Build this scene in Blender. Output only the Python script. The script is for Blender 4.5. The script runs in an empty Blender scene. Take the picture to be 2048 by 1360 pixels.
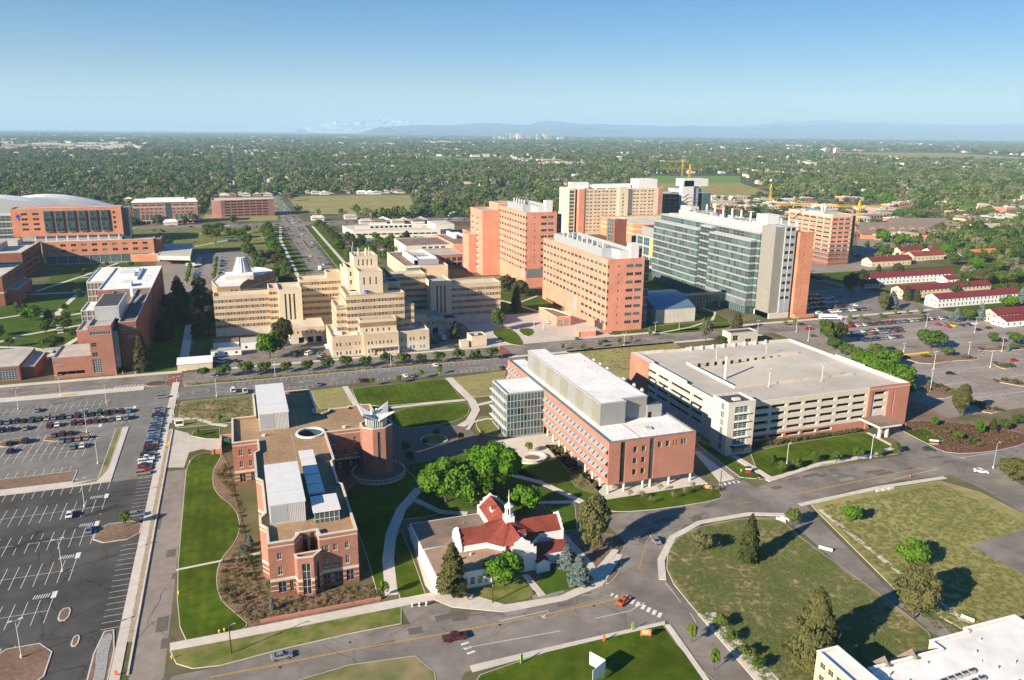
import bpy, math, random
import numpy as np
from mathutils import Vector, Matrix, Euler
random.seed(7)
rng = np.random.default_rng(7)
SC = bpy.context.scene
COL = SC.collection

# ------------------------------------------------------------------ camera
# world frame: metres, x and y follow the street grid, z up, ground at 0
F_PX, CAM_H = 1566.47, 115.0
_D = np.array([967.08 - 1024, 6578.68 - 680, F_PX]); _D /= np.linalg.norm(_D)
_Y = np.array([0, 0, 1.0]) - _D * _D[2]; _Y /= np.linalg.norm(_Y)
_X = np.cross(_D, _Y)
if _X[0] < 0: _X = -_X
_a = math.radians(19.481)
GX = math.cos(_a) * _X + math.sin(_a) * _Y
GY = -math.sin(_a) * _X + math.cos(_a) * _Y
GZ = -_D

def at(px, py, z=0.0):
    """survey helper: where a sight line to photo point px,py meets the level z (metres)"""
    r = np.array([(px - 1024) / F_PX, (py - 680) / F_PX, 1.0])
    t = (z - CAM_H) / float(r @ GZ)
    return (t * float(r @ GX), t * float(r @ GY))

cam = bpy.data.cameras.new('camera')
cam.sensor_width = 36.0
cam.lens = F_PX / 2048 * 36.0
cam.clip_start = 1.0
cam.clip_end = 250000.0
camo = bpy.data.objects.new('camera', cam)
COL.objects.link(camo)
m = Matrix(((GX[0], -GX[1], -GX[2], 0), (GY[0], -GY[1], -GY[2], 0), (GZ[0], -GZ[1], -GZ[2], CAM_H), (0, 0, 0, 1)))
camo.matrix_world = m
SC.camera = camo

# ------------------------------------------------------------------ sky and sun
SUN_EL, SUN_AZ = math.radians(23.0), math.radians(22.0)     # shadows run toward SUN_AZ, measured from +x to +y
sd = Vector((math.cos(SUN_EL) * math.cos(SUN_AZ), math.cos(SUN_EL) * math.sin(SUN_AZ), -math.sin(SUN_EL)))
w = bpy.data.worlds.new('World'); SC.world = w; w.use_nodes = True
nt = w.node_tree; nt.nodes.clear()
sky = nt.nodes.new('ShaderNodeTexSky'); sky.sky_type = 'NISHITA'; sky.sun_disc = False
sky.sun_elevation = SUN_EL
sky.sun_rotation = math.atan2(-sd.x, -sd.y)
sky.altitude = 1700; sky.air_density = 1.0; sky.dust_density = 0.1; sky.ozone_density = 3.0
bg = nt.nodes.new('ShaderNodeBackground'); bg.inputs['Strength'].default_value = 0.062
out = nt.nodes.new('ShaderNodeOutputWorld')
hs_ = nt.nodes.new('ShaderNodeHueSaturation'); hs_.inputs['Saturation'].default_value = 1.85; hs_.inputs['Hue'].default_value = .511
v1_ = nt.nodes.new('ShaderNodeVectorMath'); v1_.operation = 'SCALE'; v1_.inputs['Scale'].default_value = .25; gm_ = nt.nodes.new('ShaderNodeGamma'); gm_.inputs[1].default_value = .62
nt.links.new(sky.outputs[0], v1_.inputs[0]); nt.links.new(v1_.outputs[0], gm_.inputs[0]); nt.links.new(gm_.outputs[0], hs_.inputs['Color']); hs_.inputs['Value'].default_value = 3.6; nt.links.new(hs_.outputs[0], bg.inputs['Color']); nt.links.new(bg.outputs[0], out.inputs['Surface'])
sl = bpy.data.lights.new('sun', 'SUN'); sl.energy = 5.0; sl.angle = math.radians(0.5); sl.color = (1.0, 0.865, 0.67)
so = bpy.data.objects.new('sun', sl); COL.objects.link(so)
so.rotation_euler = sd.to_track_quat('-Z', 'Y').to_euler()
SC.view_settings.view_transform = 'Standard'; SC.view_settings.look = 'None'
SC.view_settings.exposure = 1.2; SC.view_settings.gamma = 1.0; SC.view_settings.use_curve_mapping = False
SC.cycles.max_bounces = 5; SC.cycles.diffuse_bounces = 2; SC.cycles.glossy_bounces = 2
SC.cycles.transmission_bounces = 2; SC.cycles.volume_bounces = 2; SC.cycles.transparent_max_bounces = 6
SC.cycles.caustics_reflective = False; SC.cycles.caustics_refractive = False

# ------------------------------------------------------------------ materials
MATS = {}
def mat(name, c, c2=None, scale=0.5, rough=0.85, metal=0.0, bump=0.0, detail=5.0, spec=0.05, big=0.0, bigscale=0.02, lo=0.35, hi=0.65, world=True):
    """base colour c mottled with c2 by noise; 'big' mixes in a slow second noise"""
    m = bpy.data.materials.new(name); m.use_nodes = True
    n = m.node_tree.nodes; L = m.node_tree.links
    b = n['Principled BSDF']
    b.inputs['Roughness'].default_value = rough; b.inputs['Metallic'].default_value = metal
    b.inputs['Specular IOR Level'].default_value = spec
    b.inputs['Base Color'].default_value = (*c, 1)
    if c2 is not None:
        g = n.new('ShaderNodeNewGeometry'); 
        src = g.outputs['Position']
        nz = n.new('ShaderNodeTexNoise'); nz.inputs['Scale'].default_value = scale; nz.inputs['Detail'].default_value = detail
        nz.inputs['Roughness'].default_value = 0.6
        L.new(src, nz.inputs['Vector'])
        r = n.new('ShaderNodeMapRange'); r.inputs[1].default_value = lo; r.inputs[2].default_value = hi
        L.new(nz.outputs['Fac'], r.inputs[0])
        mx = n.new('ShaderNodeMix'); mx.data_type = 'RGBA'
        mx.inputs[6].default_value = (*c, 1); mx.inputs[7].default_value = (*c2, 1)
        L.new(r.outputs[0], mx.inputs[0])
        last = mx.outputs[2]
        if big > 0:
            n2 = n.new('ShaderNodeTexNoise'); n2.inputs['Scale'].default_value = bigscale; n2.inputs['Detail'].default_value = 3
            L.new(src, n2.inputs['Vector'])
            r2 = n.new('ShaderNodeMapRange'); r2.inputs[1].default_value = 0.35; r2.inputs[2].default_value = 0.65
            r2.inputs[3].default_value = 1 - big; r2.inputs[4].default_value = 1 + big
            L.new(n2.outputs['Fac'], r2.inputs[0])
            vm = n.new('ShaderNodeVectorMath'); vm.operation = 'SCALE'
            L.new(last, vm.inputs[0]); L.new(r2.outputs[0], vm.inputs['Scale']); last = vm.outputs[0]
        L.new(last, b.inputs['Base Color'])
        if bump > 0:
            bp = n.new('ShaderNodeBump'); bp.inputs['Strength'].default_value = bump; bp.inputs['Distance'].default_value = 0.3
            L.new(nz.outputs['Fac'], bp.inputs['Height']); L.new(bp.outputs[0], b.inputs['Normal'])
    MATS[name] = m
    return m

def brick(name, c, c2, course=0.35, dark=0.85):
    m = mat(name, c, c2, 1.6, 0.9, big=0.09, bigscale=0.12, spec=0.04)
    n = m.node_tree.nodes; L = m.node_tree.links; b = n['Principled BSDF']
    last = b.inputs['Base Color'].links[0].from_socket
    g = [x for x in n if x.type == 'NEW_GEOMETRY'][0]
    sp = n.new('ShaderNodeSeparateXYZ'); L.new(g.outputs['Position'], sp.inputs[0])
    ad = n.new('ShaderNodeMath'); ad.operation = 'ADD'; L.new(sp.outputs[0], ad.inputs[0]); L.new(sp.outputs[1], ad.inputs[1])
    cb = n.new('ShaderNodeCombineXYZ'); L.new(ad.outputs[0], cb.inputs[0]); L.new(sp.outputs[2], cb.inputs[1])
    bt = n.new('ShaderNodeTexBrick'); bt.inputs['Scale'].default_value = 1.0
    bt.inputs['Brick Width'].default_value = course * 2.2; bt.inputs['Row Height'].default_value = course
    bt.inputs['Mortar Size'].default_value = 0.02
    bt.inputs['Color1'].default_value = (1, 1, 1, 1); bt.inputs['Color2'].default_value = (dark, dark, dark, 1); bt.inputs['Mortar'].default_value = (1.12, 1.08, 1.05, 1)
    L.new(cb.outputs[0], bt.inputs['Vector'])
    vm = n.new('ShaderNodeVectorMath'); vm.operation = 'MULTIPLY'; L.new(last, vm.inputs[0]); L.new(bt.outputs['Color'], vm.inputs[1])
    L.new(vm.outputs[0], b.inputs['Base Color'])
    return m

brick('brick_red', (.40, .195, .145), (.34, .16, .115))
brick('brick_dark', (.30, .125, .085), (.24, .10, .07))
brick('brick_orange', (.60, .26, .16), (.55, .235, .14), 0.6, .93)
brick('brick_pink', (.68, .29, .20), (.63, .265, .18), 0.6, .93)
brick('brick_salmon', (.44, .205, .15), (.39, .18, .13), 0.4, .92)
brick('brick_rose', (.40, .22, .185), (.34, .18, .15), 0.6, .9)
brick('brick_tan', (.60, .48, .34), (.55, .43, .30), 0.4, .92)
brick('brick_brown', (.33, .22, .12), (.27, .17, .09), 0.4, .9)
brick('brick_tan_round', (.42, .29, .17), (.36, .24, .14), 0.4, .9)
mat('stone_tan', (.66, .55, .40), (.60, .49, .35), .8, .9)
mat('stone_white', (.62, .58, .50), (.52, .48, .41), .6, .9)
mat('precast', (.60, .55, .475), (.54, .49, .42), .5, .9, big=.06, bigscale=.1)
mat('precast_white', (.66, .62, .56), (.6, .56, .5), .5, .9)
mat('concrete', (.54, .49, .43), (.46, .42, .37), .35, .92, big=.08, bigscale=.05)
mat('concrete_dark', (.30, .29, .27), (.25, .24, .22), .4, .92)
mat('concrete_walk', (.60, .55, .48), (.52, .475, .42), .5, .92, big=.07, bigscale=.08)
mat('deck', (.50, .46, .40), (.42, .385, .335), .16, .93, big=.12, bigscale=.04)
mat('roof_gravel', (.40, .265, .155), (.28, .185, .11), 1.3, .97, bump=.35, detail=8, big=.12, bigscale=.06)
mat('roof_brown', (.25, .185, .145), (.20, .15, .12), .5, .95, big=.15, bigscale=.1)
mat('roof_tan', (.40, .27, .19), (.33, .22, .15), .4, .95, big=.15, bigscale=.12)
mat('roof_pale', (.48, .43, .38), (.40, .36, .32), .3, .93, big=.15, bigscale=.08)
mat('roof_white', (.82, .79, .76), (.70, .68, .66), .25, .75, big=.08, bigscale=.07)
mat('roof_cream', (.62, .57, .48), (.5, .46, .39), .3, .85, big=.1, bigscale=.08)
mat('roof_dark', (.085, .09, .10), (.06, .062, .07), .4, .8)
mat('roof_red', (.25, .065, .045), (.17, .042, .032), 1.2, .85, bump=.15, big=.15, bigscale=.15)
mat('roof_maroon', (.20, .04, .045), (.15, .03, .034), .5, .7)
mat('roof_orange', (.62, .20, .08), (.5, .15, .06), .5, .8)
mat('roof_shingle', (.20, .17, .145), (.15, .125, .105), 1.0, .95)
mat('roof_blue', (.17, .27, .40), (.15, .24, .36), .2, .35, metal=.5)
mat('white_paint', (.80, .80, .79), (.74, .74, .73), .6, .7)
mat('paint_line', (.78, .78, .76), (.45, .45, .44), 2.2, .8, lo=.25, hi=.9)
mat('paint_yellow', (.62, .36, .04), (.42, .26, .06), 1.5, .8)
mat('paint_blue', (.12, .22, .5), (.2, .3, .55), 1.5, .8)
mat('metal_white', (.76, .74, .72), (.68, .67, .65), .4, .45, metal=.1)
mat('metal_light', (.52, .53, .54), (.47, .48, .49), .4, .45, metal=.3)
mat('panel_pale', (.37, .375, .39), (.34, .345, .36), .4, .6)
mat('metal_grey', (.25, .255, .26), (.22, .22, .225), .4, .5, metal=.3)
mat('metal_dark', (.05, .052, .056), None, rough=.5)
mat('concrete_tower', (.27, .26, .235), (.235, .225, .205), .4, .92)
mat('steel', (.33, .34, .35), None, rough=.4, metal=.5)
mat('panel_grey', (.30, .305, .30), (.27, .27, .265), .5, .6)
mat('panel_olive', (.27, .265, .22), (.24, .235, .2), .5, .6)
mat('frame_white', (.62, .62, .60), None, rough=.6)
mat('frame_dark', (.04, .045, .05), None, rough=.5)
mat('frame_grey', (.30, .34, .35), None, rough=.5)
mat('louvre', (.42, .45, .48), None, rough=.4, metal=.3)
mat('interior_shade', (.012, .012, .012), None, rough=.95)  # near-black stands in for the shade inside open bays and doorways
mat('yellow', (.85, .55, .02), None, rough=.5)
mat('orange', (.85, .18, .03), None, rough=.6)
mat('crane_yellow', (.75, .42, .02), None, rough=.5)
mat('red', (.5, .02, .02), None, rough=.5)
mat('lime', (.35, .75, .06), None, rough=.6)
mat('green_box', (.02, .16, .1), None, rough=.5)
mat('blue_paint', (.05, .12, .5), None, rough=.5)
mat('wood_pole', (.09, .06, .045), (.06, .04, .03), 1, .9)
mat('bark', (.10, .075, .055), (.06, .045, .035), 2, .95)
mat('asphalt', (.235, .21, .185), (.185, .165, .148), .25, .95, big=.2, bigscale=.07, detail=8)
mat('asphalt_dark', (.095, .092, .088), (.07, .068, .066), .2, .93, big=.2, bigscale=.035, detail=8)
mat('asphalt_lot', (.21, .20, .185), (.165, .157, .145), .22, .94, big=.14, bigscale=.03, detail=8)
mat('asphalt_pink', (.29, .25, .215), (.23, .198, .172), .3, .95, big=.1, bigscale=.03, detail=8)
mat('plaza', (.20, .155, .135), (.16, .125, .11), 1.2, .95)
mat('brick_paving', (.27, .10, .08), (.2, .08, .07), .8, .95)
mat('soil', (.24, .165, .115), (.16, .105, .075), .9, .97, bump=.3, big=.15, bigscale=.08)
mat('mulch', (.17, .09, .055), (.10, .055, .036), 1.5, .97, bump=.3)
mat('tar', (.05, .048, .046), None, rough=.9)
mat('patch', (.15, .135, .12), (.12, .11, .10), .4, .95)
mat('patch_pale', (.29, .265, .24), (.24, .22, .2), .4, .95)
mat('rock', (.45, .36, .25), (.28, .22, .16), 1.5, .95, bump=.4)
mat('gravel_grey', (.36, .36, .35), (.26, .26, .255), 1.6, .95, bump=.3)
mat('lawn', (.036, .078, .004), (.10, .125, .012), .3, .95, big=.25, bigscale=.05, detail=9, lo=.3, hi=.75)
mat('lawn_rough', (.09, .14, .02), (.23, .20, .075), .25, .97, bump=.3, big=.12, bigscale=.06, detail=7)
mat('meadow', (.22, .225, .07), (.33, .26, .125), .3, .97, bump=.35, big=.12, bigscale=.03, detail=8)
mat('scrub', (.105, .16, .035), (.29, .205, .125), .08, .97, bump=.4, big=.2, bigscale=.08, detail=8)
mat('field_far', (.14, .15, .065), (.19, .165, .09), .02, .98, big=.15, bigscale=.004)
mat('field_green', (.12, .22, .04), (.17, .24, .06), .02, .98)
for nme, c in (('glass_dark', (.02, .026, .03)), ('glass_blue', (.045, .075, .095)), ('glass_teal', (.045, .095, .10)), ('glass_green', (.07, .13, .12)), ('glass_blind', (.20, .20, .185)), ('glass_yellow', (.55, .45, .06)), ('glass_sky', (.12, .17, .21))):
    mat(nme, c, None, rough=.12, spec=.9)
mat('glass_car', (.015, .018, .02), None, rough=.06, spec=.9)
mat('tyre', (.02, .02, .02), None, rough=.9)
mat('chrome', (.4, .4, .4), None, rough=.3, metal=.8)
for nme, c, mt in (('white', (.75, .75, .74), 0), ('silver', (.40, .41, .42), .5), ('grey', (.14, .145, .15), .4), ('black', (.015, .015, .018), 0), ('blue', (.03, .065, .16), .2), ('light blue', (.17, .26, .36), .3), ('red', (.35, .015, .015), 0), ('maroon', (.12, .015, .02), .2), ('tan', (.36, .31, .23), .3), ('green', (.03, .08, .05), .2), ('orange', (.65, .10, .02), .1), ('yellow', (.8, .5, .02), 0)):
    mat('car_' + nme, c, None, rough=.22, metal=mt, spec=.6)

def foliage(name, c1, c2, c3):
    """leaf colour: noise over the crown plus a shift per tree"""
    m = mat(name, c1, c2, .35, .85, spec=.04, big=.28, bigscale=.005)
    n = m.node_tree.nodes; L = m.node_tree.links; b = n['Principled BSDF']
    last = b.inputs['Base Color'].links[0].from_socket
    oi = n.new('ShaderNodeObjectInfo')
    mx = n.new('ShaderNodeMix'); mx.data_type = 'RGBA'
    pw = n.new('ShaderNodeMath'); pw.operation = 'POWER'; pw.inputs[1].default_value = 1.5
    L.new(oi.outputs['Random'], pw.inputs[0]); L.new(pw.outputs[0], mx.inputs[0])
    L.new(last, mx.inputs[6]); mx.inputs[7].default_value = (*c3, 1)
    L.new(mx.outputs[2], b.inputs['Base Color'])
    tr = n.new('ShaderNodeBsdfTranslucent'); L.new(mx.outputs[2], tr.inputs['Color'])
    ms = n.new('ShaderNodeMixShader'); ms.inputs[0].default_value = .22
    o = [x for x in n if x.type == 'OUTPUT_MATERIAL'][0]
    L.new(b.outputs[0], ms.inputs[1]); L.new(tr.outputs[0], ms.inputs[2]); L.new(ms.outputs[0], o.inputs['Surface'])
    return m
foliage('leaf_bright', (.095, .21, .014), (.06, .15, .012), (.10, .20, .02))
foliage('leaf_green', (.075, .13, .025), (.05, .095, .018), (.11, .15, .035))
foliage('leaf_lime', (.13, .21, .025), (.09, .17, .02), (.15, .2, .03))
foliage('leaf_dry', (.17, .18, .08), (.12, .14, .055), (.25, .23, .17))
foliage('weed', (.15, .21, .05), (.20, .20, .08), (.19, .22, .07))
foliage('needle_green', (.075, .085, .03), (.05, .06, .02), (.10, .095, .04))
foliage('needle_olive', (.125, .13, .045), (.085, .095, .03), (.13, .13, .05))
foliage('needle_blue', (.16, .21, .20), (.11, .155, .15), (.18, .23, .22))
foliage('leaf_far', (.06, .135, .016), (.034, .085, .012), (.20, .215, .085))
foliage('shrub', (.09, .12, .035), (.06, .085, .025), (.17, .13, .06))
foliage('tuft', (.25, .21, .10), (.17, .16, .065), (.26, .17, .09))

# ------------------------------------------------------------------ mesh building
class MB:
    def __init__(s): s.v = []; s.f = []; s.m = []; s.mats = []
    def mi(s, m):
        if m not in s.mats: s.mats.append(m)
        return s.mats.index(m)
    def poly(s, pts, m):
        i = len(s.v); s.v.extend(pts); s.f.append(tuple(range(i, i + len(pts)))); s.m.append(s.mi(m))
    def box(s, x0, y0, z0, x1, y1, z1, m, top=None, bottom=False):
        a = [(x0, y0), (x1, y0), (x1, y1), (x0, y1)]
        s.prism(a, z0, z1, m, top, bottom)
    def prism(s, pts, z0, z1, m, top=None, bottom=False, pts_top=None):
        n = len(pts); pt = pts_top or pts; i = len(s.v)
        s.v.extend([(p[0], p[1], z0) for p in pts]); s.v.extend([(p[0], p[1], z1) for p in pt])
        k = s.mi(m)
        for j in range(n):
            q = (j + 1) % n
            s.f.append((i + j, i + q, i + n + q, i + n + j)); s.m.append(k)
        s.f.append(tuple(range(i + n, i + 2 * n))); s.m.append(s.mi(top or m))
        if bottom: s.f.append(tuple(range(i + n - 1, i - 1, -1))); s.m.append(k)
    def cyl(s, x, y, z0, z1, r, m, n=10, r2=None, top=None):
        r2 = r if r2 is None else r2
        a = [(x + r * math.cos(t), y + r * math.sin(t)) for t in [2 * math.pi * j / n for j in range(n)]]
        b = [(x + r2 * math.cos(t), y + r2 * math.sin(t)) for t in [2 * math.pi * j / n for j in range(n)]]
        s.prism(a, z0, z1, m, top, False, b)
    def bar(s, a, b, r, m, n=5, r2=None):
        a = Vector(a); b = Vector(b); d = (b - a).normalized()
        u = d.orthogonal().normalized(); w_ = d.cross(u); r2 = r if r2 is None else r2
        i = len(s.v)
        for p, q in ((a, r), (b, r2)):
            for j in range(n):
                t = 2 * math.pi * j / n
                s.v.append(tuple(p + (u * math.cos(t) + w_ * math.sin(t)) * q))
        k = s.mi(m)
        for j in range(n):
            q = (j + 1) % n
            s.f.append((i + j, i + q, i + n + q, i + n + j)); s.m.append(k)
        s.f.append(tuple(range(i + n, i + 2 * n))); s.m.append(k)
    def gable(s, x0, y0, x1, y1, z0, ze, zr, wallm, roofm, axis='x', over=.4):
        s.box(x0, y0, z0, x1, y1, ze, wallm)
        if axis == 'x':
            ym = (y0 + y1) / 2
            s.poly([(x0, y0, ze), (x0, ym, zr), (x0, y1, ze)][::-1], wallm); s.poly([(x1, y0, ze), (x1, ym, zr), (x1, y1, ze)], wallm)
            e = .06
            s.poly([(x0 - over, y0 - over, ze - .1 + e), (x1 + over, y0 - over, ze - .1 + e), (x1 + over, ym, zr + e), (x0 - over, ym, zr + e)], roofm)
            s.poly([(x0 - over, ym, zr + e), (x1 + over, ym, zr + e), (x1 + over, y1 + over, ze - .1 + e), (x0 - over, y1 + over, ze - .1 + e)], roofm)
        else:
            xm = (x0 + x1) / 2; e = .06
            s.poly([(x0, y0, ze), (xm, y0, zr), (x1, y0, ze)][::-1][::-1], wallm); s.poly([(x0, y1, ze), (xm, y1, zr), (x1, y1, ze)][::-1], wallm)
            s.poly([(x0 - over, y0 - over, ze - .1 + e), (xm, y0 - over, zr + e), (xm, y1 + over, zr + e), (x0 - over, y1 + over, ze - .1 + e)][::-1], roofm)
            s.poly([(xm, y0 - over, zr + e), (x1 + over, y0 - over, ze - .1 + e), (x1 + over, y1 + over, ze - .1 + e), (xm, y1 + over, zr + e)][::-1], roofm)
    def mesh(s, name, org=(0, 0, 0)):
        me = bpy.data.meshes.new(name)
        ox, oy, oz = org
        me.from_pydata([(p[0] - ox, p[1] - oy, p[2] - oz) for p in s.v], [], s.f)
        for k in s.mats: me.materials.append(MATS[k])
        if len(s.mats) > 1: me.polygons.foreach_set('material_index', s.m)
        me.update()
        return me
    def build(s, name, parent=None, org=(0, 0, 0), **props):
        return put(s.mesh(name, org), name, parent, (0, 0, 0) if parent is not None else org, **props)

def put(data, name, parent=None, loc=(0, 0, 0), rz=0.0, sc=None, **props):
    o = bpy.data.objects.new(name, data); COL.objects.link(o)
    if parent is not None: o.parent = parent
    o.location = loc
    if rz: o.rotation_euler = (0, 0, rz)
    if sc is not None: o.scale = sc if isinstance(sc, tuple) else (sc, sc, sc)
    for k, v in props.items(): o[k] = v
    return o

def thing(name, label, category, loc=(0, 0, 0), rz=0.0, group=None):
    o = put(None, name, None, loc, rz, label=label, category=category)
    o.empty_display_size = .1
    if group: o['group'] = group
    return o

def shrink(pts, d):
    """polygon moved inward by d (counter-clockwise points)"""
    n = len(pts); r = []
    for i in range(n):
        p0, p1, p2 = Vector(pts[i - 1][:2]), Vector(pts[i][:2]), Vector(pts[(i + 1) % n][:2])
        e1 = (p1 - p0).normalized(); e2 = (p2 - p1).normalized()
        n1 = Vector((-e1.y, e1.x)); n2 = Vector((-e2.y, e2.x))
        k = n1 + n2; l = k.length_squared
        k = k * (2 * d / l) if l > .2 else n1 * d
        if k.length > 3 * abs(d): k = k.normalized() * 3 * abs(d)
        r.append((p1.x + k.x, p1.y + k.y))
    return r

def ccw(pts):
    a = sum(pts[i - 1][0] * pts[i][1] - pts[i][0] * pts[i - 1][1] for i in range(len(pts)))
    return list(pts) if a > 0 else list(pts)[::-1]

def px(*pts, z=0.0): return [at(p[0], p[1], z) for p in pts]

def smooth(pts, it=2):
    """round a polygon's corners (Chaikin)"""
    for _ in range(it):
        q = []
        for i in range(len(pts)):
            a = pts[i]; b = pts[(i + 1) % len(pts)]
            q += [(a[0] * .75 + b[0] * .25, a[1] * .75 + b[1] * .25), (a[0] * .25 + b[0] * .75, a[1] * .25 + b[1] * .75)]
        pts = q
    return pts

def sheet(name, pts, m, z):
    mb = MB(); mb.poly([(p[0], p[1], z) for p in ccw(pts)], m)
    return mb.build(name, kind='structure')

def rect(x0, y0, x1, y1): return [(x0, y0), (x1, y0), (x1, y1), (x0, y1)]

def pad(name, pts, m, h=.14, kerb=.16, km='concrete_walk'):
    """ground raised behind a kerb: a slab with a kerb ring and its surface inside"""
    pts = ccw(pts); mb = MB()
    if kerb:
        mb.prism(pts, 0, h - .006, km)
        mb.poly([(p[0], p[1], h) for p in shrink(pts, kerb)], m)
    else:
        mb.prism(pts, 0, h, m)
    return mb.build(name, kind='structure')

def strip(pts, wid):
    """polygon of a path of a given width along a centre line"""
    L_, R_ = [], []
    for i, p in enumerate(pts):
        a = Vector(pts[max(i - 1, 0)]); b = Vector(pts[min(i + 1, len(pts) - 1)])
        d = (b - a).normalized(); n_ = Vector((-d.y, d.x)) * wid / 2
        L_.append((p[0] + n_.x, p[1] + n_.y)); R_.append((p[0] - n_.x, p[1] - n_.y))
    return R_ + L_[::-1]

# ------------------------------------------------------------------ buildings
WIN_CACHE = {}
def win_mesh(w_, h_, nx, ny, frame, glass, depth, sill):
    key = (round(w_, 2), round(h_, 2), nx, ny, frame, glass, depth, sill)
    if key in WIN_CACHE: return WIN_CACHE[key]
    mb = MB()
    mb.poly([(0, depth, 0), (w_, depth, 0), (w_, depth, h_), (0, depth, h_)], glass)
    t = min(.09, w_ * .07); d0 = depth - .07
    for i in range(nx + 1):
        x = (w_ - t) * i / nx; mb.box(x, d0, 0, x + t, depth - .01, h_, frame)
    for j in range(ny + 1):
        z = (h_ - t) * j / ny
        mb.v.extend([(t, d0 - .01, z), (w_ - t, d0 - .01, z), (w_ - t, d0 - .01, z + t), (t, d0 - .01, z + t)]); k = len(mb.v) - 4
        mb.f.append((k, k + 1, k + 2, k + 3)); mb.m.append(mb.mi(frame))
    if sill: mb.box(-.1, -.12, -.18, w_ + .1, .04, -.01, sill, bottom=True)
    WIN_CACHE[key] = me = mb.mesh('window')
    return me

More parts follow.
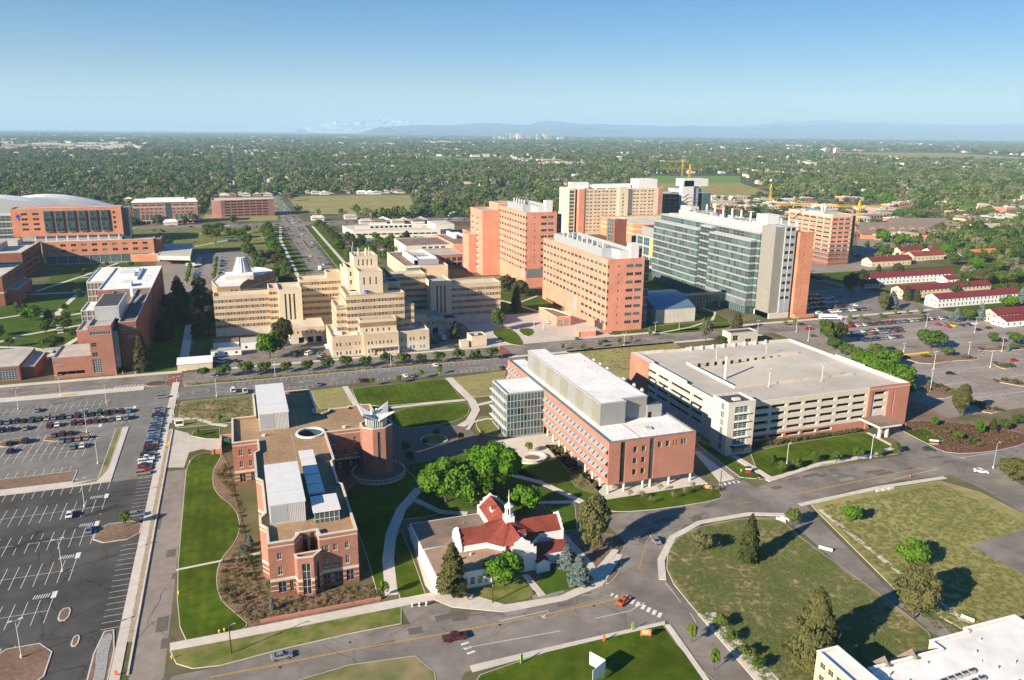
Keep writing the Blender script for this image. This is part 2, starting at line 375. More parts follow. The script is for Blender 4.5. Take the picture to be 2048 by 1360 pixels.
class Bld:
    def __init__(s, name, label, category, x, y, group=None):
        s.o = thing(name, label, category, (x, y, 0), group=group); s.x = x; s.y = y; s.w = []
        s.wall = MB(); s.roof = MB(); s.cop = MB()
    def facade(s, p, q, z0, z1, ops, wallm, bands=None, depth=.25):
        """wall from p to q with real openings; ops = (u0,u1,za,zb,style)"""
        mb = s.wall
        dx, dy = q[0] - p[0], q[1] - p[1]; W = math.hypot(dx, dy); dx /= W; dy /= W
        ix, iy = -dy, dx
        P = lambda u, z, d=0: (p[0] + dx * u + ix * d, p[1] + dy * u + iy * d, z)
        ops = [o for o in ops if o[0] > .01 and o[1] < W - .01 and o[2] > z0 and o[3] < z1]
        if not ops and not bands:
            mb.poly([P(0, z0), P(W, z0), P(W, z1), P(0, z1)], wallm); return
        # rows of openings: group by z range, so that the wall is cut only where it has to be
        rows = {}
        for o in ops: rows.setdefault((round(o[2], 3), round(o[3], 3)), []).append(o)
        zs = {z0, z1}
        for a, b in rows: zs.add(a); zs.add(b)
        bz = []
        if bands: bz = [z for z in bands[0] if z0 < z < z1]; zs.update(bz)
        zs = sorted(zs)
        for i in range(len(zs) - 1):
            a, b = zs[i], zs[i + 1]
            if b - a < 1e-4: continue
            zm = (a + b) / 2
            m_ = bands[1](zm) if bands else wallm
            cut = sorted([o for o in ops if o[2] < zm < o[3]])
            u = 0.0
            for o in cut:
                if o[0] > u: mb.poly([P(u, a), P(o[0], a), P(o[0], b), P(u, b)], m_)
                u = o[1]
            if u < W: mb.poly([P(u, a), P(W, a), P(W, b), P(u, b)], m_)
        rz = math.atan2(dy, dx)
        for o in ops:
            st = o[4] if len(o) > 4 else {}
            rv = st.get('reveal', wallm); dd = st.get('depth', depth)
            u0, u1, a, b = o[:4]
            mb.poly([P(u0, a), P(u0, b), P(u0, b, dd), P(u0, a, dd)][::-1], rv)
            mb.poly([P(u1, a), P(u1, b), P(u1, b, dd), P(u1, a, dd)], rv)
            mb.poly([P(u0, a), P(u1, a), P(u1, a, dd), P(u0, a, dd)], rv)
            mb.poly([P(u0, b), P(u1, b), P(u1, b, dd), P(u0, b, dd)][::-1], rv)
            gl = st.get('glass', ('glass_dark', 'glass_dark', 'glass_blue', 'glass_blind'))
            g = gl if isinstance(gl, str) else random.choice(gl)
            me = win_mesh(u1 - u0, b - a, st.get('nx', 1), st.get('ny', 1), st.get('frame', 'frame_white'), g, dd - .03, st.get('sill'))
            c = P(u0, a); s.w.append((c, rz, me, st.get('name', 'window'), st.get('stuff', False)))
    def block(s, pts, z0, z1, wallm, roofm='roof_gravel', par=.9, cop='stone_white', ops={}, bands=None, cw=.4, depth=.25, roofz=None):
        pts = ccw(pts); n = len(pts)
        for i in range(n):
            s.facade(pts[i], pts[(i + 1) % n], z0, z1, ops.get(i, []), wallm, bands, depth)
        inn = shrink(pts, cw); zr = z1 - par
        if par > 0:
            for i in range(n):
                a, b = inn[i], inn[(i + 1) % n]
                s.roof.poly([(b[0], b[1], zr), (a[0], a[1], zr), (a[0], a[1], z1), (b[0], b[1], z1)], wallm if par > .5 else cop)
            out_ = shrink(pts, -.07)
            i2 = shrink(pts, cw + .05)
            for i in range(n):
                j = (i + 1) % n
                a, b, c, d = out_[i], out_[j], i2[j], i2[i]
                s.cop.poly([(a[0], a[1], z1 + .12), (b[0], b[1], z1 + .12), (c[0], c[1], z1 + .12), (d[0], d[1], z1 + .12)], cop)
                s.cop.poly([(a[0], a[1], z1 - .14), (b[0], b[1], z1 - .14), (b[0], b[1], z1 + .12), (a[0], a[1], z1 + .12)], cop)
                s.cop.poly([(c[0], c[1], z1 - .05), (d[0], d[1], z1 - .05), (d[0], d[1], z1 + .12), (c[0], c[1], z1 + .12)], cop)
        s.roof.poly([(p[0], p[1], zr) for p in (inn if par > 0 else pts)], roofm)
    def part(s, name, mb, **props):
        return mb.build(name, s.o, (s.x, s.y, 0), **props)
    def done(s):
        if s.wall.f: s.part('wall', s.wall)
        if s.roof.f: s.part('roof', s.roof)
        if s.cop.f: s.part('coping', s.cop)
        d = lambda c: (c[0] ** 2 + c[1] ** 2)
        ws = sorted([q for q in s.w if not q[4]], key=lambda q: d(q[0]))
        rest = [q for q in s.w if q[4]] + ws[285:]
        for c, rz, me, nm, _ in ws[:285]:
            put(me, nm, s.o, (c[0] - s.x, c[1] - s.y, c[2]), rz)
        if rest:
            mb = MB()
            for c, rz, me, nm, _ in rest:
                cs, sn = math.cos(rz), math.sin(rz); base = len(mb.v)
                mb.v.extend([(c[0] + v.co.x * cs - v.co.y * sn, c[1] + v.co.x * sn + v.co.y * cs, c[2] + v.co.z) for v in me.vertices])
                idx = [mb.mi(mm.name) for mm in me.materials]
                for pl in me.polygons:
                    mb.f.append(tuple(base + q for q in pl.vertices)); mb.m.append(idx[pl.material_index])
            s.part('window', mb, kind='stuff')
        return s.o

def row(n, W, w_, za, zb, m0=0.0, m1=None, **st):
    """n openings of width w_ evenly spaced between margins m0 and W-m1"""
    m1 = m0 if m1 is None else m1
    p = (W - m0 - m1) / n
    return [(m0 + p * (i + .5) - w_ / 2, m0 + p * (i + .5) + w_ / 2, za, zb, st) for i in range(n)]
def floors(n, z0, dz, h, f, **kw):
    r = []
    for k in range(n): r += f(z0 + dz * k, z0 + dz * k + h)
    return r
# ------------------------------------------------------------------ ground
def ground_material():
    m = mat('ground_far', (.055, .085, .035), (.10, .11, .055), .012, .98, detail=6, big=.25, bigscale=.0006)
    n = m.node_tree.nodes; L = m.node_tree.links; b = n['Principled BSDF']
    last = b.inputs['Base Color'].links[0].from_socket
    g = [x for x in n if x.type == 'NEW_GEOMETRY'][0]
    mp = n.new('ShaderNodeMapping'); mp.inputs['Scale'].default_value = (.0022, .0045, 1); L.new(g.outputs['Position'], mp.inputs['Vector'])
    vo = n.new('ShaderNodeTexVoronoi'); vo.inputs['Scale'].default_value = 1.0; L.new(mp.outputs[0], vo.inputs['Vector'])
    sp = n.new('ShaderNodeSeparateColor'); L.new(vo.outputs['Color'], sp.inputs[0])
    r = n.new('ShaderNodeMapRange'); r.inputs[1].default_value = .72; r.inputs[2].default_value = .8; L.new(sp.outputs[0], r.inputs[0])
    mx = n.new('ShaderNodeMix'); mx.data_type = 'RGBA'; L.new(r.outputs[0], mx.inputs[0]); L.new(last, mx.inputs[6]); mx.inputs[7].default_value = (.20, .19, .14, 1)
    # scattered pale roofs and lots far out
    v2 = n.new('ShaderNodeTexVoronoi'); v2.inputs['Scale'].default_value = .02; L.new(g.outputs['Position'], v2.inputs['Vector'])
    r2 = n.new('ShaderNodeMapRange'); r2.inputs[1].default_value = .16; r2.inputs[2].default_value = .12; L.new(v2.outputs['Distance'], r2.inputs[0])
    mx2 = n.new('ShaderNodeMix'); mx2.data_type = 'RGBA'; L.new(r2.outputs[0], mx2.inputs[0]); L.new(mx.outputs[2], mx2.inputs[6]); mx2.inputs[7].default_value = (.42, .36, .32, 1)
    L.new(mx2.outputs[2], b.inputs['Base Color'])
ground_material()
mat('campus_ground', (.10, .105, .045), (.16, .135, .08), .08, .97, bump=.2, big=.15, bigscale=.02)
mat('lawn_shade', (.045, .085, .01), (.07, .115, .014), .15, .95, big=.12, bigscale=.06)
mb = MB(); mb.poly([(-59900, -7900, 0), (89900, -7900, 0), (89900, 74900, 0), (-59900, 74900, 0)], 'ground_far'); mb.build('ground', kind='structure')

def striped(name, base):
    """mown lawn: soft stripes along the street grid"""
    m = MATS[base]; m2 = m.copy(); m2.name = name; MATS[name] = m2
    n = m2.node_tree.nodes; L = m2.node_tree.links; b = n['Principled BSDF']; last = b.inputs['Base Color'].links[0].from_socket
    g = [x for x in n if x.type == 'NEW_GEOMETRY'][0]
    mp = n.new('ShaderNodeMapping'); mp.inputs['Rotation'].default_value = (0, 0, 0.02); L.new(g.outputs['Position'], mp.inputs['Vector'])
    wv = n.new('ShaderNodeTexWave'); wv.inputs['Scale'].default_value = .11; wv.inputs['Distortion'].default_value = .6; wv.inputs['Detail'].default_value = 1; L.new(mp.outputs[0], wv.inputs['Vector'])
    r = n.new('ShaderNodeMapRange'); r.inputs[3].default_value = .94; r.inputs[4].default_value = 1.06; L.new(wv.outputs['Fac'], r.inputs[0])
    vm = n.new('ShaderNodeVectorMath'); vm.operation = 'SCALE'; L.new(last, vm.inputs[0]); L.new(r.outputs[0], vm.inputs['Scale']); L.new(vm.outputs[0], b.inputs['Base Color'])
striped('lawn_striped', 'lawn')

def cracks(base, scale=.12, dark=.6, width=.012):
    m = MATS[base]; n = m.node_tree.nodes; L = m.node_tree.links; b = n['Principled BSDF']; last = b.inputs['Base Color'].links[0].from_socket
    g = [x for x in n if x.type == 'NEW_GEOMETRY'][0]
    nz = n.new('ShaderNodeTexNoise'); nz.inputs['Scale'].default_value = .3; L.new(g.outputs['Position'], nz.inputs['Vector'])
    ad = n.new('ShaderNodeVectorMath'); ad.operation = 'MULTIPLY_ADD'; ad.inputs[1].default_value = (3, 3, 0); L.new(nz.outputs['Color'], ad.inputs[0]); L.new(g.outputs['Position'], ad.inputs[2])
    vo = n.new('ShaderNodeTexVoronoi'); vo.feature = 'DISTANCE_TO_EDGE'; vo.inputs['Scale'].default_value = scale; L.new(ad.outputs[0], vo.inputs['Vector'])
    r = n.new('ShaderNodeMapRange'); r.inputs[1].default_value = 0; r.inputs[2].default_value = width; r.inputs[3].default_value = dark; r.inputs[4].default_value = 1; L.new(vo.outputs['Distance'], r.inputs[0])
    vm = n.new('ShaderNodeVectorMath'); vm.operation = 'SCALE'; L.new(last, vm.inputs[0]); L.new(r.outputs[0], vm.inputs['Scale']); L.new(vm.outputs[0], b.inputs['Base Color'])
cracks('asphalt_dark', .06, .55, .012); cracks('asphalt_lot', .05, .7, .01); cracks('asphalt', .05, .75, .008); cracks('asphalt_pink', .05, .8, .01)

sheet('campus_ground', px((-500, 1900), (-700, 1000), (-260, 560), (200, 432), (560, 420), (1400, 420), (1900, 520), (2600, 560), (2900, 1100), (2600, 1900)), 'campus_ground', .006)
# roads -------------------------------------------------------------
Z1 = .012
sheet('street', rect(-260, 378, 720, 397), 'asphalt', Z1 + .004)
sheet('avenue', [(57, 560), (77, 560), (77, 820), (84, 880), (84, 1060), (80, 1180), (78, 1480), (74, 3000), (66, 3000), (64, 1480), (61, 1180), (57, 1060)], 'asphalt', Z1)
sheet('cross_street', rect(-400, 1018, 700, 1050), 'asphalt', Z1 + .004)
sheet('lot_asphalt', rect(-300, 273, -33.2, 382), 'asphalt_lot', Z1)
sheet('lot_asphalt', rect(-300, 40, -33.2, 273), 'asphalt_dark', Z1)
sheet('service_road', rect(-29.2, 120, -22.1, 276), 'asphalt_pink', Z1)
sheet('frontage_lot', rect(-31, 355.2, 131, 374), 'asphalt_lot', Z1 + .008)
# curving main road in the foreground
road = px((250, 1420), (345, 1352), (430, 1335), (560, 1300), (700, 1268), (820, 1248), (800, 1212), (905, 1205), (900, 1225), (1010, 1222), (1140, 1195), (1195, 1165), (1238, 1110), (1250, 1085), (1220, 1055), (1212, 1030), (1330, 1015), (1400, 1003), (1445, 985), (1440, 965), (1385, 905), (1330, 865), (1400, 872), (1480, 955), (1510, 975), (1600, 945), (1720, 925), (1808, 910), (1800, 885), (1745, 855), (1790, 852), (1862, 895), (1960, 905), (2120, 870), (2200, 900), (2040, 935), (2020, 955), (2120, 1015), (2120, 1070), (1960, 975), (1900, 950), (1800, 960), (1700, 980), (1610, 1008), (1625, 1025), (1800, 1200), (1935, 1270), (1900, 1285), (1780, 1220), (1600, 1060), (1575, 1045), (1520, 1030), (1440, 1035), (1370, 1050), (1335, 1085), (1325, 1130), (1330, 1160), (1410, 1240), (1510, 1360), (1560, 1420), (1420, 1440), (1400, 1360), (1335, 1240), (1300, 1250), (1130, 1290), (1090, 1300), (930, 1345), (900, 1420))
sheet('main_road', road, 'asphalt', Z1 + .012)
# right-hand lots
sheet('east_lot', rect(300, 316, 462, 380), 'asphalt_pink', Z1)
sheet('south_east_lot', rect(262, 232, 520, 316), 'asphalt_pink', Z1 + .004)
sheet('yard_paving', rect(128, 398, 204, 470), 'concrete', Z1 + .004)
sheet('hospital_yard', rect(-14, 397, 134, 450), 'asphalt', Z1)
sheet('tower_lot', rect(352, 396, 446, 480), 'asphalt', Z1)
sheet('side_street', rect(446, 396, 456, 700), 'asphalt', Z1)
sheet('north_lot', rect(-68, 600, 14, 800), 'asphalt_pink', Z1)
sheet('clinic_lot', rect(110, 770, 190, 862), 'asphalt', Z1); sheet('clinic_street', rect(88, 566, 204, 604), 'asphalt', Z1 + .004)
sheet('far_lot', px((1440, 520), (1560, 470), (1900, 475), (1860, 520), (1640, 560)), 'asphalt_pink', Z1)
sheet('frontage_street_far', rect(100, 1010, 380, 1050), 'asphalt', Z1 + .01)
sheet('bare_construction_ground', rect(190, 960, 330, 1018), 'mulch', Z1)
# raised areas ------------------------------------------------------
def walk(name, pts, wd, m='concrete_walk', h=.16): 
    return pad(name, strip(pts, wd), m, h, 0)
pad('walk', rect(-33.2, 164, -31.0, 326), 'concrete_walk', .14, 0)
pad('walk', rect(-33.2, 326, -30.2, 382), 'concrete_walk', .14, 0)
pad('rock_strip', rect(-31.0, 177.5, -29.75, 318), 'rock', .17, 0)
pad('kerb', rect(-29.75, 165, -29.3, 318), 'concrete_walk', .3, 0)
sheet('apron', px((328, 935), (368, 935), (378, 905), (405, 898), (445, 905), (440, 875), (383, 873), (376, 866), (345, 858), (338, 858)), 'concrete', Z1 + .008)
pad('lawn', smooth(px((343, 1285), (370, 960), (374, 930), (392, 908), (425, 905), (445, 908), (436, 925), (425, 945), (428, 985), (470, 1015), (482, 1050), (472, 1085), (440, 1120), (432, 1160), (440, 1200), (475, 1230), (505, 1256), (420, 1276)), 2), 'lawn_striped')
pad('lawn', px((340, 1302), (470, 1278), (640, 1245), (803, 1213), (803, 1248), (700, 1268), (560, 1300), (440, 1332), (385, 1338), (352, 1328)), 'lawn_rough')
pad('planting_bed', px((445, 908), (455, 925), (520, 1190), (545, 1195), (725, 1172), (762, 1196), (760, 1206), (520, 1250), (505, 1256), (475, 1230), (440, 1200), (432, 1160), (440, 1120), (472, 1085), (482, 1050), (470, 1015), (428, 985), (425, 945), (436, 925)), 'soil', .13, 0)
pad('walk', px((340, 1287), (800, 1198), (862, 1186), (905, 1178), (1010, 1210), (1120, 1192), (1190, 1160), (1232, 1108), (1246, 1110), (1205, 1172), (1135, 1200), (1010, 1225), (905, 1215), (868, 1200), (803, 1213), (340, 1302)), 'concrete_walk', .15, 0)
walk('footpath', px((352, 1141), (523, 1106)), .9, h=.2)
pad('retaining_wall', strip(px((520, 1246), (762, 1199)), .5), 'brick_salmon', .8, 0)
pad('ground_cover', rect(-28, 319, 1.2, 352), 'scrub', .13)
pad('ground_cover', rect(1.4, 307.5, 23.5, 352), 'meadow', .13)
pad('ground_cover', rect(23.8, 281.8, 42, 350), 'lawn_rough', .12, 0)
pad('lawn', px((382, 872), (388, 862), (440, 856), (440, 878), (412, 878)), 'lawn')
walk('footpath', px((345, 838), (395, 838), (425, 848), (455, 852)), 2)
# the big quad
pad('lawn', px((703, 778), (893, 757), (924, 799), (762, 813), (716, 808)), 'lawn_striped'); pad('lawn', smooth(px((775, 820), (925, 804), (940, 812), (936, 832), (900, 846), (840, 855), (790, 858)), 1), 'lawn_striped')
pad('ground_cover', px((905, 756), (1012, 742), (1000, 790), (950, 795), (935, 790)), 'meadow', .14); pad('ground_cover', smooth(px((948, 840), (975, 830), (1000, 850), (1003, 874), (960, 870)), 2), 'lawn_rough', .2); pad('ground_cover', px((622, 782), (690, 774), (702, 812), (640, 818), (628, 800)), 'meadow', .15)
walk('footpath', px((762, 818), (850, 808), (930, 800)), 2, h=.17); walk('footpath', px((897, 756), (922, 780), (944, 802), (952, 820), (940, 842), (918, 855)), 3.6, h=.18); walk('footpath', px((950, 812), (1000, 800)), 2.4, h=.19); walk('footpath', px((935, 860), (945, 845), (975, 838), (1002, 842)), 1.6, h=.24)
walk('footpath', px((690, 773), (712, 810)), 2.6, h=.17)
sheet('plaza', smooth(px((785, 862), (840, 857), (900, 850), (940, 856), (960, 880), (930, 905), (850, 925), (800, 935), (780, 900)), 1), 'plaza', .19)
pad('planter', [(66 + 5.2 * math.cos(t), 275 + 5.2 * math.sin(t)) for t in [2 * math.pi * i / 28 for i in range(28)]], 'lawn_rough', .55, .5)
pad('lawn', px((690, 985), (720, 955), (800, 930), (830, 955), (838, 975), (800, 1010), (785, 1060), (778, 1120), (770, 1180), (755, 1190), (735, 1120), (700, 1020)), 'lawn')
walk('footpath', px((838, 978), (802, 1020), (782, 1070), (776, 1120), (783, 1190)), 3.2, h=.2)
pad('lawn', px((801, 1058), (820, 1100), (852, 1190), (800, 1198), (785, 1150), (785, 1090)), 'lawn')
pad('lawn', px((806, 1025), (812, 1010), (835, 1008), (882, 1026), (850, 1035), (805, 1040)), 'lawn')
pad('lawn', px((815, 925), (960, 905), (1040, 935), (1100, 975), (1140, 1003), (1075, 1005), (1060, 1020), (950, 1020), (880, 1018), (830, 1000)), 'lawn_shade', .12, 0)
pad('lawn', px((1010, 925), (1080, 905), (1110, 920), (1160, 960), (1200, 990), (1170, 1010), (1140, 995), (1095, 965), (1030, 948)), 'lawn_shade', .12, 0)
pad('planting_bed', px((1090, 890), (1120, 890), (1205, 975), (1190, 990), (1150, 975), (1125, 930)), 'scrub', .16, 0)
walk('footpath', px((1020, 950), (1080, 965), (1130, 988), (1165, 1005)), 2.4, h=.2)
walk('footpath', px((830, 1000), (880, 1024), (935, 1028)), 2.2, h=.2)
walk('footpath', px((1075, 1006), (1150, 1004)), 1.6, h=.2)
pad('building_apron', rect(107, 208.5, 145, 230), 'concrete_walk', .16, 0); pad('building_apron', rect(104.5, 230, 112, 268), 'concrete_walk', .16, 0); pad('building_apron', rect(86, 246, 104.5, 268), 'concrete_walk', .155, 0)
pad('lawn', smooth(px((1205, 998), (1250, 990), (1390, 968), (1430, 975), (1447, 990), (1438, 1000), (1330, 1018), (1240, 1025), (1208, 1020)), 1), 'lawn')
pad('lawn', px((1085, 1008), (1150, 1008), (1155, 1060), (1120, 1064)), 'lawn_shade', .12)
pad('mulch_bed', px((1135, 1072), (1160, 1062), (1225, 1070), (1222, 1105), (1190, 1145), (1170, 1120)), 'soil', .13)
pad('mulch_bed', smooth(px((1212, 1155), (1232, 1128), (1240, 1112), (1245, 1130), (1232, 1155), (1212, 1172)), 1), 'soil', .13)
walk('footpath', px((1122, 1068), (1180, 1130), (1198, 1165)), 2.2, h=.2); walk('footpath', px((1190, 1150), (1232, 1100)), 1.8, h=.205)
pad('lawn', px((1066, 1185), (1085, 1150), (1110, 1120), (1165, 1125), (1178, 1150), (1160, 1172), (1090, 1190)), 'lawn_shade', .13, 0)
pad('lawn', px((868, 1192), (890, 1160), (1040, 1150), (1070, 1185), (1060, 1196), (985, 1212), (905, 1206)), 'lawn_rough', .13, 0)
walk('footpath', px((1050, 1150), (1085, 1192)), 1.8, h=.2)
pad('hall_apron', px((815, 1055), (838, 1055), (875, 1170), (868, 1192), (850, 1170), (835, 1120)), 'concrete', .16, 0)
# garage surroundings
pad('lawn', px((1500, 905), (1560, 892), (1720, 865), (1740, 868), (1800, 900), (1795, 908), (1720, 918), (1600, 940), (1520, 960)), 'lawn_striped')
pad('lawn', px((1390, 885), (1400, 880), (1460, 918), (1525, 952), (1512, 958), (1480, 955)), 'lawn', .14)
walk('footpath', px((1466, 912), (1545, 960)), 2.6, h=.2); walk('footpath', px((1535, 962), (1640, 928), (1740, 912), (1790, 895)), 2, h=.21); walk('footpath', px((1735, 866), (1800, 900)), 1.6, h=.2)
pad('walk', px((1388, 905), (1396, 902), (1470, 958), (1440, 965)), 'concrete_walk', .13, 0)
pad('lawn', px((1805, 862), (1850, 856), (1890, 880), (1862, 892)), 'lawn'); 
pad('mulch_bed', smooth(px((1795, 845), (1860, 840), (1990, 855), (2060, 870), (2060, 886), (1980, 905), (1900, 908), (1862, 893)), 1), 'mulch', .12)
pad('mulch_bed', px((1810, 800), (1850, 810), (1900, 840), (2060, 850), (2060, 868), (1990, 856), (1860, 842), (1800, 845)), 'soil', .11, 0)
pad('meadow', px((1130, 702), (1345, 683), (1360, 694), (1270, 720), (1268, 745), (1250, 760), (1180, 730)), 'meadow', .13)
# vacant blocks, lower right
pad('vacant_block', smooth(px((1332, 1150), (1335, 1100), (1360, 1070), (1410, 1050), (1500, 1035), (1560, 1038), (1575, 1050), (1600, 1075), (1790, 1210), (1880, 1285), (1900, 1420), (1560, 1420), (1500, 1340), (1395, 1228)), 1), 'scrub', .13)
pad('vacant_block', px((1622, 1010), (1700, 990), (1880, 962), (1960, 985), (2150, 1080), (2300, 1180), (2300, 1420), (1990, 1380), (1930, 1262), (1800, 1190), (1640, 1030)), 'meadow', .13)
walk('walk', px((1325, 1160), (1322, 1120), (1345, 1075), (1400, 1045), (1500, 1028), (1570, 1030)), 2, h=.15)
walk('footpath', px((1640, 1020), (1760, 1115), (1935, 1248)), 1.4, h=.18)
sheet('old_lot', px((1938, 1092), (2080, 1050), (2300, 1150), (2250, 1260)), 'asphalt', .16)
pad('walk', px((1395, 1228), (1432, 1226), (1590, 1395), (1560, 1420)), 'concrete_walk', .19, 0)
walk('walk', px((1600, 1010), (1760, 975), (1890, 955)), 1.8, h=.15)
pad('lawn', px((960, 1350), (1090, 1305), (1140, 1293), (1325, 1248), (1355, 1290), (1425, 1360), (1460, 1440), (900, 1440)), 'lawn')
walk('footpath', px((1335, 1250), (1440, 1400)), 1.3, h=.2)
pad('walk', px((940, 1332), (1120, 1290), (1330, 1243), (1330, 1250), (1120, 1298), (945, 1345)), 'concrete_walk', .16, 0)
pad('verge', px((560, 1372), (700, 1330), (830, 1312), (870, 1345), (880, 1420), (500, 1420)), 'scrub', .13)
# lot islands
for i, (x0, y0, x1, y1, m_) in enumerate(((-300, 277, -58, 286.5, 'soil'), (-45.8, 229.1, -33.3, 241, 'soil'), (-47.9, 191.4, -45.4, 197, 'soil'), (-43.1, 179.6, -41.5, 184, 'soil'), (-37.7, 150, -33.3, 183.7, 'soil'), (-60, 166, -46.5, 183.5, 'soil'), (-58.5, 341, -52, 352, 'mulch'), (-75, 318.5, -59, 327, 'soil'), (-90, 318, -80, 326, 'soil'))):
    pad('planting_island', smooth(rect(x0, y0, x1, y1), 1) if i else rect(x0, y0, x1, y1), m_, .16, .3)
pad('planting_island', [(-58, 274), (-50.5, 277), (-50.7, 326), (-48.4, 326), (-48.2, 283), (-50.5, 274)], 'scrub', .2, .2)
pad('walk', [(-58, 272.5), (-46.1, 273.2), (-46.1, 326.5), (-48.2, 326.5), (-48.1, 284), (-50.5, 276.5), (-58, 275.8)], 'concrete_walk', .18, 0)
pad('walk', [(-300, 273.4), (-58, 272.4), (-58, 276.8), (-300, 276.8)], 'concrete_walk', .14, 0)
pad('gravel_bed', smooth([(-36.9, 156), (-34.2, 156), (-34.0, 168), (-34.6, 176), (-34.2, 182), (-36.6, 182.4), (-37.2, 176), (-36.2, 168)], 2), 'gravel_grey', .22, 0)
pad('planting_island', smooth(rect(-45, 379, -36, 387), 2), 'mulch', .17)
for q in (((1845, 770), (1870, 765), (1905, 775), (1915, 790), (1880, 800), (1850, 790)), ((1938, 806), (1960, 800), (1985, 815), (2010, 820), (1975, 830)), ((1983, 728), (2005, 726), (2025, 735), (2010, 740)), ((1983, 762), (2010, 756), (2060, 768), (2060, 776)), ((1803, 716), (1850, 708), (1955, 712), (1960, 720), (1900, 722), (1850, 730)), ((1945, 700), (2000, 692), (2060, 690), (2060, 698), (1990, 703)), ((1690, 645), (1800, 628), (1900, 632), (1900, 638), (1800, 636), (1700, 652))):
    pad('planting_island', smooth(px(*q), 1), 'soil', .18, .3)
# street edges, hedgerow strip and hospital front
pad('verge', rect(-28, 374.4, 128, 377.6), 'scrub', .16); pad('walk', rect(-260, 374.8, -45, 381), 'concrete_walk', .14, 0)
pad('walk', rect(-14, 397, 128, 399.4), 'concrete_walk', .14, 0); pad('walk', rect(-260, 397.6, -30, 401.5), 'concrete_walk', .14, 0); pad('walk', rect(204, 397.5, 446, 401), 'concrete_walk', .14, 0)
pad('verge', rect(131, 374, 290, 377), 'concrete_walk', .13, 0)
pad('lawn', smooth(px((980, 665), (1000, 655), (1030, 660), (1050, 688), (1040, 692), (1010, 686)), 2), 'lawn'); pad('lawn', smooth(px((1033, 658), (1065, 656), (1070, 668), (1052, 675)), 1), 'lawn')
pad('lawn', rect(156, 470, 203, 548), 'lawn_shade', .12, 0); walk('footpath', [(160, 545), (176, 505), (186, 470)], 2.2, h=.18); walk('footpath', [(180, 500), (203, 520)], 1.8, h=.18)
pad('lawn', rect(207, 401.5, 236, 406), 'lawn', .13, 0)
pad('lawn', smooth(px((1290, 655), (1330, 650), (1450, 640), (1470, 655), (1400, 664), (1320, 670)), 1), 'lawn', .14); pad('lawn', smooth(px((1380, 620), (1420, 622), (1470, 645), (1420, 648)), 1), 'lawn', .17)
walk('footpath', px((1310, 668), (1380, 655), (1425, 640), (1430, 625), (1400, 615)), 1.8, h=.2)
pad('lawn', rect(348, 401.5, 356, 406), 'lawn', .12, 0)
pad('lawn', rect(240, 500, 326, 700), 'lawn_shade', .1, 0); sheet('plaza', rect(232, 454, 316, 500), 'plaza', .12)
# left gardens
pad('lawn', rect(-165, 450, -88, 620), 'lawn_shade', .12, 0); pad('lawn', rect(-140, 640, -80, 760), 'lawn_shade', .12, 0)
for q in ([(-88, 450), (-110, 470), (-135, 480), (-165, 500)], [(-90, 520), (-120, 500), (-140, 470), (-150, 450)], [(-86, 560), (-110, 545), (-130, 560), (-160, 540)], [(-110, 620), (-112, 560), (-100, 500)], [(-165, 630), (-75, 628)], [(-140, 640), (-118, 700), (-100, 760)], [(-118, 690), (-95, 700), (-80, 690)], [(-120, 672), (-95, 680), (-80, 672)], [(-98, 441), (-92, 470), (-84, 505)]):
    walk('footpath', smooth_line(q) if False else q, 3.2, h=.2)
pad('lawn', rect(-48, 402, -33, 600), 'lawn_shade', .12, 0); pad('lawn', rect(-26, 444, -16, 520), 'lawn_shade', .12, 0); walk('footpath', [(-30, 400), (-31, 520)], 4.5, h=.17)
# avenue verges and north fields
for (x0, x1) in ((28, 53), (81, 104)):
    pad('lawn', rect(x0, 600, x1, 1012), 'lawn', .13); 
walk('footpath', [(45, 600), (45, 880), (52, 1000)], 3, h=.18); walk('footpath', [(90, 580), (90, 1000)], 3, h=.18)
pad('median', smooth(rect(66.5, 800, 69.5, 880), 2), 'mulch', .2)
for i in range(6): pad('planting_island', rect(-40 + (i % 3) * 20, 640 + (i // 3) * 75, -37 + (i % 3) * 20, 700 + (i // 3) * 75), 'lawn_rough', .16, .4)
pad('lawn', rect(-150, 830, 52, 1010), 'lawn_rough', .1, 0); walk('footpath', [(-40, 850), (0, 905), (50, 900)], 3, h=.15); walk('footpath', [(-60, 960), (52, 955)], 4, h=.15)
sheet('north_field', px((575, 393), (640, 392), (820, 390), (832, 428), (600, 428)), 'meadow', .05)
sheet('north_field', px((430, 398), (552, 396), (556, 440), (400, 445)), 'meadow', .04); sheet('north_field', px((225, 440), (258, 395), (262, 440)), 'meadow', .04)
sheet('sports_field', px((1290, 352), (1480, 352), (1482, 366), (1300, 366)), 'field_green', .06); sheet('sports_field', px((1280, 366), (1482, 366), (1560, 392), (1400, 402), (1300, 392)), 'meadow', .04)
sheet('sports_field', px((820, 316), (1000, 316), (1010, 323), (870, 323)), 'field_green', .06)
sheet('airfield', px((1640, 304), (1900, 306), (2100, 318), (2100, 326), (1850, 318), (1650, 309)), 'meadow', .06)
pad('lawn', px((1960, 560), (2000, 545), (2070, 545), (2070, 585), (1985, 575)), 'lawn_striped', .1, 0)
pad('lawn', rect(454, 370, 540, 401), 'lawn_shade', .1, 0); pad('lawn', rect(456, 414, 560, 432), 'lawn_shade', .1, 0); pad('lawn', rect(456, 500, 640, 540), 'lawn_shade', .1, 0)
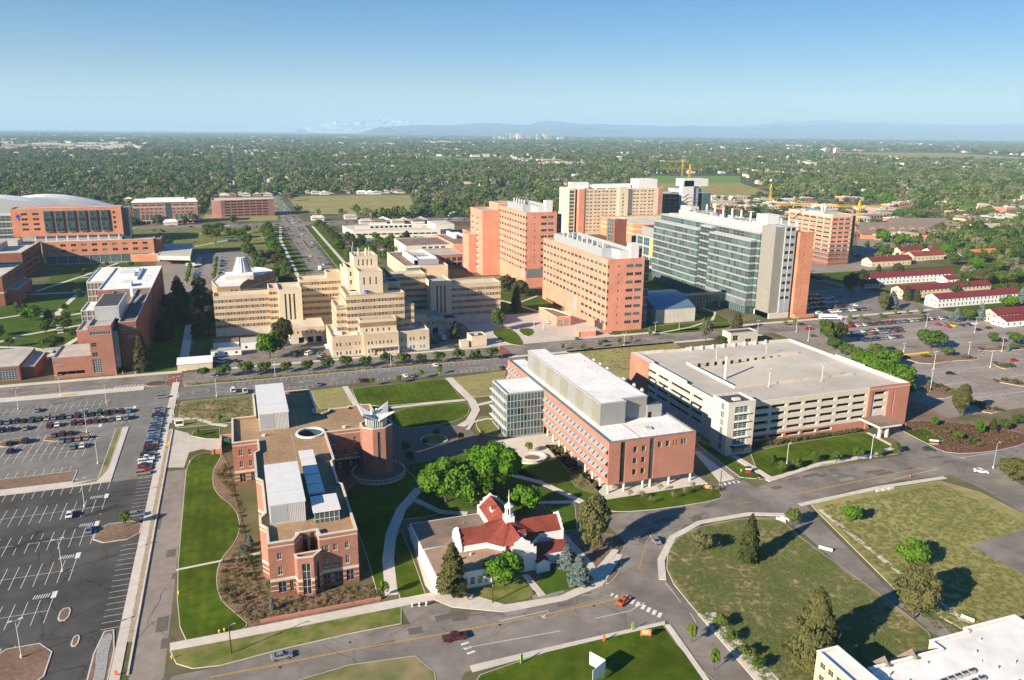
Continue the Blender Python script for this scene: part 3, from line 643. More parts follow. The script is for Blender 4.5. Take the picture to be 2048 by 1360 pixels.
# ------------------------------------------------------------------ painted lines
PL = MB(); PZ = .034
def line(a, c, wd=.12, z=PZ, m_='paint_line'):
    d = Vector((c[0] - a[0], c[1] - a[1])).normalized(); n_ = Vector((-d.y, d.x)) * wd / 2
    PL.poly([(a[0] + n_.x, a[1] + n_.y, z), (a[0] - n_.x, a[1] - n_.y, z), (c[0] - n_.x, c[1] - n_.y, z), (c[0] + n_.x, c[1] + n_.y, z)], m_)
def lines(pts, wd=.12, z=PZ, m_='paint_line'):
    for i in range(len(pts) - 1): line(pts[i], pts[i + 1], wd, z, m_)
def row_lines(x0, x1, y0, y1, p=2.75, mid=True, z=PZ, wd=.13):
    x = x1
    while x > x0: line((x, y0), (x, y1), wd, z); x -= p
    if mid: line((x0, (y0 + y1) / 2), (x1, (y0 + y1) / 2), wd, z + .004)
row_lines(-107, -60, 374.3, 379); row_lines(-300, -58, 355.3, 365.2); row_lines(-300, -46.6, 332, 349); row_lines(-300, -58.5, 308.5, 327); row_lines(-300, -58.7, 300, 312 if False else 311.9); row_lines(-300, -60.7, 286.8, 291.4, mid=False)
row_lines(-300, -46.3, 267.2, 273.2, mid=False); row_lines(-300, -46, 248.4, 260.4); row_lines(-300, -46.1, 229.6, 240.8); row_lines(-300, -48.4, 210.3, 222.2); row_lines(-300, -50.7, 191.8, 202.8); row_lines(-300, -55, 173.5, 184.4)
for (y0, y1) in ((184.6, 226.2), (242.5, 326), (326, 366)):
    y = y0
    while y < y1: line((-37.6 if y < 300 else -39, y), (-33.3, y)); y += 2.75
for (x, y) in ((-46, 260.4), (-46.1, 241), (-48.3, 222.3), (-50.7, 203), (-46.4, 349.3), (-57, 330)):
    PL.poly([(x - .6, y, PZ), (x + .6, y, PZ), (x + .6, y + 3.2, PZ), (x - .6, y + 3.2, PZ)], 'paint_line')
    for k in range(7): line((x - 4.6 + k * .55, y + .7), (x - 4.4 + k * .55, y + 2.6), .2)
for i in range(12): PL.poly([(-106 + i * 4.1, 374.6, PZ), (-104.2 + i * 4.1, 374.6, PZ), (-104.2 + i * 4.1, 376.4, PZ), (-106 + i * 4.1, 376.4, PZ)], 'paint_blue')
for i in range(58):
    x = -5 + i * 2.75
    line((x, 355.6), (x + .9, 360), .12, PZ + .01) if x < 128 and not 90 < x < 92 else None
    line((x, 369.2), (x + .9, 373.6), .12, PZ + .01) if x < 130 else None
for i in range(6): PL.poly([(54 + i * 3.6, 371, PZ + .01), (56 + i * 3.6, 371, PZ + .01), (56.2 + i * 3.6, 373, PZ + .01), (54.2 + i * 3.6, 373, PZ + .01)], 'paint_blue')
lines([(-20.6 + 3.6 * math.cos(t), 364.5 + 3.6 * math.sin(t)) for t in [2 * math.pi * i / 24 for i in range(25)]], .14, PZ + .01)
for k in (-1, 1): lines([(-14, 364.5 + k * 8), (-13, 364.5 + k * 3), (-7, 364.5 + k * 3), (-7, 364.5 + k * 8)], .12, PZ + .01)
for k in range(8): line((-58 + k * 1.6, 381.6), (-57 + k * 1.6, 384.5), .5)
# east lots
for (x0, x1, y0, y1) in ((345, 446, 370, 379), (330, 455, 354, 365), (318, 455, 337, 348.5), (300, 350, 320, 331), (370, 455, 319, 331)): row_lines(x0, x1, y0, y1, 2.8, wd=.2)
for (x0, x1, y0, y1) in ((300, 400, 296, 307), (296, 420, 279, 290), (292, 330, 262, 273), (345, 460, 262, 273), (300, 345, 243, 254), (360, 450, 243, 254), (420, 500, 296, 307)): row_lines(x0, x1, y0, y1, 2.8, wd=.2)
# yellow centre lines and arrows on the main road
for off in (0, .35):
    pts = px((420, 1356), (560, 1329), (700, 1301), (890, 1268), (1060, 1236), (1240, 1198))
    lines([(p[0], p[1] + off) for p in pts], .16, .045, 'paint_yellow')
lines(px((1095, 1238), (1160, 1208), (1240, 1195)), .16, .045, 'paint_yellow'); lines(px((1278, 1138), (1292, 1085), (1310, 1060)), .2, .045, 'paint_yellow'); lines(px((1470, 1008), (1500, 1004)), .2, .045, 'paint_yellow'); lines(px((1590, 988), (1840, 936)), .2, .045, 'paint_yellow'); lines(px((1590, 989.5), (1840, 937.5)), .16, .045, 'paint_yellow'); lines(px((1960, 890), (2060, 865)), .2, .045, 'paint_yellow')
lines(px((1790, 958), (1875, 938)), .16, .045); lines(px((1920, 916), (1990, 905)), .16, .045); lines(px((1000, 1242), (1096, 1221)), .16, .045); lines(px((1190, 1237), (1260, 1222), (1290, 1205)), .16, .045); lines(px((925, 1297), (1120, 1262)), .16, .045); lines(px((1330, 1165), (1362, 1205)), .14, .045); lines(px((1380, 1225), (1392, 1245)), .14, .045)
lines(px((1085, 1236), (1092, 1228), (1098, 1225)), .3, .045); lines(px((1084, 1231), (1085, 1236), (1092, 1236)), .3, .045)
for i in range(6): 
    a = at(1262 + i * 11, 1208 + i * 5.4); line(a, (a[0] + 1.5, a[1] + 1.5), .9, .045)
for i in range(4):
    a = at(1222 + i * 9, 1192 + i * 4); line(a, (a[0] + 1.0, a[1] + .9), .6, .046)
for i in range(5):
    a = at(1442 + i * 9, 972 - i * 1.6); line(a, (a[0] + .7, a[1] + 1.6), .9, .045)
for i in range(3):
    a = at(922 + i * 6, 1290 + i * 9); line(a, (a[0] + 2, a[1] + .4), .6, .045)
# street and avenue lines
for x in range(-240, 700, 9): line((x, 387.6), (x + 4.5, 387.6), .16, .03)
for i in range(60): line((62.5, 570 + i * 9), (62.5, 574 + i * 9), .2, .03); line((72.5, 570 + i * 9), (72.5, 574 + i * 9), .2, .03)
lines([(67.2, 570), (67.2, 795)], .25, .03, 'paint_yellow'); lines([(68, 570), (68, 795)], .25, .03, 'paint_yellow'); lines([(69, 885), (70, 1010)], .25, .03, 'paint_yellow')
for i in range(12): line((60 + i * 2.4, 1014), (60 + i * 2.4, 1018), .8, .035)
PL.build('road_markings', kind='structure')
PL = MB()
sheet('brick_crossing', rect(-35.8, 378.4, -29, 396.6), 'brick_paving', .026); sheet('brick_crossing', rect(129, 378.4, 135, 396.6), 'brick_paving', .026)

def quadstrip(a, c, wd, z, m_): line(a, c, wd, z, m_)
rp_ = random.Random(5)
for cl, n_ in ((px((430, 1340), (900, 1240), (1200, 1190)), 16), (px((1250, 1100), (1300, 1060), (1440, 1015)), 9), (px((1480, 990), (1700, 945), (1900, 920)), 13), ([(-25.6, 140), (-25.6, 270)], 7), ([(-250, 388), (440, 388)], 40), (px((1600, 1070), (1880, 1260)), 6), ([(67, 600), (70, 1300)], 18), ([(300, 350), (440, 300)], 14), ([(-200, 290), (-60, 380)], 14), ([(-120, 200), (-45, 250)], 8), ([(0, 364), (120, 364)], 10)):
    for _ in range(n_):
        k = rp_.randrange(len(cl) - 1); t = rp_.random(); a, c = Vector(cl[k]), Vector(cl[k + 1]); d = (c - a).normalized(); p = a + (c - a) * t + Vector((-d.y, d.x)) * rp_.uniform(-4, 4); l = rp_.uniform(2, 9)
        line(p, p + d * l, rp_.uniform(.8, 2.6), .0385 + rp_.uniform(0, .003), rp_.choice(['patch', 'patch', 'patch_pale']) if n_ != 8 else 'tar')
        q = p + Vector((rp_.uniform(-9, 9), rp_.uniform(-4, 4))); e = Vector((rp_.uniform(-1, 1), rp_.uniform(-1, 1))).normalized()
        for _k in range(4):
            e2 = (e + Vector((rp_.uniform(-.4, .4), rp_.uniform(-.4, .4)))).normalized(); line(q, q + e2 * 3, .1, .0425, 'tar'); q = q + e2 * 3
for _ in range(26):
    q = Vector((rp_.uniform(-130, -40), rp_.uniform(170, 380))); e = Vector((1, rp_.uniform(-.5, .5))) if rp_.random() < .6 else Vector((rp_.uniform(-.3, .3), 1))
    for _k in range(9):
        e2 = (e + Vector((rp_.uniform(-.35, .35), rp_.uniform(-.35, .35)))).normalized(); line(q, q + e2 * 4, .09, .0425, 'tar'); q = q + e2 * 4
for r0 in (9.5, 10.6):
    c0 = at(1975, 905); lines([(c0[0] + r0 * 2 * math.cos(t), c0[1] + r0 * 1.3 * math.sin(t)) for t in [math.pi * (.75 + .6 * i / 12) for i in range(13)]], .35, .0465, 'patch')
c0 = at(135, 886); lines([(c0[0] + 4 * math.cos(t), c0[1] + 3.4 * math.sin(t)) for t in [math.pi * (.2 + 1.5 * i / 14) for i in range(15)]], .3, .0435, 'tar')
for q in ((700, 1285), (1188, 1212), (1320, 1125), (1000, 1250), (1560, 975), (560, 1335)):
    c0 = at(*q); PL.poly([(c0[0] + .4 * math.cos(t), c0[1] + .4 * math.sin(t), .048) for t in [math.pi * i / 5 for i in range(10)]], 'tar')
PL.build('road_repairs', kind='structure')

# ------------------------------------------------------------------ mountains
mat('mountain', (.04, .08, .14), (.08, .12, .17), .0006, 1.0, detail=8); mat('snow', (.62, .64, .68), (.2, .25, .33), .0012, 1.0, detail=8, lo=.45, hi=.6)
def at_y(px_, py_, y):
    """point on the sight line at distance y up the grid: used only for far ridgelines"""
    r = np.array([(px_ - 1024) / F_PX, (py_ - 680) / F_PX, 1.0]); t = y / float(r @ GY)
    return t * float(r @ GX), CAM_H + t * float(r @ GZ)
def ridge(name, prof, y, depth, m_, lab, foot=0):
    pts = []
    for (a, b_), (c, d_) in zip(prof[:-1], prof[1:]):
        n_ = max(2, int((c - a) / 6))
        for i in range(n_):
            t = i / n_; jit = random.uniform(-.55, .55); pts.append(at_y(a + (c - a) * t, b_ + (d_ - b_) * t + jit, y))
    pts.append(at_y(*prof[-1], y))
    nx = len(pts); ny = 10; vs, fs = [], []
    for j in range(ny + 1):
        t = j / ny
        for i, (x, z) in enumerate(pts):
            prof_ = t ** .8
            vs.append((x + random.uniform(-200, 200) * (1 - t) , y - depth * (1 - t) + (random.uniform(-.25, .25) * depth / ny if 0 < j < ny else 0), foot + (z - foot) * prof_ * (1 if j in (0, ny) else random.uniform(.8, 1.1))))
    for j in range(ny):
        for i in range(nx - 1): fs.append((j * nx + i, j * nx + i + 1, (j + 1) * nx + i + 1, (j + 1) * nx + i))
    b0 = len(vs); vs += [(x, y + depth, foot) for x, z in pts]
    for i in range(nx - 1): fs.append((ny * nx + i, ny * nx + i + 1, b0 + i + 1, b0 + i))
    me = bpy.data.meshes.new(name); me.from_pydata(vs, [], fs); me.materials.append(MATS[m_]); me.update()
    put(me, name, kind='structure')
ridge('foothills', [(760, 254), (800, 252), (860, 250), (900, 250.5), (960, 246), (1000, 247), (1030, 249), (1060, 250), (1075, 244), (1095, 241.5), (1120, 243), (1160, 248), (1200, 247.5), (1250, 250), (1330, 252), (1380, 251), (1450, 253), (1510, 254), (1530, 251), (1600, 250), (1700, 248), (1850, 250), (1960, 251), (2010, 249), (2060, 253), (2300, 250), (2700, 255), (3100, 260)], 28000, 5500, 'mountain', '')
ridge('back_range', [(1420, 256), (1470, 252), (1520, 249), (1560, 243), (1600, 244.5), (1630, 240.5), (1680, 242), (1720, 246), (1750, 244), (1810, 243), (1850, 248), (1980, 250), (2100, 246), (2300, 252), (2600, 250)], 34000, 5000, 'mountain', '')
ridge('snow_peaks', [(600, 256), (640, 250), (670, 242), (690, 243), (715, 239.5), (735, 241), (760, 237.5), (790, 240), (815, 241), (840, 247), (900, 251), (1000, 256)], 40000, 4000, 'snow', '')

# ------------------------------------------------------------------ haze
hm = bpy.data.materials.new('haze'); hm.use_nodes = True; hn = hm.node_tree.nodes; hn.clear()
ho = hn.new('ShaderNodeOutputMaterial'); pv = hn.new('ShaderNodeVolumePrincipled'); pv.inputs['Color'].default_value = (.52, .77, 1.0, 1); pv.inputs['Density'].default_value = 1 / 19000; pv.inputs['Anisotropy'].default_value = 0.0
hm.node_tree.links.new(pv.outputs[0], ho.inputs['Volume']); MATS['haze'] = hm
mb = MB(); mb.box(-60000, -8000, -1.5, 90000, 75000, 900, 'haze', bottom=True); mb.build('haze', kind='stuff')
# ------------------------------------------------------------------ buildings
def S(**k): return k
WBRICK = S(nx=2, ny=2, frame='frame_white', glass='glass_dark', sill='stone_white')
WBIG = S(nx=2, ny=2, frame='frame_grey', glass='glass_dark')

# ---- three-storey red brick research building, foreground left
b = Bld('brick_laboratory', 'long three-storey red brick building with tan gravel roof, white sheds and round light well', 'building', 1.5, 186)
fp = [(1.5, 185.6), (7.9, 185.6), (9.7, 188.8), (13.7, 189.2), (14.1, 185.8), (23.8, 186), (23.8, 215), (22.8, 216), (22.8, 232), (23.8, 233.5), (23.8, 257.4), (36.2, 257.4), (36.2, 260), (43, 262), (43, 281.5), (34.5, 281.5), (34.3, 280.6), (27.6, 280.8), (27, 278.6), (24.6, 276.8), (22.2, 278.2), (22, 281), (23.2, 284), (22.9, 306.5), (1.3, 307), (1.3, 281.5), (-6.5, 281.3), (-6.5, 257), (1.4, 257.2), (1.4, 248), (0, 246.5), (0, 226.5), (1.5, 224), (1.5, 203), (0, 200.5), (0, 196.5), (1.5, 194)]
H = 15.2
lab_bands = ([1.7, 1.95, 3.0, 3.25, 4.3, 5.15, 13.9, 14.2], lambda z: 'stone_white' if (1.7 < z < 1.95 or 3.0 < z < 3.25 or 4.3 < z < 5.15 or 13.9 < z < 14.2) else ('brick_dark' if z < 4.3 else 'brick_red'))
def wcol(us, rows_, st): return [(u, u + w_, a, b_, st) for u, w_ in us for a, b_ in rows_]
ops = {}
ops[0] = wcol([(2.1, 1.1)], [(6.1, 8.4), (10.4, 12.2)], WBRICK) + wcol([(1.9, 2.0), (4.7, .95)], [(.9, 4.0)], WBIG)
ops[1] = []
ops[2] = wcol([(.5, 1.2), (2.4, 1.2)], [(9.4, 14.6)], S(nx=1, ny=3, frame='frame_dark', glass='glass_dark'))
ops[4] = wcol([(.5, .5), (1.3, 1.0), (3.4, 1.0), (6.4, 1.0)], [(6.1, 8.4), (10.4, 12.2)], WBRICK) + wcol([(.4, 2.0), (3.4, 2.1), (6.4, 2.0)], [(.9, 4.0)], WBIG)
for e_, n_ in ((5, 6), (9, 5)): 
    L_ = math.dist(fp[e_], fp[e_ + 1])
    for a, b_ in ((6.1, 8.2), (10.4, 12.2)): ops.setdefault(e_, []).extend(row(n_, L_, 1.1, a, b_, 1, **WBRICK))
    ops[e_] += row(n_, L_, 2.0, .9, 4.0, 1, **WBIG)
ops[10] = [o for a, b_ in ((6.3, 8.4), (10.4, 12.4)) for o in row(3, 12.4, 1.1, a, b_, .6, **WBRICK)] + row(3, 12.4, 2.4, .8, 4, .6, **WBIG)
ops[27] = [o for a, b_ in ((6.3, 8.4), (10.4, 12.4)) for o in row(2, 7.9, 1.1, a, b_, 1, **WBRICK)] + wcol([(1.6, 1.9), (5.2, 1.1)], [(.9, 4)], WBIG)
ops[26] = wcol([(4, 1.2), (10, 1.2), (20, 1.2)], [(6.3, 8.4), (10.4, 12.4)], WBRICK)
n_ = len(fp)
for e_ in range(28, n_):
    L_ = math.dist(fp[e_], fp[(e_ + 1) % n_])
    if L_ > 5:
        k = max(1, int(L_ / 6))
        ops[e_] = row(k, L_, 1.3, 5.6, 12.4, 1, nx=1, ny=4, frame='frame_white', glass='glass_dark') + row(k, L_, 1.9, .9, 4, 1, **WBIG)
# roof with the round light well cut out
fpc = ccw(fp)
b.block(fp, 0, H, 'brick_red', None or 'roof_gravel', .9, 'precast', ops, lab_bands, .55)
b.roof.f.pop(); b.roof.m.pop()
inn = shrink(fpc, .55); zr = H - .9
cx, cy, cr = 18.9, 260.2, 4.3
circ = [(cx + cr * math.cos(t), cy + cr * math.sin(t)) for t in [2 * math.pi * i / 28 for i in range(28)]]
# west / east halves meeting on x = cx
def clip(poly, xc, keep_right):
    r = []
    for i in range(len(poly)):
        a, c = poly[i - 1], poly[i]
        ina = (a[0] > xc) == keep_right; inc = (c[0] > xc) == keep_right
        if ina != inc:
            t = (xc - a[0]) / (c[0] - a[0]); r.append((xc, a[1] + t * (c[1] - a[1])))
        if inc: r.append(c)
    return r
for keep in (False, True):
    half = clip(inn, cx, keep)
    on = sorted([i for i in range(len(half)) if abs(half[i][0] - cx) < 1e-6], key=lambda i: half[i][1])
    # insert the half circle on the edge of the cut that spans the well
    for i in range(len(half)):
        a, c = half[i], half[(i + 1) % len(half)]
        if abs(a[0] - cx) < 1e-6 and abs(c[0] - cx) < 1e-6 and min(a[1], c[1]) < cy - cr and max(a[1], c[1]) > cy + cr:
            hc = [p for p in circ if (p[0] > cx + 1e-6) == keep and abs(p[0] - cx) > 1e-6]
            hc = [(cx, cy - cr)] + sorted(hc, key=lambda p: p[1]) + [(cx, cy + cr)]
            if a[1] > c[1]: hc = hc[::-1]
            half = half[:i + 1] + hc + half[i + 1:]
            break
    b.roof.poly([(p[0], p[1], zr) for p in half], 'roof_gravel')
well = MB(); ring = MB()
for i in range(28):
    p, q = circ[i], circ[(i + 1) % 28]
    well.poly([(q[0], q[1], 0.3), (p[0], p[1], 0.3), (p[0], p[1], zr), (q[0], q[1], zr)], 'glass_teal' if i % 2 else 'glass_blue')
    f = lambda P_, r: (cx + (P_[0] - cx) * r / cr, cy + (P_[1] - cy) * r / cr)
    a1, a2, b1, b2 = f(p, 4.15), f(q, 4.15), f(p, 4.9), f(q, 4.9)
    ring.poly([(a1[0], a1[1], zr + .55), (b1[0], b1[1], zr + .55), (b2[0], b2[1], zr + .55), (a2[0], a2[1], zr + .55)], 'metal_white')
    ring.poly([(b1[0], b1[1], zr), (b2[0], b2[1], zr), (b2[0], b2[1], zr + .55), (b1[0], b1[1], zr + .55)], 'metal_white')
    ring.poly([(a2[0], a2[1], zr), (a1[0], a1[1], zr), (a1[0], a1[1], zr + .55), (a2[0], a2[1], zr + .55)], 'metal_white')
well.poly([(p[0], p[1], .3) for p in circ], 'lawn')
b.part('light_well', well); b.part('light_well_rim', ring)
# lower bay on the front
bay = Bld.__new__(Bld); bay.__dict__.update(b.__dict__); 
b.block([(7.7, 185.58), (8.2, 183.4), (12.2, 182.9), (14.6, 185.78)], 0, 11.2, 'brick_red', 'roof_gravel', .8, 'precast',
        {1: wcol([(1.1, 2.1)], [(.6, 9.4)], S(nx=2, ny=4, frame='frame_white', glass='glass_dark')), 2: wcol([(1.0, 1.2)], [(1.0, 9.0)], S(nx=1, ny=4, frame='frame_dark', glass='glass_dark'))}, lab_bands, .4)
# arcs in the ballast and joint strips
mb = MB()
for r_, w_ in ((6.6, .12), (7.4, .12)):
    pr = [(cx + r_ * math.cos(t), cy + r_ * math.sin(t)) for t in [math.radians(a) for a in range(-190 if r_ < 7 else -20, 110, 8)]]
    st_ = strip([p for p in pr if p[0] < 43], w_)
    h2 = len(st_) // 2
    for i in range(h2 - 1):
        mb.poly([(q[0], q[1], zr + .02) for q in (st_[i], st_[i + 1], st_[2 * h2 - 2 - i], st_[2 * h2 - 1 - i])], 'roof_pale')
mb.box(12.6, 224, zr, 12.75, 264, zr + .03, 'roof_pale'); mb.box(13.6, 266, zr, 13.85, 292, zr + .03, 'roof_pale'); mb.box(15.0, 266, zr, 15.25, 288, zr + .03, 'roof_pale')
b.part('ballast_strip', mb)
# rooftop sheds: (x0,y0,x1,y1,top)
def shed(x0, y0, x1, y1, z0, z1, sunk=.3, panel=True):
    m_ = MB()
    m_.box(x0, y0, z0, x1, y1, z1, 'metal_light')
    k = int((x1 - x0) / .45)
    for i in range(k): m_.box(x0 + (i + .25) * (x1 - x0) / k, y0 - .08, z0 + .15, x0 + (i + .65) * (x1 - x0) / k, y0 + .02, z1 - .15, 'metal_white')
    m_.box(x0 - .15, y0 - .15, z1, x1 + .15, y1 + .15, z1 + .28, 'metal_white')
    e = b.part('rooftop_shed', m_)
    for t in (.27,): 
        g = MB(); g.box(x0, y0 + (y1 - y0) * t, z1 + .285, x1, y0 + (y1 - y0) * t + .12, z1 + .33, 'metal_light'); g.build('roof_seam', e)
    e.children[0].location = (-b.x * 0, 0, 0)
    e.children[0].location = (-b.x, -b.y, 0)
    if panel:
        g = MB(); g.box(x0 + .3, y0 - .14, z0 + .9, x0 + (x1 - x0) * .5, y0 - .05, z1 - .35, 'louvre'); c = g.build('louvre_panel', e); c.location = (-b.x, -b.y, 0)
shed(2.7, 196.7, 11.9, 223.5, zr, 20.0)
shed(2.6, 267.6, 12.5, 301, zr, 20.3)
for (x0, y0, x1, y1, z1) in ((13.6, 233.0, 17.6, 238.2, 17.3), (13.7, 226.6, 17.6, 231.6, 17.3), (13.7, 220.2, 17.7, 225.2, 17.3), (13.8, 213.2, 17.7, 218.8, 17.3), (13.8, 207.0, 17.8, 212.0, 17.3), (13.8, 194.2, 20.5, 203.0, 18.0)):
    m_ = MB(); nx = 5
    m_.box(x0 + .2, y0 + .2, zr, x1 - .2, y1 - .2, z1 - .5, 'glass_teal')
    for i in range(nx + 1):
        xx = x0 + .15 + (x1 - x0 - .4) * i / nx
        m_.box(xx, y0 + .1, zr, xx + .1, y0 + .2, z1 - .5, 'frame_white'); m_.box(xx, y1 - .2, zr, xx + .1, y1 - .1, z1 - .5, 'frame_white')
    m_.box(x0 + .15, y0 + .08, zr + 1.1, x1 - .15, y0 + .16, zr + 1.2, 'frame_white')
    m_.box(x0 - .2, y0 - .3, z1 - .5, x1 + .2, y1 + .3, z1, 'metal_white')
    b.part('roof_monitor', m_)
b.done()
for (x, y) in ((3.6, 262.5), (30.5, 262), (9, 189.5)):
    m_ = MB(); m_.box(x - .5, y - .4, zr, x + .5, y + .4, zr + .7, 'metal_white'); m_.cyl(x + .9, y + .2, zr, zr + .9, .25, 'metal_light', 8); 
    o = m_.build('roof_vent', None, (x, y, zr)); 
    o['category'] = 'vent'; o['label'] = {3.6: 'white vent box on the tan gravel roof by the northern white shed', 30.5: 'white vent box on the tan roof between light well and brick tower', 9: 'small vent on the tan gravel roof near the front parapet'}[x]

# ---- octagonal brick tower with a winged metal roof
tx, ty = 40.3, 252.6
b = Bld('brick_tower', 'octagonal red brick tower with glass lantern and upswept shiny metal roof', 'tower', tx, ty)
oct_ = [(tx + 5.6 * math.cos(math.radians(a)), ty + 5.6 * math.sin(math.radians(a))) for a in range(-112, 248, 45)]
o8 = {}
for i in range(8):
    L_ = math.dist(oct_[i], oct_[(i + 1) % 8])
    o8[i] = [(.5, L_ - .5, .1, 5.6, S(nx=2, ny=1, frame='brick_dark', glass='interior_shade', depth=.6))]
    if i in (0, 2, 4, 6): o8[i].append((L_ / 2 - .5, L_ / 2 + .5, 7, 17, S(nx=1, ny=5, frame='frame_dark', glass='glass_teal')))
b.block(oct_, .9, 18.2, 'brick_red', 'roof_pale', .7, 'stone_white', o8, None, .4)
m_ = MB(); l8 = [(tx + 3.6 * math.cos(math.radians(a)), ty + 3.6 * math.sin(math.radians(a))) for a in range(-112, 248, 45)]
m_.prism(l8, 17.5, 20.6, 'glass_teal')
for i in range(8):
    for k in range(4):
        p = Vector(l8[i]).lerp(Vector(l8[(i + 1) % 8]), k / 4) ; m_.box(p.x - .12, p.y - .12, 17.5, p.x + .12, p.y + .12, 20.7, 'metal_white')
b.part('lantern', m_)
m_ = MB()
for k in range(4):
    a0 = math.radians(-112 + 90 * k + 22.5)
    for s_ in (0, 1):
        a, c = a0 + s_ * math.pi / 4, a0 + (s_ + 1) * math.pi / 4
        R1, R2 = (4.2, 7.6) if s_ == 0 else (7.6, 4.2); Z1, Z2 = (20.9, 24.0) if s_ == 0 else (24.0, 20.9)
        p1 = (tx + R1 * math.cos(a), ty + R1 * math.sin(a), Z1); p2 = (tx + R2 * math.cos(c), ty + R2 * math.sin(c), Z2)
        ap = (tx, ty, 21.3)
        m_.poly([ap, p1, p2], 'metal_light'); m_.poly([(tx, ty, 20.6), (p2[0], p2[1], p2[2] - .5), (p1[0], p1[1], p1[2] - .5)], 'metal_grey')
        m_.poly([(p1[0], p1[1], p1[2] - .5), (p2[0], p2[1], p2[2] - .5), p2, p1], 'metal_white')
m_.cyl(tx - 1.2, ty + .5, 21, 23.2, .5, 'metal_white', 8); m_.cyl(tx + .6, ty + 1.5, 21, 23, .5, 'metal_white', 8)
b.part('winged_roof', m_)
m_ = MB(); m_.cyl(tx, ty - 1.5, 0, .9, 9.2, 'precast', 40, top='plaza')
for i in range(40):
    t = 2 * math.pi * i / 40; m_.box(tx + 9 * math.cos(t) - .18, ty - 1.5 + 9 * math.sin(t) - .18, .9, tx + 9 * math.cos(t) + .18, ty - 1.5 + 9 * math.sin(t) + .18, 1.7, 'precast')
    t2 = 2 * math.pi * (i + 1) / 40
    m_.bar((tx + 9 * math.cos(t), ty - 1.5 + 9 * math.sin(t), 1.75), (tx + 9 * math.cos(t2), ty - 1.5 + 9 * math.sin(t2), 1.75), .12, 'precast', 4)
b.part('terrace', m_)
b.done()

# ---- research building with the white roof, on columns
b = Bld('white_roofed_laboratory', 'orange brick building on columns with white roof, grey rooftop block and glass wing', 'building', 108.7, 212)
fp = [(108.7, 212), (141, 212), (141, 238), (134.5, 238), (134.5, 300), (116.5, 300), (116.5, 312.6), (108.7, 312.6)]
WO = S(nx=1, ny=1, frame='stone_white', glass=('glass_dark', 'glass_dark', 'glass_blue'), depth=.35)
GS = S(nx=1, ny=8, frame='frame_dark', glass=('glass_teal', 'glass_dark'), depth=.4)
ops = {0: [(4.2, 6.0, 3.5, 17.9, GS), (14.9, 16.6, 3.5, 17.9, GS)] + wcol([(8.9, 1.5), (12.0, 1.5)], [(5.6, 7.7), (9.6, 11.7), (13.6, 15.7)], WO) + wcol([(17.9, 1.5), (20.9, 1.5), (23.7, .45), (24.9, .45)], [(14.2, 16.3)], WO) + [(26.7, 28.8, 14.2, 16.3, S(nx=2, ny=1, frame='stone_white', glass='glass_blue'))]}
ops[7] = []
for za in (5.4, 9.5, 13.6):
    ops[7] += [(45.5 + i * 3.27, 45.5 + i * 3.27 + 2.3, za, za + 1.9, S(nx=2, ny=1, frame='frame_dark', glass='glass_dark')) for i in range(17)]
    ops[7] += [(1.5 + i * 3.3, 1.5 + i * 3.3 + 2.3, za, za + 1.9, S(nx=2, ny=1, frame='frame_dark', glass='glass_dark')) for i in range(7)]
b.block(fp, 3.3, 18.3, 'brick_salmon', 'roof_white', .5, 'metal_grey', ops, None, .5)
m_ = MB(); m_.poly([(p[0], p[1], 3.3) for p in ccw(fp)][::-1], 'concrete'); m_.box(112, 215, 0, 138, 296, 3.35, 'panel_grey'); m_.box(114.5, 216, .1, 130, 216.6, 3.2, 'glass_dark')
b.part('recessed_ground_floor', m_)
m_ = MB(); m_.box(109.3, 212.6, 17.3, 111.6, 268, 17.6, 'roof_dark'); b.part('gutter', m_) if False else None
cm = MB(); cm.cyl(0, 0, 0, 3.35, .38, 'precast_white', 12); cmesh = cm.mesh('column')
for x in (109.2, 115, 122, 124.8, 132, 140.3): put(cmesh, 'column', b.o, (x - b.x, 212.6 - b.y, 0))
for k in range(1, 10): put(cmesh, 'column', b.o, (109.2 - b.x, 212.6 + k * 5.9 - b.y, 0))
sh = MB(); sh.box(0, -.1, .1, 2.5, 0, .2, 'metal_grey', bottom=True)
for i in range(6): sh.v.extend([(0, -.15 - i * .2, .3 - i * .2), (2.5, -.15 - i * .2, .3 - i * .2), (2.5, -.38 - i * .2, .16 - i * .2), (0, -.38 - i * .2, .16 - i * .2)]); sh.f.append(tuple(range(len(sh.v) - 4, len(sh.v)))); sh.m.append(sh.mi('louvre'))
sh.bar((0, -.05, .3), (0, -1.4, -.9), .05, 'metal_light', 4); sh.bar((2.5, -.05, .3), (2.5, -1.4, -.9), .05, 'metal_light', 4); sh.bar((0, -1.4, -.9), (2.5, -1.4, -.9), .06, 'metal_light', 4)
shm = sh.mesh('sunshade')
for za in (5.4, 9.5, 13.6):
    for i in range(17): put(shm, 'sunshade', b.o, (0, 312.6 - 45.4 - i * 3.27 - b.y, za + 1.9), -math.pi / 2)
    for i in range(7): put(shm, 'sunshade', b.o, (0, 312.6 - 1.4 - i * 3.3 - b.y, za + 1.9), -math.pi / 2)
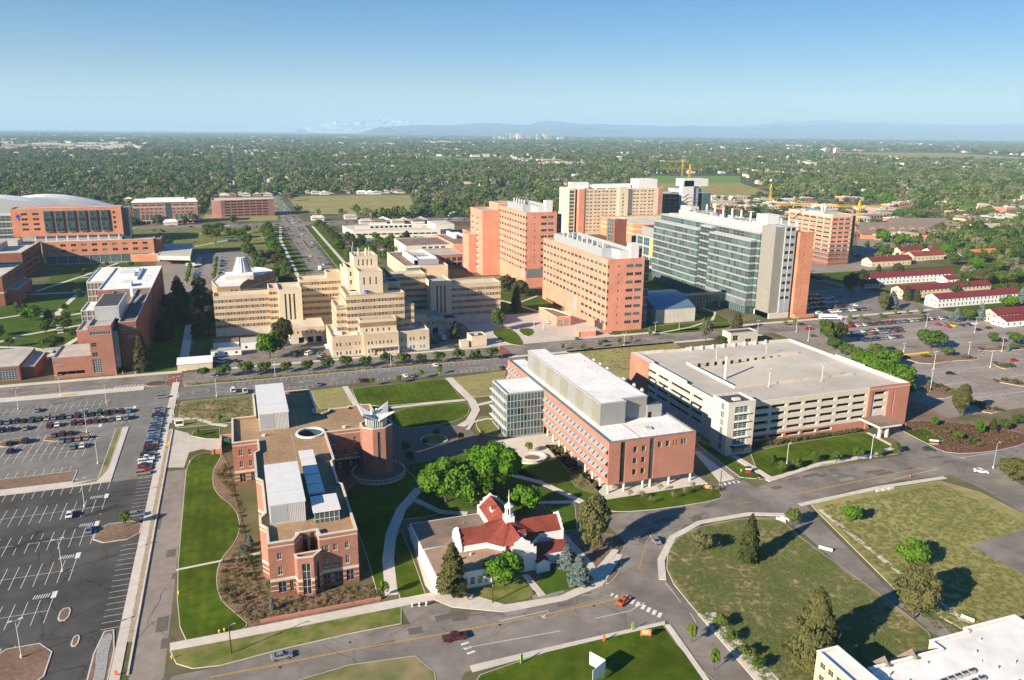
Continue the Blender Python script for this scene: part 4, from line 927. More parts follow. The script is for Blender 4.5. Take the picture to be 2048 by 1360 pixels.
# west glass wing
gp = [(93.2, 268.6), (108.7, 268.6), (108.7, 286.8), (93.2, 286.8)]
GW = S(nx=1, ny=1, frame='frame_grey', glass=('glass_teal', 'glass_blue', 'glass_dark', 'glass_teal'), depth=.12)
o_ = {0: [q for j in range(6) for q in row(11, 15.5, 1.28, .5 + j * 2.9, 3.2 + j * 2.9, .15, **GW)], 3: [q for j in range(5) for q in row(9, 18.2, 1.8, .6 + j * 3.6, 2.9 + j * 3.6, .2, **GW)]}
b.block(gp, 0, 18.1, 'frame_grey', 'roof_white', .4, 'metal_light', o_, ([3.3, 4.1, 6.9, 7.7, 10.5, 11.3, 14.1, 14.9], lambda z: 'frame_grey'), .4)
m_ = MB()
for j in range(4): m_.box(91.9, 268.4, 4.0 + j * 3.6, 93.1, 287, 4.15 + j * 3.6, 'metal_white', bottom=True); m_.box(92.9, 268.4, 3.55 + j * 3.6, 93.15, 287, 4.0 + j * 3.6, 'metal_white')
b.part('louvre_shelf', m_)
# rooftop block
pp = [(112.7, 227.4), (122.2, 227.4), (122.2, 230.2), (132, 230.2), (132, 288), (120.5, 288), (120.5, 298.2), (112.7, 298.2)]
m_ = MB(); z0, z1 = 17.8, 25.7
for i in range(len(pp)):
    p, q = pp[i], pp[(i + 1) % len(pp)]; L_ = math.dist(p, q); n_ = max(1, int(L_ / 7)) 
    for k in range(n_):
        a = Vector(p).lerp(Vector(q), k / n_); c = Vector(p).lerp(Vector(q), (k + 1) / n_)
        mm = 'panel_grey' if (k % 2 == 0 or i != 7) else 'panel_olive'
        m_.poly([(a.x, a.y, z0), (c.x, c.y, z0), (c.x, c.y, z1), (a.x, a.y, z1)], mm)
for j in range(1, 14):
    z = z0 + j * .55
    for i in (0, 1, 2, 7):
        p, q = pp[i], pp[(i + 1) % len(pp)]; d = (Vector(q) - Vector(p)).normalized(); n2 = Vector((d.y, -d.x)) * .05
        m_.poly([(p[0] + n2.x, p[1] + n2.y, z), (q[0] + n2.x, q[1] + n2.y, z), (q[0] + n2.x, q[1] + n2.y, z + .1), (p[0] + n2.x, p[1] + n2.y, z + .1)], 'metal_grey')
b.part('rooftop_block', m_)
m_ = MB(); po = shrink(pp, -.2); m_.prism(po, z1, z1 + .3, 'metal_light', top='metal_light'); m_.poly([(p[0], p[1], z1 + .34) for p in shrink(pp, .3)], 'roof_white'); b.part('rooftop_block_roof', m_)
m_ = MB(); m_.box(132, 229.6, 17.8, 137.8, 237.6, 22.6, 'panel_grey', top='roof_dark'); m_.box(132.4, 229.5, 17.9, 133.6, 229.62, 20, 'interior_shade'); b.part('plant_enclosure', m_)
cy_ = MB(); cy_.cyl(0, 0, 0, 3.6, .62, 'metal_white', 12); cy_.cyl(0, 0, 3.6, 3.9, .5, 'metal_grey', 12); stk = cy_.mesh('exhaust_stack')
for y in (237, 243, 251, 265, 271.5, 277.5): put(stk, 'exhaust_stack', b.o, (133.7 - b.x, y - b.y, 22.6 if y > 200 else 0))
m_ = MB(); m_.box(132.02, 237.6, 17.8, 134.6, 282, 22.6, 'panel_grey', top='roof_pale'); b.part('stack_gallery', m_)
m_ = MB()
for i in range(26):
    x = random.uniform(113, 140); y = random.uniform(214, 226); m_.cyl(x, y, 17.8, 18.15, .12, 'metal_white', 6)
for i in range(14):
    x = random.uniform(114, 130); y = random.uniform(232, 286); m_.cyl(x, y, 26, 26.5, .13, 'metal_white', 6)
b.part('vent_pipe', m_, kind='stuff')
m_ = MB()
for k in range(5): m_.box(113.2, 214 + k * 2.6, 17.8, 140.4, 214.05 + k * 2.6, 17.815, 'roof_pale')
for k in range(6): m_.box(114 + k * 3, 231, 26.04, 114.06 + k * 3, 287, 26.06, 'roof_pale')
m_.box(121, 213, 17.81, 121.5, 227, 17.82, 'roof_pale'); m_.box(134.6, 233, 17.8, 136, 237, 19, 'metal_light'); m_.box(126, 219, 17.8, 128, 221, 18.6, 'metal_light')
b.part('roof_seam', m_, kind='stuff')
b.done()

# ---- parking garage
b = Bld('parking_garage', 'wide five-level concrete parking garage with open rooftop deck and brick corners', 'parking garage', 170, 233.5)
OPN = S(nx=1, ny=1, frame='precast', glass='interior_shade', depth=.7, name='opening')  # each bay closed by a pane coloured as the shaded interior
H = 17.2
gfp = [(167.5, 237), (167.5, 233.5), (255, 233.5), (255, 308.4), (170.2, 308.4), (167.5, 294)]
ops = {1: [], 5: []}
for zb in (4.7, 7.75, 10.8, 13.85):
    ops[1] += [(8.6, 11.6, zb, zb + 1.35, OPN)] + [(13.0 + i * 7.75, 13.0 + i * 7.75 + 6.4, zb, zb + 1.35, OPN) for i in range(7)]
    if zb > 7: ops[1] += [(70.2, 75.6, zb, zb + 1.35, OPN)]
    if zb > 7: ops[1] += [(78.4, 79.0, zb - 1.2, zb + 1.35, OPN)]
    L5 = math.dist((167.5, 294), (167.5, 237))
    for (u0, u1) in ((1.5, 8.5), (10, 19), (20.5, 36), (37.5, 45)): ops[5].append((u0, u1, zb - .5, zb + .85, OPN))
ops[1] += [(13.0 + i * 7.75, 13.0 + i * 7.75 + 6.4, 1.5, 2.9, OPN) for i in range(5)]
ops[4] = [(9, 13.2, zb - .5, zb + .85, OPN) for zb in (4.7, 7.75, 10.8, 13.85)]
gf = ccw(gfp)
b.block(gfp, 0, H, 'precast', 'deck', 1.1, 'precast_white', {}, None, .35)
b.wall = MB(); b.roof.f.pop(); b.roof.m.pop()
for i in range(6):
    p, q = gf[i], gf[(i + 1) % 6]
    bands = ([3.6], lambda z: 'brick_salmon' if z < 3.6 else 'precast') if i == 1 else None
    b.facade(p, q, 0, H, ops.get(i, []), 'precast', bands, .6)
zr = H - 1.1
RX0, RX1, RY0, RY1 = 184.6, 244.3, 253, 288.3
inn = shrink(gf, .35)
xa, ya, xb, yb = 167.85, 233.85, 254.65, 308.05
for q in (rect(xa, ya, xb, RY0), rect(xa, RY1, xb, yb), rect(xa, RY0, RX0, RY1), rect(RX1, RY0, xb, RY1)):
    b.roof.poly([(p[0], p[1], zr) for p in q], 'deck')
b.roof.poly([(RX0, RY0, zr - 3.4), (RX1, RY0, zr), (RX1, RY1, zr), (RX0, RY1, zr - 3.4)], 'deck')
b.roof.poly([(RX0, RY0, zr - 3.4), (RX0, RY1, zr - 3.4), (RX0, RY1, zr), (RX0, RY0, zr)], 'concrete')
b.roof.poly([(RX1, RY0, zr), (RX0, RY0, zr - 3.4), (RX0, RY0, zr)], 'concrete')
# north wall of the ramp, its shaded openings painted black, shrinking up the ramp
m_ = MB(); n_ = 14
for i in range(n_):
    x0 = RX0 + (RX1 - RX0) * i / n_; x1 = RX0 + (RX1 - RX0) * (i + 1) / n_
    m_.poly([(x0, RY1, zr - 3.4), (x1, RY1, zr - 3.4), (x1, RY1, zr), (x0, RY1, zr)], 'concrete')
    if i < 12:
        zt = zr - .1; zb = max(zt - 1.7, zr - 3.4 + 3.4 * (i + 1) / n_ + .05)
        m_.box(x0 + 1.2, RY1 - .05, zb, x0 + 2.6, RY1 + .02, zt, 'interior_shade')
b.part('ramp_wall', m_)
m_ = MB()
m_.box(RX0, RY1, zr, RX1, RY1 + .3, zr + 1.1, 'concrete'); m_.box(RX0 - .3, RY0 - .3, zr, RX0, RY1 + .3, zr + 1.1, 'precast_white'); m_.box(RX0, RY0 - .3, zr, RX1, RY0, zr + 1.1, 'concrete')
b.part('deck_barrier', m_)
m_ = MB()
def stalls(m_, x0, x1, y0, y1, z, p=2.75, t=.11, axis='y', mm='paint_line'):
    if axis == 'y':
        n_ = int(round((x1 - x0) / p))
        for i in range(n_ + 1):
            x = x0 + p * i; m_.poly([(x - t / 2, y0, z), (x + t / 2, y0, z), (x + t / 2, y1, z), (x - t / 2, y1, z)], mm)
    else:
        n_ = int(round((y1 - y0) / p))
        for i in range(n_ + 1):
            y = y0 + p * i; m_.poly([(x0, y - t / 2, z), (x1, y - t / 2, z), (x1, y + t / 2, z), (x0, y + t / 2, z)], mm)
for (y0, y1) in ((235, 240.2), (247.4, 252.5), (289, 294), (302, 307.5)): stalls(m_, 179, 252, y0, y1, zr + .006)
def ramp_z(x): return zr - 3.4 * (RX1 - x) / (RX1 - RX0)
for (y0, y1) in ((254, 259.2), (270.6, 281)):
    for i in range(17):
        x = 190 + i * 2.9; z = ramp_z(x) + .012; z2 = ramp_z(x + .12) + .012
        m_.poly([(x, y0, z), (x + .12, y0, z2), (x + .12, y1, z2), (x, y1, z)], 'paint_line')
stalls(m_, 169, 174, 243, 290, zr + .006, axis='x'); stalls(m_, 247, 254, 254, 298, zr + .006, axis='x')
b.part('stall_markings', m_)
# raised parapet lengths on the deck edge
m_ = MB()
for (x0, y0, x1, y1, z1) in ((168.0, 262, 168.35, 291, H + .8), (254.5, 258, 254.97, 276, H + .9), (254.5, 233.5, 254.97, 258, H + .5), (170.4, 307.9, 184, 308.3, H + .5), (196, 307.9, 235, 308.3, H + .5)):
    m_.box(x0, y0, H - 1, x1, y1, z1, 'precast_white')
for i in range(8): m_.box(198 + i * 6, 307.3, zr, 198.8 + i * 6, 307.9, H + .9, 'precast_white')
b.part('parapet', m_)
# brick corners
m_ = MB(); 
m_.box(234.4, 233.0, 0, 236.2, 233.5, H + .6, 'brick_salmon'); m_.box(236.2, 233.0, 15.6, 246.8, 233.5, H + .6, 'brick_salmon'); m_.box(244.2, 233.0, 3.4, 246.8, 233.5, 15.6, 'brick_salmon'); m_.box(247.6, 233.0, 0, 255.3, 233.5, H + .6, 'brick_salmon'); m_.box(246.8, 233.0, 15.6, 247.6, 233.5, H + .6, 'brick_salmon'); m_.box(246.8, 233.0, 0, 247.6, 233.5, 5, 'brick_salmon')
m_.box(255.0, 233.0, 0, 255.3, 252, H + .6, 'brick_salmon'); m_.box(235, 232.9, 16.6, 255.2, 233.0, 16.8, 'stone_white')
m_.box(167.2, 292, 0, 170.4, 308.7, H + .4, 'brick_salmon', top='precast_white'); m_.box(167.25, 262, 0, 167.5, 264, 1, 'brick_salmon')
b.part('brick_corner', m_)
# stair and lift tower
tp = [(164.0, 227), (175.6, 227), (175.6, 237), (164.0, 237)]
SG = S(nx=3, ny=3, frame='frame_white', glass=('glass_teal', 'glass_blue', 'glass_green'), depth=.3)
o_ = {0: [(2.9, 8.6, 1.0 + j * 3.1, 3.4 + j * 3.1, SG) for j in range(6)], 3: [(5.2, 7.4, 1.6 + j * 3.1, 4.0 + j * 3.1, dict(SG, nx=2)) for j in range(6)]}
b.block(tp, 0, 20.6, 'precast', 'roof_dark', .7, 'precast_white', o_, ([9.5], lambda z: 'precast'), .35)
m_ = MB()
for j in range(5): m_.box(167.2, 226.3, 3.75 + j * 3.1, 173.4, 227, 4.0 + j * 3.1, 'metal_white', bottom=True)
b.part('sun_fin', m_)
m_ = MB(); m_.box(165.8, 224.6, 3.4, 173.8, 227, 3.75, 'roof_dark', bottom=True); b.part('entrance_canopy', m_)
m_ = MB(); m_.box(168.8, 230.6, 19.9, 171.6, 232.4, 20.6, 'metal_white'); b.part('roof_hatch', m_)
m_ = MB(); m_.box(230.8, 222.2, 4.5, 242, 233, 5.3, 'precast_white', top='roof_brown', bottom=True); b.part('vehicle_canopy', m_)
for x in (232, 235.6): 
    m_ = MB(); m_.box(x, 223, 0, x + .9, 223.9, 4.5, 'precast_white'); b.part('canopy_pillar', m_)
m_ = MB(); m_.box(236.2, 233.4, .1, 244.2, 233.46, 3.6, 'interior_shade'); b.part('vehicle_entrance', m_)  # near-black plate, the shade of the entrance put into its colour
m_ = MB()
for i in range(34): 
    m_.cyl(random.uniform(168, 254), random.choice([241.5, 301, 287]), zr, zr + .04, .35, 'concrete_dark', 8)
b.part('drain', m_, kind='stuff')
m_ = MB(); random.seed(3)
for x in range(176, 254, 8):
    for (y0, y1) in ((234.2, 252.6), (288.7, 307.6)): m_.box(x, y0, zr, x + .09, y1, zr + .012, 'concrete_dark')
for i in range(60):
    x, y = random.uniform(170, 252), random.choice([random.uniform(235, 251), random.uniform(289, 306)]); r_ = random.uniform(.2, .7); m_.poly([(x + r_ * 1.4 * math.cos(t), y + r_ * math.sin(t), zr + .004) for t in [k * .8976 for k in range(7)]], 'concrete')
b.part('joint_line', m_, kind='stuff')
b.done()

# ---- white stucco hall with the red cross-gabled roof
b = Bld('white_hall', 'white stucco hall with cross-shaped red roof, stepped gables and a small white cupola', 'building', 66, 188)
W_ = MB(); R_ = MB()
WH = 'white_paint'
def arm(x0, y0, x1, y1, ze, zr_, ax): W_.gable(x0, y0, x1, y1, 0, ze, zr_, WH, 'roof_red', ax, .0)
arm(62.3, 177.0, 69.8, 204.8, 6.4, 9.6, 'y'); arm(51.2, 184, 80.6, 191.8, 6.4, 9.6, 'x')
for (x0, y0, x1, y1) in ((58.6, 180.6, 73.4, 195.2),):
    W_.prism([(x0 + 3.4, y0), (x1 - 3.4, y0), (x1, y0 + 3.4), (x1, y1 - 3.4), (x1 - 3.4, y1), (x0 + 3.4, y1), (x0, y1 - 3.4), (x0, y0 + 3.4)], 0, 6.3, WH)
    o8_ = [(x0 + 3.2, y0 - .2), (x1 - 3.2, y0 - .2), (x1 + .2, y0 + 3.2), (x1 + .2, y1 - 3.2), (x1 - 3.2, y1 + .2), (x0 + 3.2, y1 + .2), (x0 - .2, y1 - 3.2), (x0 - .2, y0 + 3.2)]
    for i in range(8):
        p, q = o8_[i], o8_[(i + 1) % 8]; W_.poly([(p[0], p[1], 6.3), (q[0], q[1], 6.3), (66, 187.9, 10.6)], 'roof_red')
b.part('gabled_hall', W_)
def step_gable(x0, x1, y, ax):
    g = MB(); c = (x0 + x1) / 2; h_ = (x1 - x0) / 2
    prof = [(-1, 0), (1, 0), (1, 7.0), (.78, 7.0), (.78, 7.9), (.55, 8.0), (.55, 8.9), (.28, 9.3), (.0, 10.3), (-.28, 9.3), (-.55, 8.9), (-.55, 8.0), (-.78, 7.9), (-.78, 7.0), (-1, 7.0)]
    for t0, t1 in ((-.28, .28),):
        f1 = [(c + u * (h_ + .25), z) for u, z in prof]
        P3 = (lambda u, z, t: (u, y + t, z)) if ax == 'y' else (lambda u, z, t: (y + t, u, z))
        A = [P3(u, z, t0) for u, z in f1]; B = [P3(u, z, t1) for u, z in f1]
        g.poly(A if ax == 'y' else A[::-1], WH); g.poly(B[::-1] if ax == 'y' else B, WH)
        for i in range(len(f1)):
            j = (i + 1) % len(f1); g.poly([A[j], A[i], B[i], B[j]], WH)
    b.part('stepped_gable', g)
step_gable(62.3, 69.8, 176.9, 'y'); step_gable(62.3, 69.8, 205, 'y'); step_gable(184, 191.8, 51.0, 'x'); step_gable(184, 191.8, 80.8, 'x')
m_ = MB(); m_.gable(70.2, 178.0, 80.0, 184.0, 0, 3.6, 5.2, WH, 'roof_red', 'x', .2); m_.gable(69.7, 174.8, 73.4, 178.2, 0, 2.9, 3.9, WH, 'roof_red', 'y', .1); b.part('side_wing', m_)
for (x, y) in ((63.9, 198), (66.8, 181.8)):
    m_ = MB(); m_.gable(x, y - .8, x + 1.9, y + .8, 8, 8.9, 9.8, WH, 'roof_red', 'x', .1); b.part('dormer', m_)
m_ = MB()
cx_, cy_2 = 66, 187.9
m_.box(cx_ - 1.3, cy_2 - 1.3, 9.4, cx_ + 1.3, cy_2 + 1.3, 11.4, WH); m_.cyl(cx_, cy_2, 11.4, 11.8, 1.4, WH, 8)
for i in range(8):
    t = math.pi / 4 * i; m_.cyl(cx_ + .95 * math.cos(t), cy_2 + .95 * math.sin(t), 11.8, 14.0, .16, WH, 6)
m_.cyl(cx_, cy_2, 11.8, 14.0, .6, 'glass_blind', 8); m_.cyl(cx_, cy_2, 14.0, 14.35, 1.3, WH, 8); m_.cyl(cx_, cy_2, 14.35, 15.4, .95, WH, 8, r2=.3); m_.cyl(cx_, cy_2, 15.4, 19.2, .16, WH, 6, r2=.03)
b.part('cupola', m_)
# flat-roofed wing round the south-west
m_ = MB(); 
wing = [(41.5, 173.6), (56.5, 173.6), (62, 177.6), (62.2, 181), (58.5, 184), (51, 184.0), (51, 191.8), (60, 193), (62.2, 196), (62.2, 203.8), (41.2, 203.8)]
m_.prism(wing, 0, 4.9, WH, top=WH); b.part('flat_wing', m_)
m_ = MB(); m_.poly([(p[0], p[1], 4.93) for p in shrink(wing[:6] + [(50.9, 188.9), (41.35, 188.4)], .35)], 'roof_tan')
m_.poly([(p[0], p[1], 4.93) for p in shrink([(41.3, 189.0), (50.9, 189.3), (51, 191.8), (60, 193), (62.2, 196), (62.2, 203.8), (41.2, 203.8)], .3)], 'roof_brown'); m_.box(41.4, 188.5, 4.9, 50.8, 188.9, 5.25, 'metal_grey'); m_.cyl(53, 181.5, 4.9, 5.5, .3, 'metal_white', 8); m_.cyl(50.2, 180.2, 4.9, 5.5, .3, 'metal_white', 8); m_.cyl(56, 199, 4.9, 5.6, .15, 'metal_grey', 6)
b.part('flat_roof', m_)
m_ = MB(); m_.box(57.3, 173.9, .9, 59.6, 174.0, 2.6, 'glass_blind')
for i in range(7): m_.box(42.6 + i * 2, 173.5, 1.2, 43.8 + i * 2, 173.59, 3.2, 'glass_blind')
for z in (1.9, 2.8, 3.7): m_.box(64.2, 176.5, z, 66.2, 176.6, z + .12, 'metal_light')
b.part('window', m_, kind='stuff')
b.done()

# ---- tan brick hospital with stepped setbacks
b = Bld('tan_brick_hospital', 'large tan brick art deco hospital with stepped central towers and long banded wings', 'building', 69, 401)
VW = S(nx=1, ny=2, frame='frame_white', glass=('glass_dark', 'glass_dark', 'glass_dark', 'glass_blind', 'glass_blue'), depth=.12)
def vb(base, dz, wh, z0=4.6):
    zs = [base]; k = 0
    while z0 + dz * k < 60: zs += [z0 + dz * k, z0 + dz * k + wh]; k += 1
    return (zs, lambda z: 'stone_white' if z < base else ('brick_brown' if (z > z0 and ((z - z0) % dz) < wh) else 'brick_tan'))
def vrow(L_, za, h_, groups=None, m0=.9, w_=1.08):
    """irregular runs of two and three windows"""
    r = []; u = m0; k = 0
    while u < L_ - m0 - w_:
        for _ in range(3 if k % 3 != 2 else 2):
            if u < L_ - m0 - w_: r.append((u, u + w_, za, za + h_, VW)); u += 1.65
        u += 1.0; k += 1
    return r
def vwing(x0, y0, x1, y1, z1, base, z0, dz, nfl, faces=(0, 1, 3), mats_='brick_tan', zb=0, roofm='roof_cream', par=1.0, h_=1.75):
    o_ = {}
    pts = rect(x0, y0, x1, y1)
    for f_ in faces:
        L_ = (x1 - x0) if f_ in (0, 2) else (y1 - y0); o_[f_] = []
        for k in range(nfl): o_[f_] += vrow(L_, z0 + dz * k, h_)
    b.block(pts, zb, z1, mats_, roofm, par, 'stone_tan', o_, vb(base, dz, h_, z0), .45)
vwing(-14.9, 465, 15.2, 478, 23.4, 4.2, 5.0, 3.65, 5)
vwing(15.2, 462.6, 20.2, 478, 27, 4.2, 5.0, 3.65, 6, faces=(0,))
# stair blocks with tall slots
SL = S(nx=1, ny=8, frame='frame_grey', glass=('glass_dark', 'glass_blue'), depth=.3)
b.block(rect(20.2, 456, 33, 477), 0, 27.2, 'brick_tan', 'roof_cream', 1, 'stone_tan', {0: [(3.2, 4.3, 9.4, 24.5, SL), (5.6, 6.7, 9.4, 24.5, SL), (8, 9.1, 9.4, 24.5, SL)]}, ([3], lambda z: 'stone_tan'), .4)
b.block(rect(108.6, 456, 121.8, 477), 0, 27.2, 'brick_tan', 'roof_pale', 1, 'stone_tan', {0: [(3.6, 4.7, 7.4, 24.5, SL), (6, 7.1, 7.4, 24.5, SL), (8.4, 9.5, 7.4, 24.5, SL)]}, ([3], lambda z: 'stone_tan'), .4)
vwing(33, 468, 57, 481, 30, 4.2, 8.0, 3.75, 6, faces=(0, 3))
vwing(76, 468, 108.6, 481, 30, 4.2, 8.0, 3.75, 6, faces=(0,))
vwing(121.8, 456, 153.5, 470, 24.6, 4.2, 5.3, 3.8, 5, faces=(0, 1))
vwing(49, 470, 57, 480.5, 33.4, 0, 60, 4, 0, zb=29)
# centre
vwing(52, 409, 83, 438, 31.2, 0, 12.0, 3.75, 5, faces=(0, 3))
vwing(47, 411.5, 52, 434, 24.2, 0, 12.0, 3.75, 3, faces=(0, 3)); vwing(83, 410.5, 88.5, 434, 24.2, 0, 12.0, 3.75, 3, faces=(0,))
b.block(rect(57, 430, 77, 470), 0, 38, 'brick_tan', 'roof_dark', 1, 'stone_tan')
b.block(rect(77, 436, 84, 470), 0, 34, 'brick_tan', 'roof_dark', 1, 'stone_tan')
T3 = S(nx=1, ny=3, frame='frame_white', glass=('glass_dark', 'glass_blind'), depth=.3)
b.block(rect(59.6, 412.2, 72.2, 424), 31, 43, 'brick_tan', 'roof_pale', 1.1, 'stone_tan', {0: [(2.3, 3.4, 35.8, 39.8, T3), (5.5, 6.6, 35.8, 39.8, T3), (8.7, 9.8, 35.8, 39.8, T3)]}, ([3], lambda z: 'stone_tan'))
b.block(rect(59.0, 424, 71.8, 440), 31, 49.4, 'brick_tan', 'roof_pale', 1.1, 'stone_tan', {0: [(2.2 + i * 2.3, 3.1 + i * 2.3, 44.2, 47.6, T3) for i in range(4)], 3: [(3 + i * 3, 4 + i * 3, 42, 46, T3) for i in range(4)]}, ([3], lambda z: 'stone_tan'))
b.block(rect(55.4, 425, 59.0, 442), 31, 43.2, 'brick_tan', 'roof_dark', 1, 'stone_tan', {0: [(1.2, 2.3, 34, 36.4, VW), (1.2, 2.3, 38.5, 41, VW)]}, ([3], lambda z: 'stone_tan'))
b.block(rect(72.2, 415, 75.4, 424), 31, 35.6, 'brick_tan', 'roof_pale', .5, 'stone_tan'); b.block(rect(77.0, 424, 84, 436), 31, 34.5, 'brick_tan', 'roof_dark', .6, 'stone_tan')
m_ = MB(); m_.cyl(66, 426, 43, 53.5, .75, 'stone_tan', 10, r2=.5)
for i in range(14):
    x = random.uniform(60, 71); y = random.uniform(426, 438); m_.cyl(x, y, 48.3, 50 + random.random() * 3, .12, 'metal_white', 5)
m_.cyl(60.6, 438, 48, 55.5, .1, 'metal_white', 5); b.part('chimney', m_)
# low front blocks
o_ = {0: [(u, u + 1.0, z, z + 1.8, VW) for z in (1.2, 5.9) for u in (1.9, 3.7, 6.8, 8.6, 11.8, 13.7)], 3: [(u, u + 1, z, z + 1.8, VW) for z in (1.2, 5.9) for u in (4, 8, 14, 20, 24)]}
vbl = ([3.6], lambda z: 'stone_tan' if z < 3.6 else 'brick_tan')
b.block(rect(43, 402, 59, 430), 0, 11.2, 'brick_tan', 'roof_cream', .8, 'stone_tan', o_, vbl)
o_ = {0: [(u, u + 1.0, z, z + 1.8, VW) for z in (1.4, 5.9) for u in (2.2, 4, 6.3, 8.2, 10.1, 12.4, 14.3)]}
b.block(rect(59, 400.6, 77.6, 430), 0, 11.8, 'brick_tan', 'roof_cream', .8, 'stone_tan', o_, vbl)
o_ = {0: [(u, u + 1.0, z, z + 1.8, VW) for z in (1.4, 6.0) for u in (1.6, 3.4, 6.4, 8.2, 12.0, 13.9)]}
b.block(rect(77.6, 402.6, 94.8, 426), 0, 11.2, 'stone_tan', 'roof_cream', .8, 'stone_tan', o_, ([5], lambda z: 'stone_white' if z < 5 else 'brick_tan'))
b.block(rect(57.8, 403.4, 77.2, 411), 11, 18.8, 'brick_tan', 'roof_dark', .9, 'stone_tan', {0: [(3 + i * 3, 4 + i * 3, 12.2, 14, VW) for i in range(5)]}, ([14.8, 17.2], lambda z: 'brick_brown' if 14.8 < z < 17.2 else 'stone_tan'))
b.block(rect(24, 436, 43, 457), 0, 9.2, 'brick_tan', 'roof_cream', .6, 'stone_tan', {0: [(1.5 + i * 2.4, 2.4 + i * 2.4, 5.6, 7.3, VW) for i in range(7)] + [(u, u + 3.2, .1, 3.6, S(nx=1, ny=1, frame='stone_tan', glass='interior_shade', depth=.8, name='loading_door')) for u in (4.5, 9.2, 13.9)]}, ([4.4], lambda z: 'stone_white' if z < 4.4 else 'brick_tan'))
b.block(rect(94.8, 436, 112, 457), 0, 9.4, 'brick_tan', 'roof_pale', .6, 'stone_tan', {0: [(4.5 + i * 2.6, 5.5 + i * 2.6, 5.6, 7.3, VW) for i in range(5)] + [(u, u + 3.4, .1, 3.6, S(nx=1, ny=1, frame='stone_tan', glass='interior_shade', depth=.8, name='loading_door')) for u in (5, 10)]}, ([4.4], lambda z: 'stone_white' if z < 4.4 else 'brick_tan'))
b.block(rect(88.5, 424, 98, 436), 0, 14.5, 'brick_tan', 'roof_pale', .6, 'stone_tan'); b.block(rect(112, 444, 122, 456), 0, 6.5, 'brick_tan', 'roof_dark', .5, 'stone_tan', {0: [(2, 3, 3, 4.6, VW), (5, 6, 3, 4.6, VW)]})
m_ = MB(); m_.box(60.4, 398.4, 4.3, 77.6, 400.6, 4.7, 'stone_white', bottom=True); m_.box(60.6, 398.6, 0, 61, 399, 4.3, 'stone_white'); m_.box(77, 398.6, 0, 77.4, 399, 4.3, 'stone_white'); b.part('entrance_canopy', m_)
m_ = MB(); m_.box(40.2, 406, 4, 43, 415, 4.3, 'white_paint', bottom=True); b.part('side_canopy', m_)
m_ = MB()
for k in range(6): m_.bar((48.2 + k * .6, 415, 23.4), (48.2 + k * .6, 420, 23.4), .28, 'metal_light', 6); m_.bar((48.2 + k * .6, 415, 23.4), (48.2 + k * .6, 414.5, 25.2), .28, 'metal_light', 6)
m_.box(45, 408, 10.5, 49, 411, 11.8, 'metal_white'); m_.box(54, 406, 10.5, 57, 409, 11.4, 'metal_white'); m_.box(82, 410, 10.5, 87, 415, 12.2, 'louvre'); m_.cyl(63, 411.2, 31, 33, 1.1, 'blue_paint', 12)
b.part('roof_plant', m_)
m_ = MB()
for (x0, y0, x1, y1, z) in ((52, 409, 83, 438, 31.2), (-14.9, 465, 15.2, 478, 23.4), (121.8, 456, 153.5, 470, 24.6), (33, 468, 57, 481, 30), (76, 468, 108.6, 481, 30)):
    k = int((x1 - x0) / 1.5)
    for i in range(k + 1):
        x = x0 + (x1 - x0) * i / k; m_.box(x - .03, y0 + .2, z + .1, x + .03, y0 + .26, z + 1.0, 'stone_tan')
        m_.box(x - .03, y1 - .26, z + .1, x + .03, y1 - .2, z + 1.0, 'stone_tan')
    m_.box(x0, y0 + .2, z + .95, x1, y0 + .26, z + 1.03, 'stone_tan'); m_.box(x0, y1 - .26, z + .95, x1, y1 - .2, z + 1.03, 'stone_tan')
b.part('roof_railing', m_, kind='stuff')
b.done()

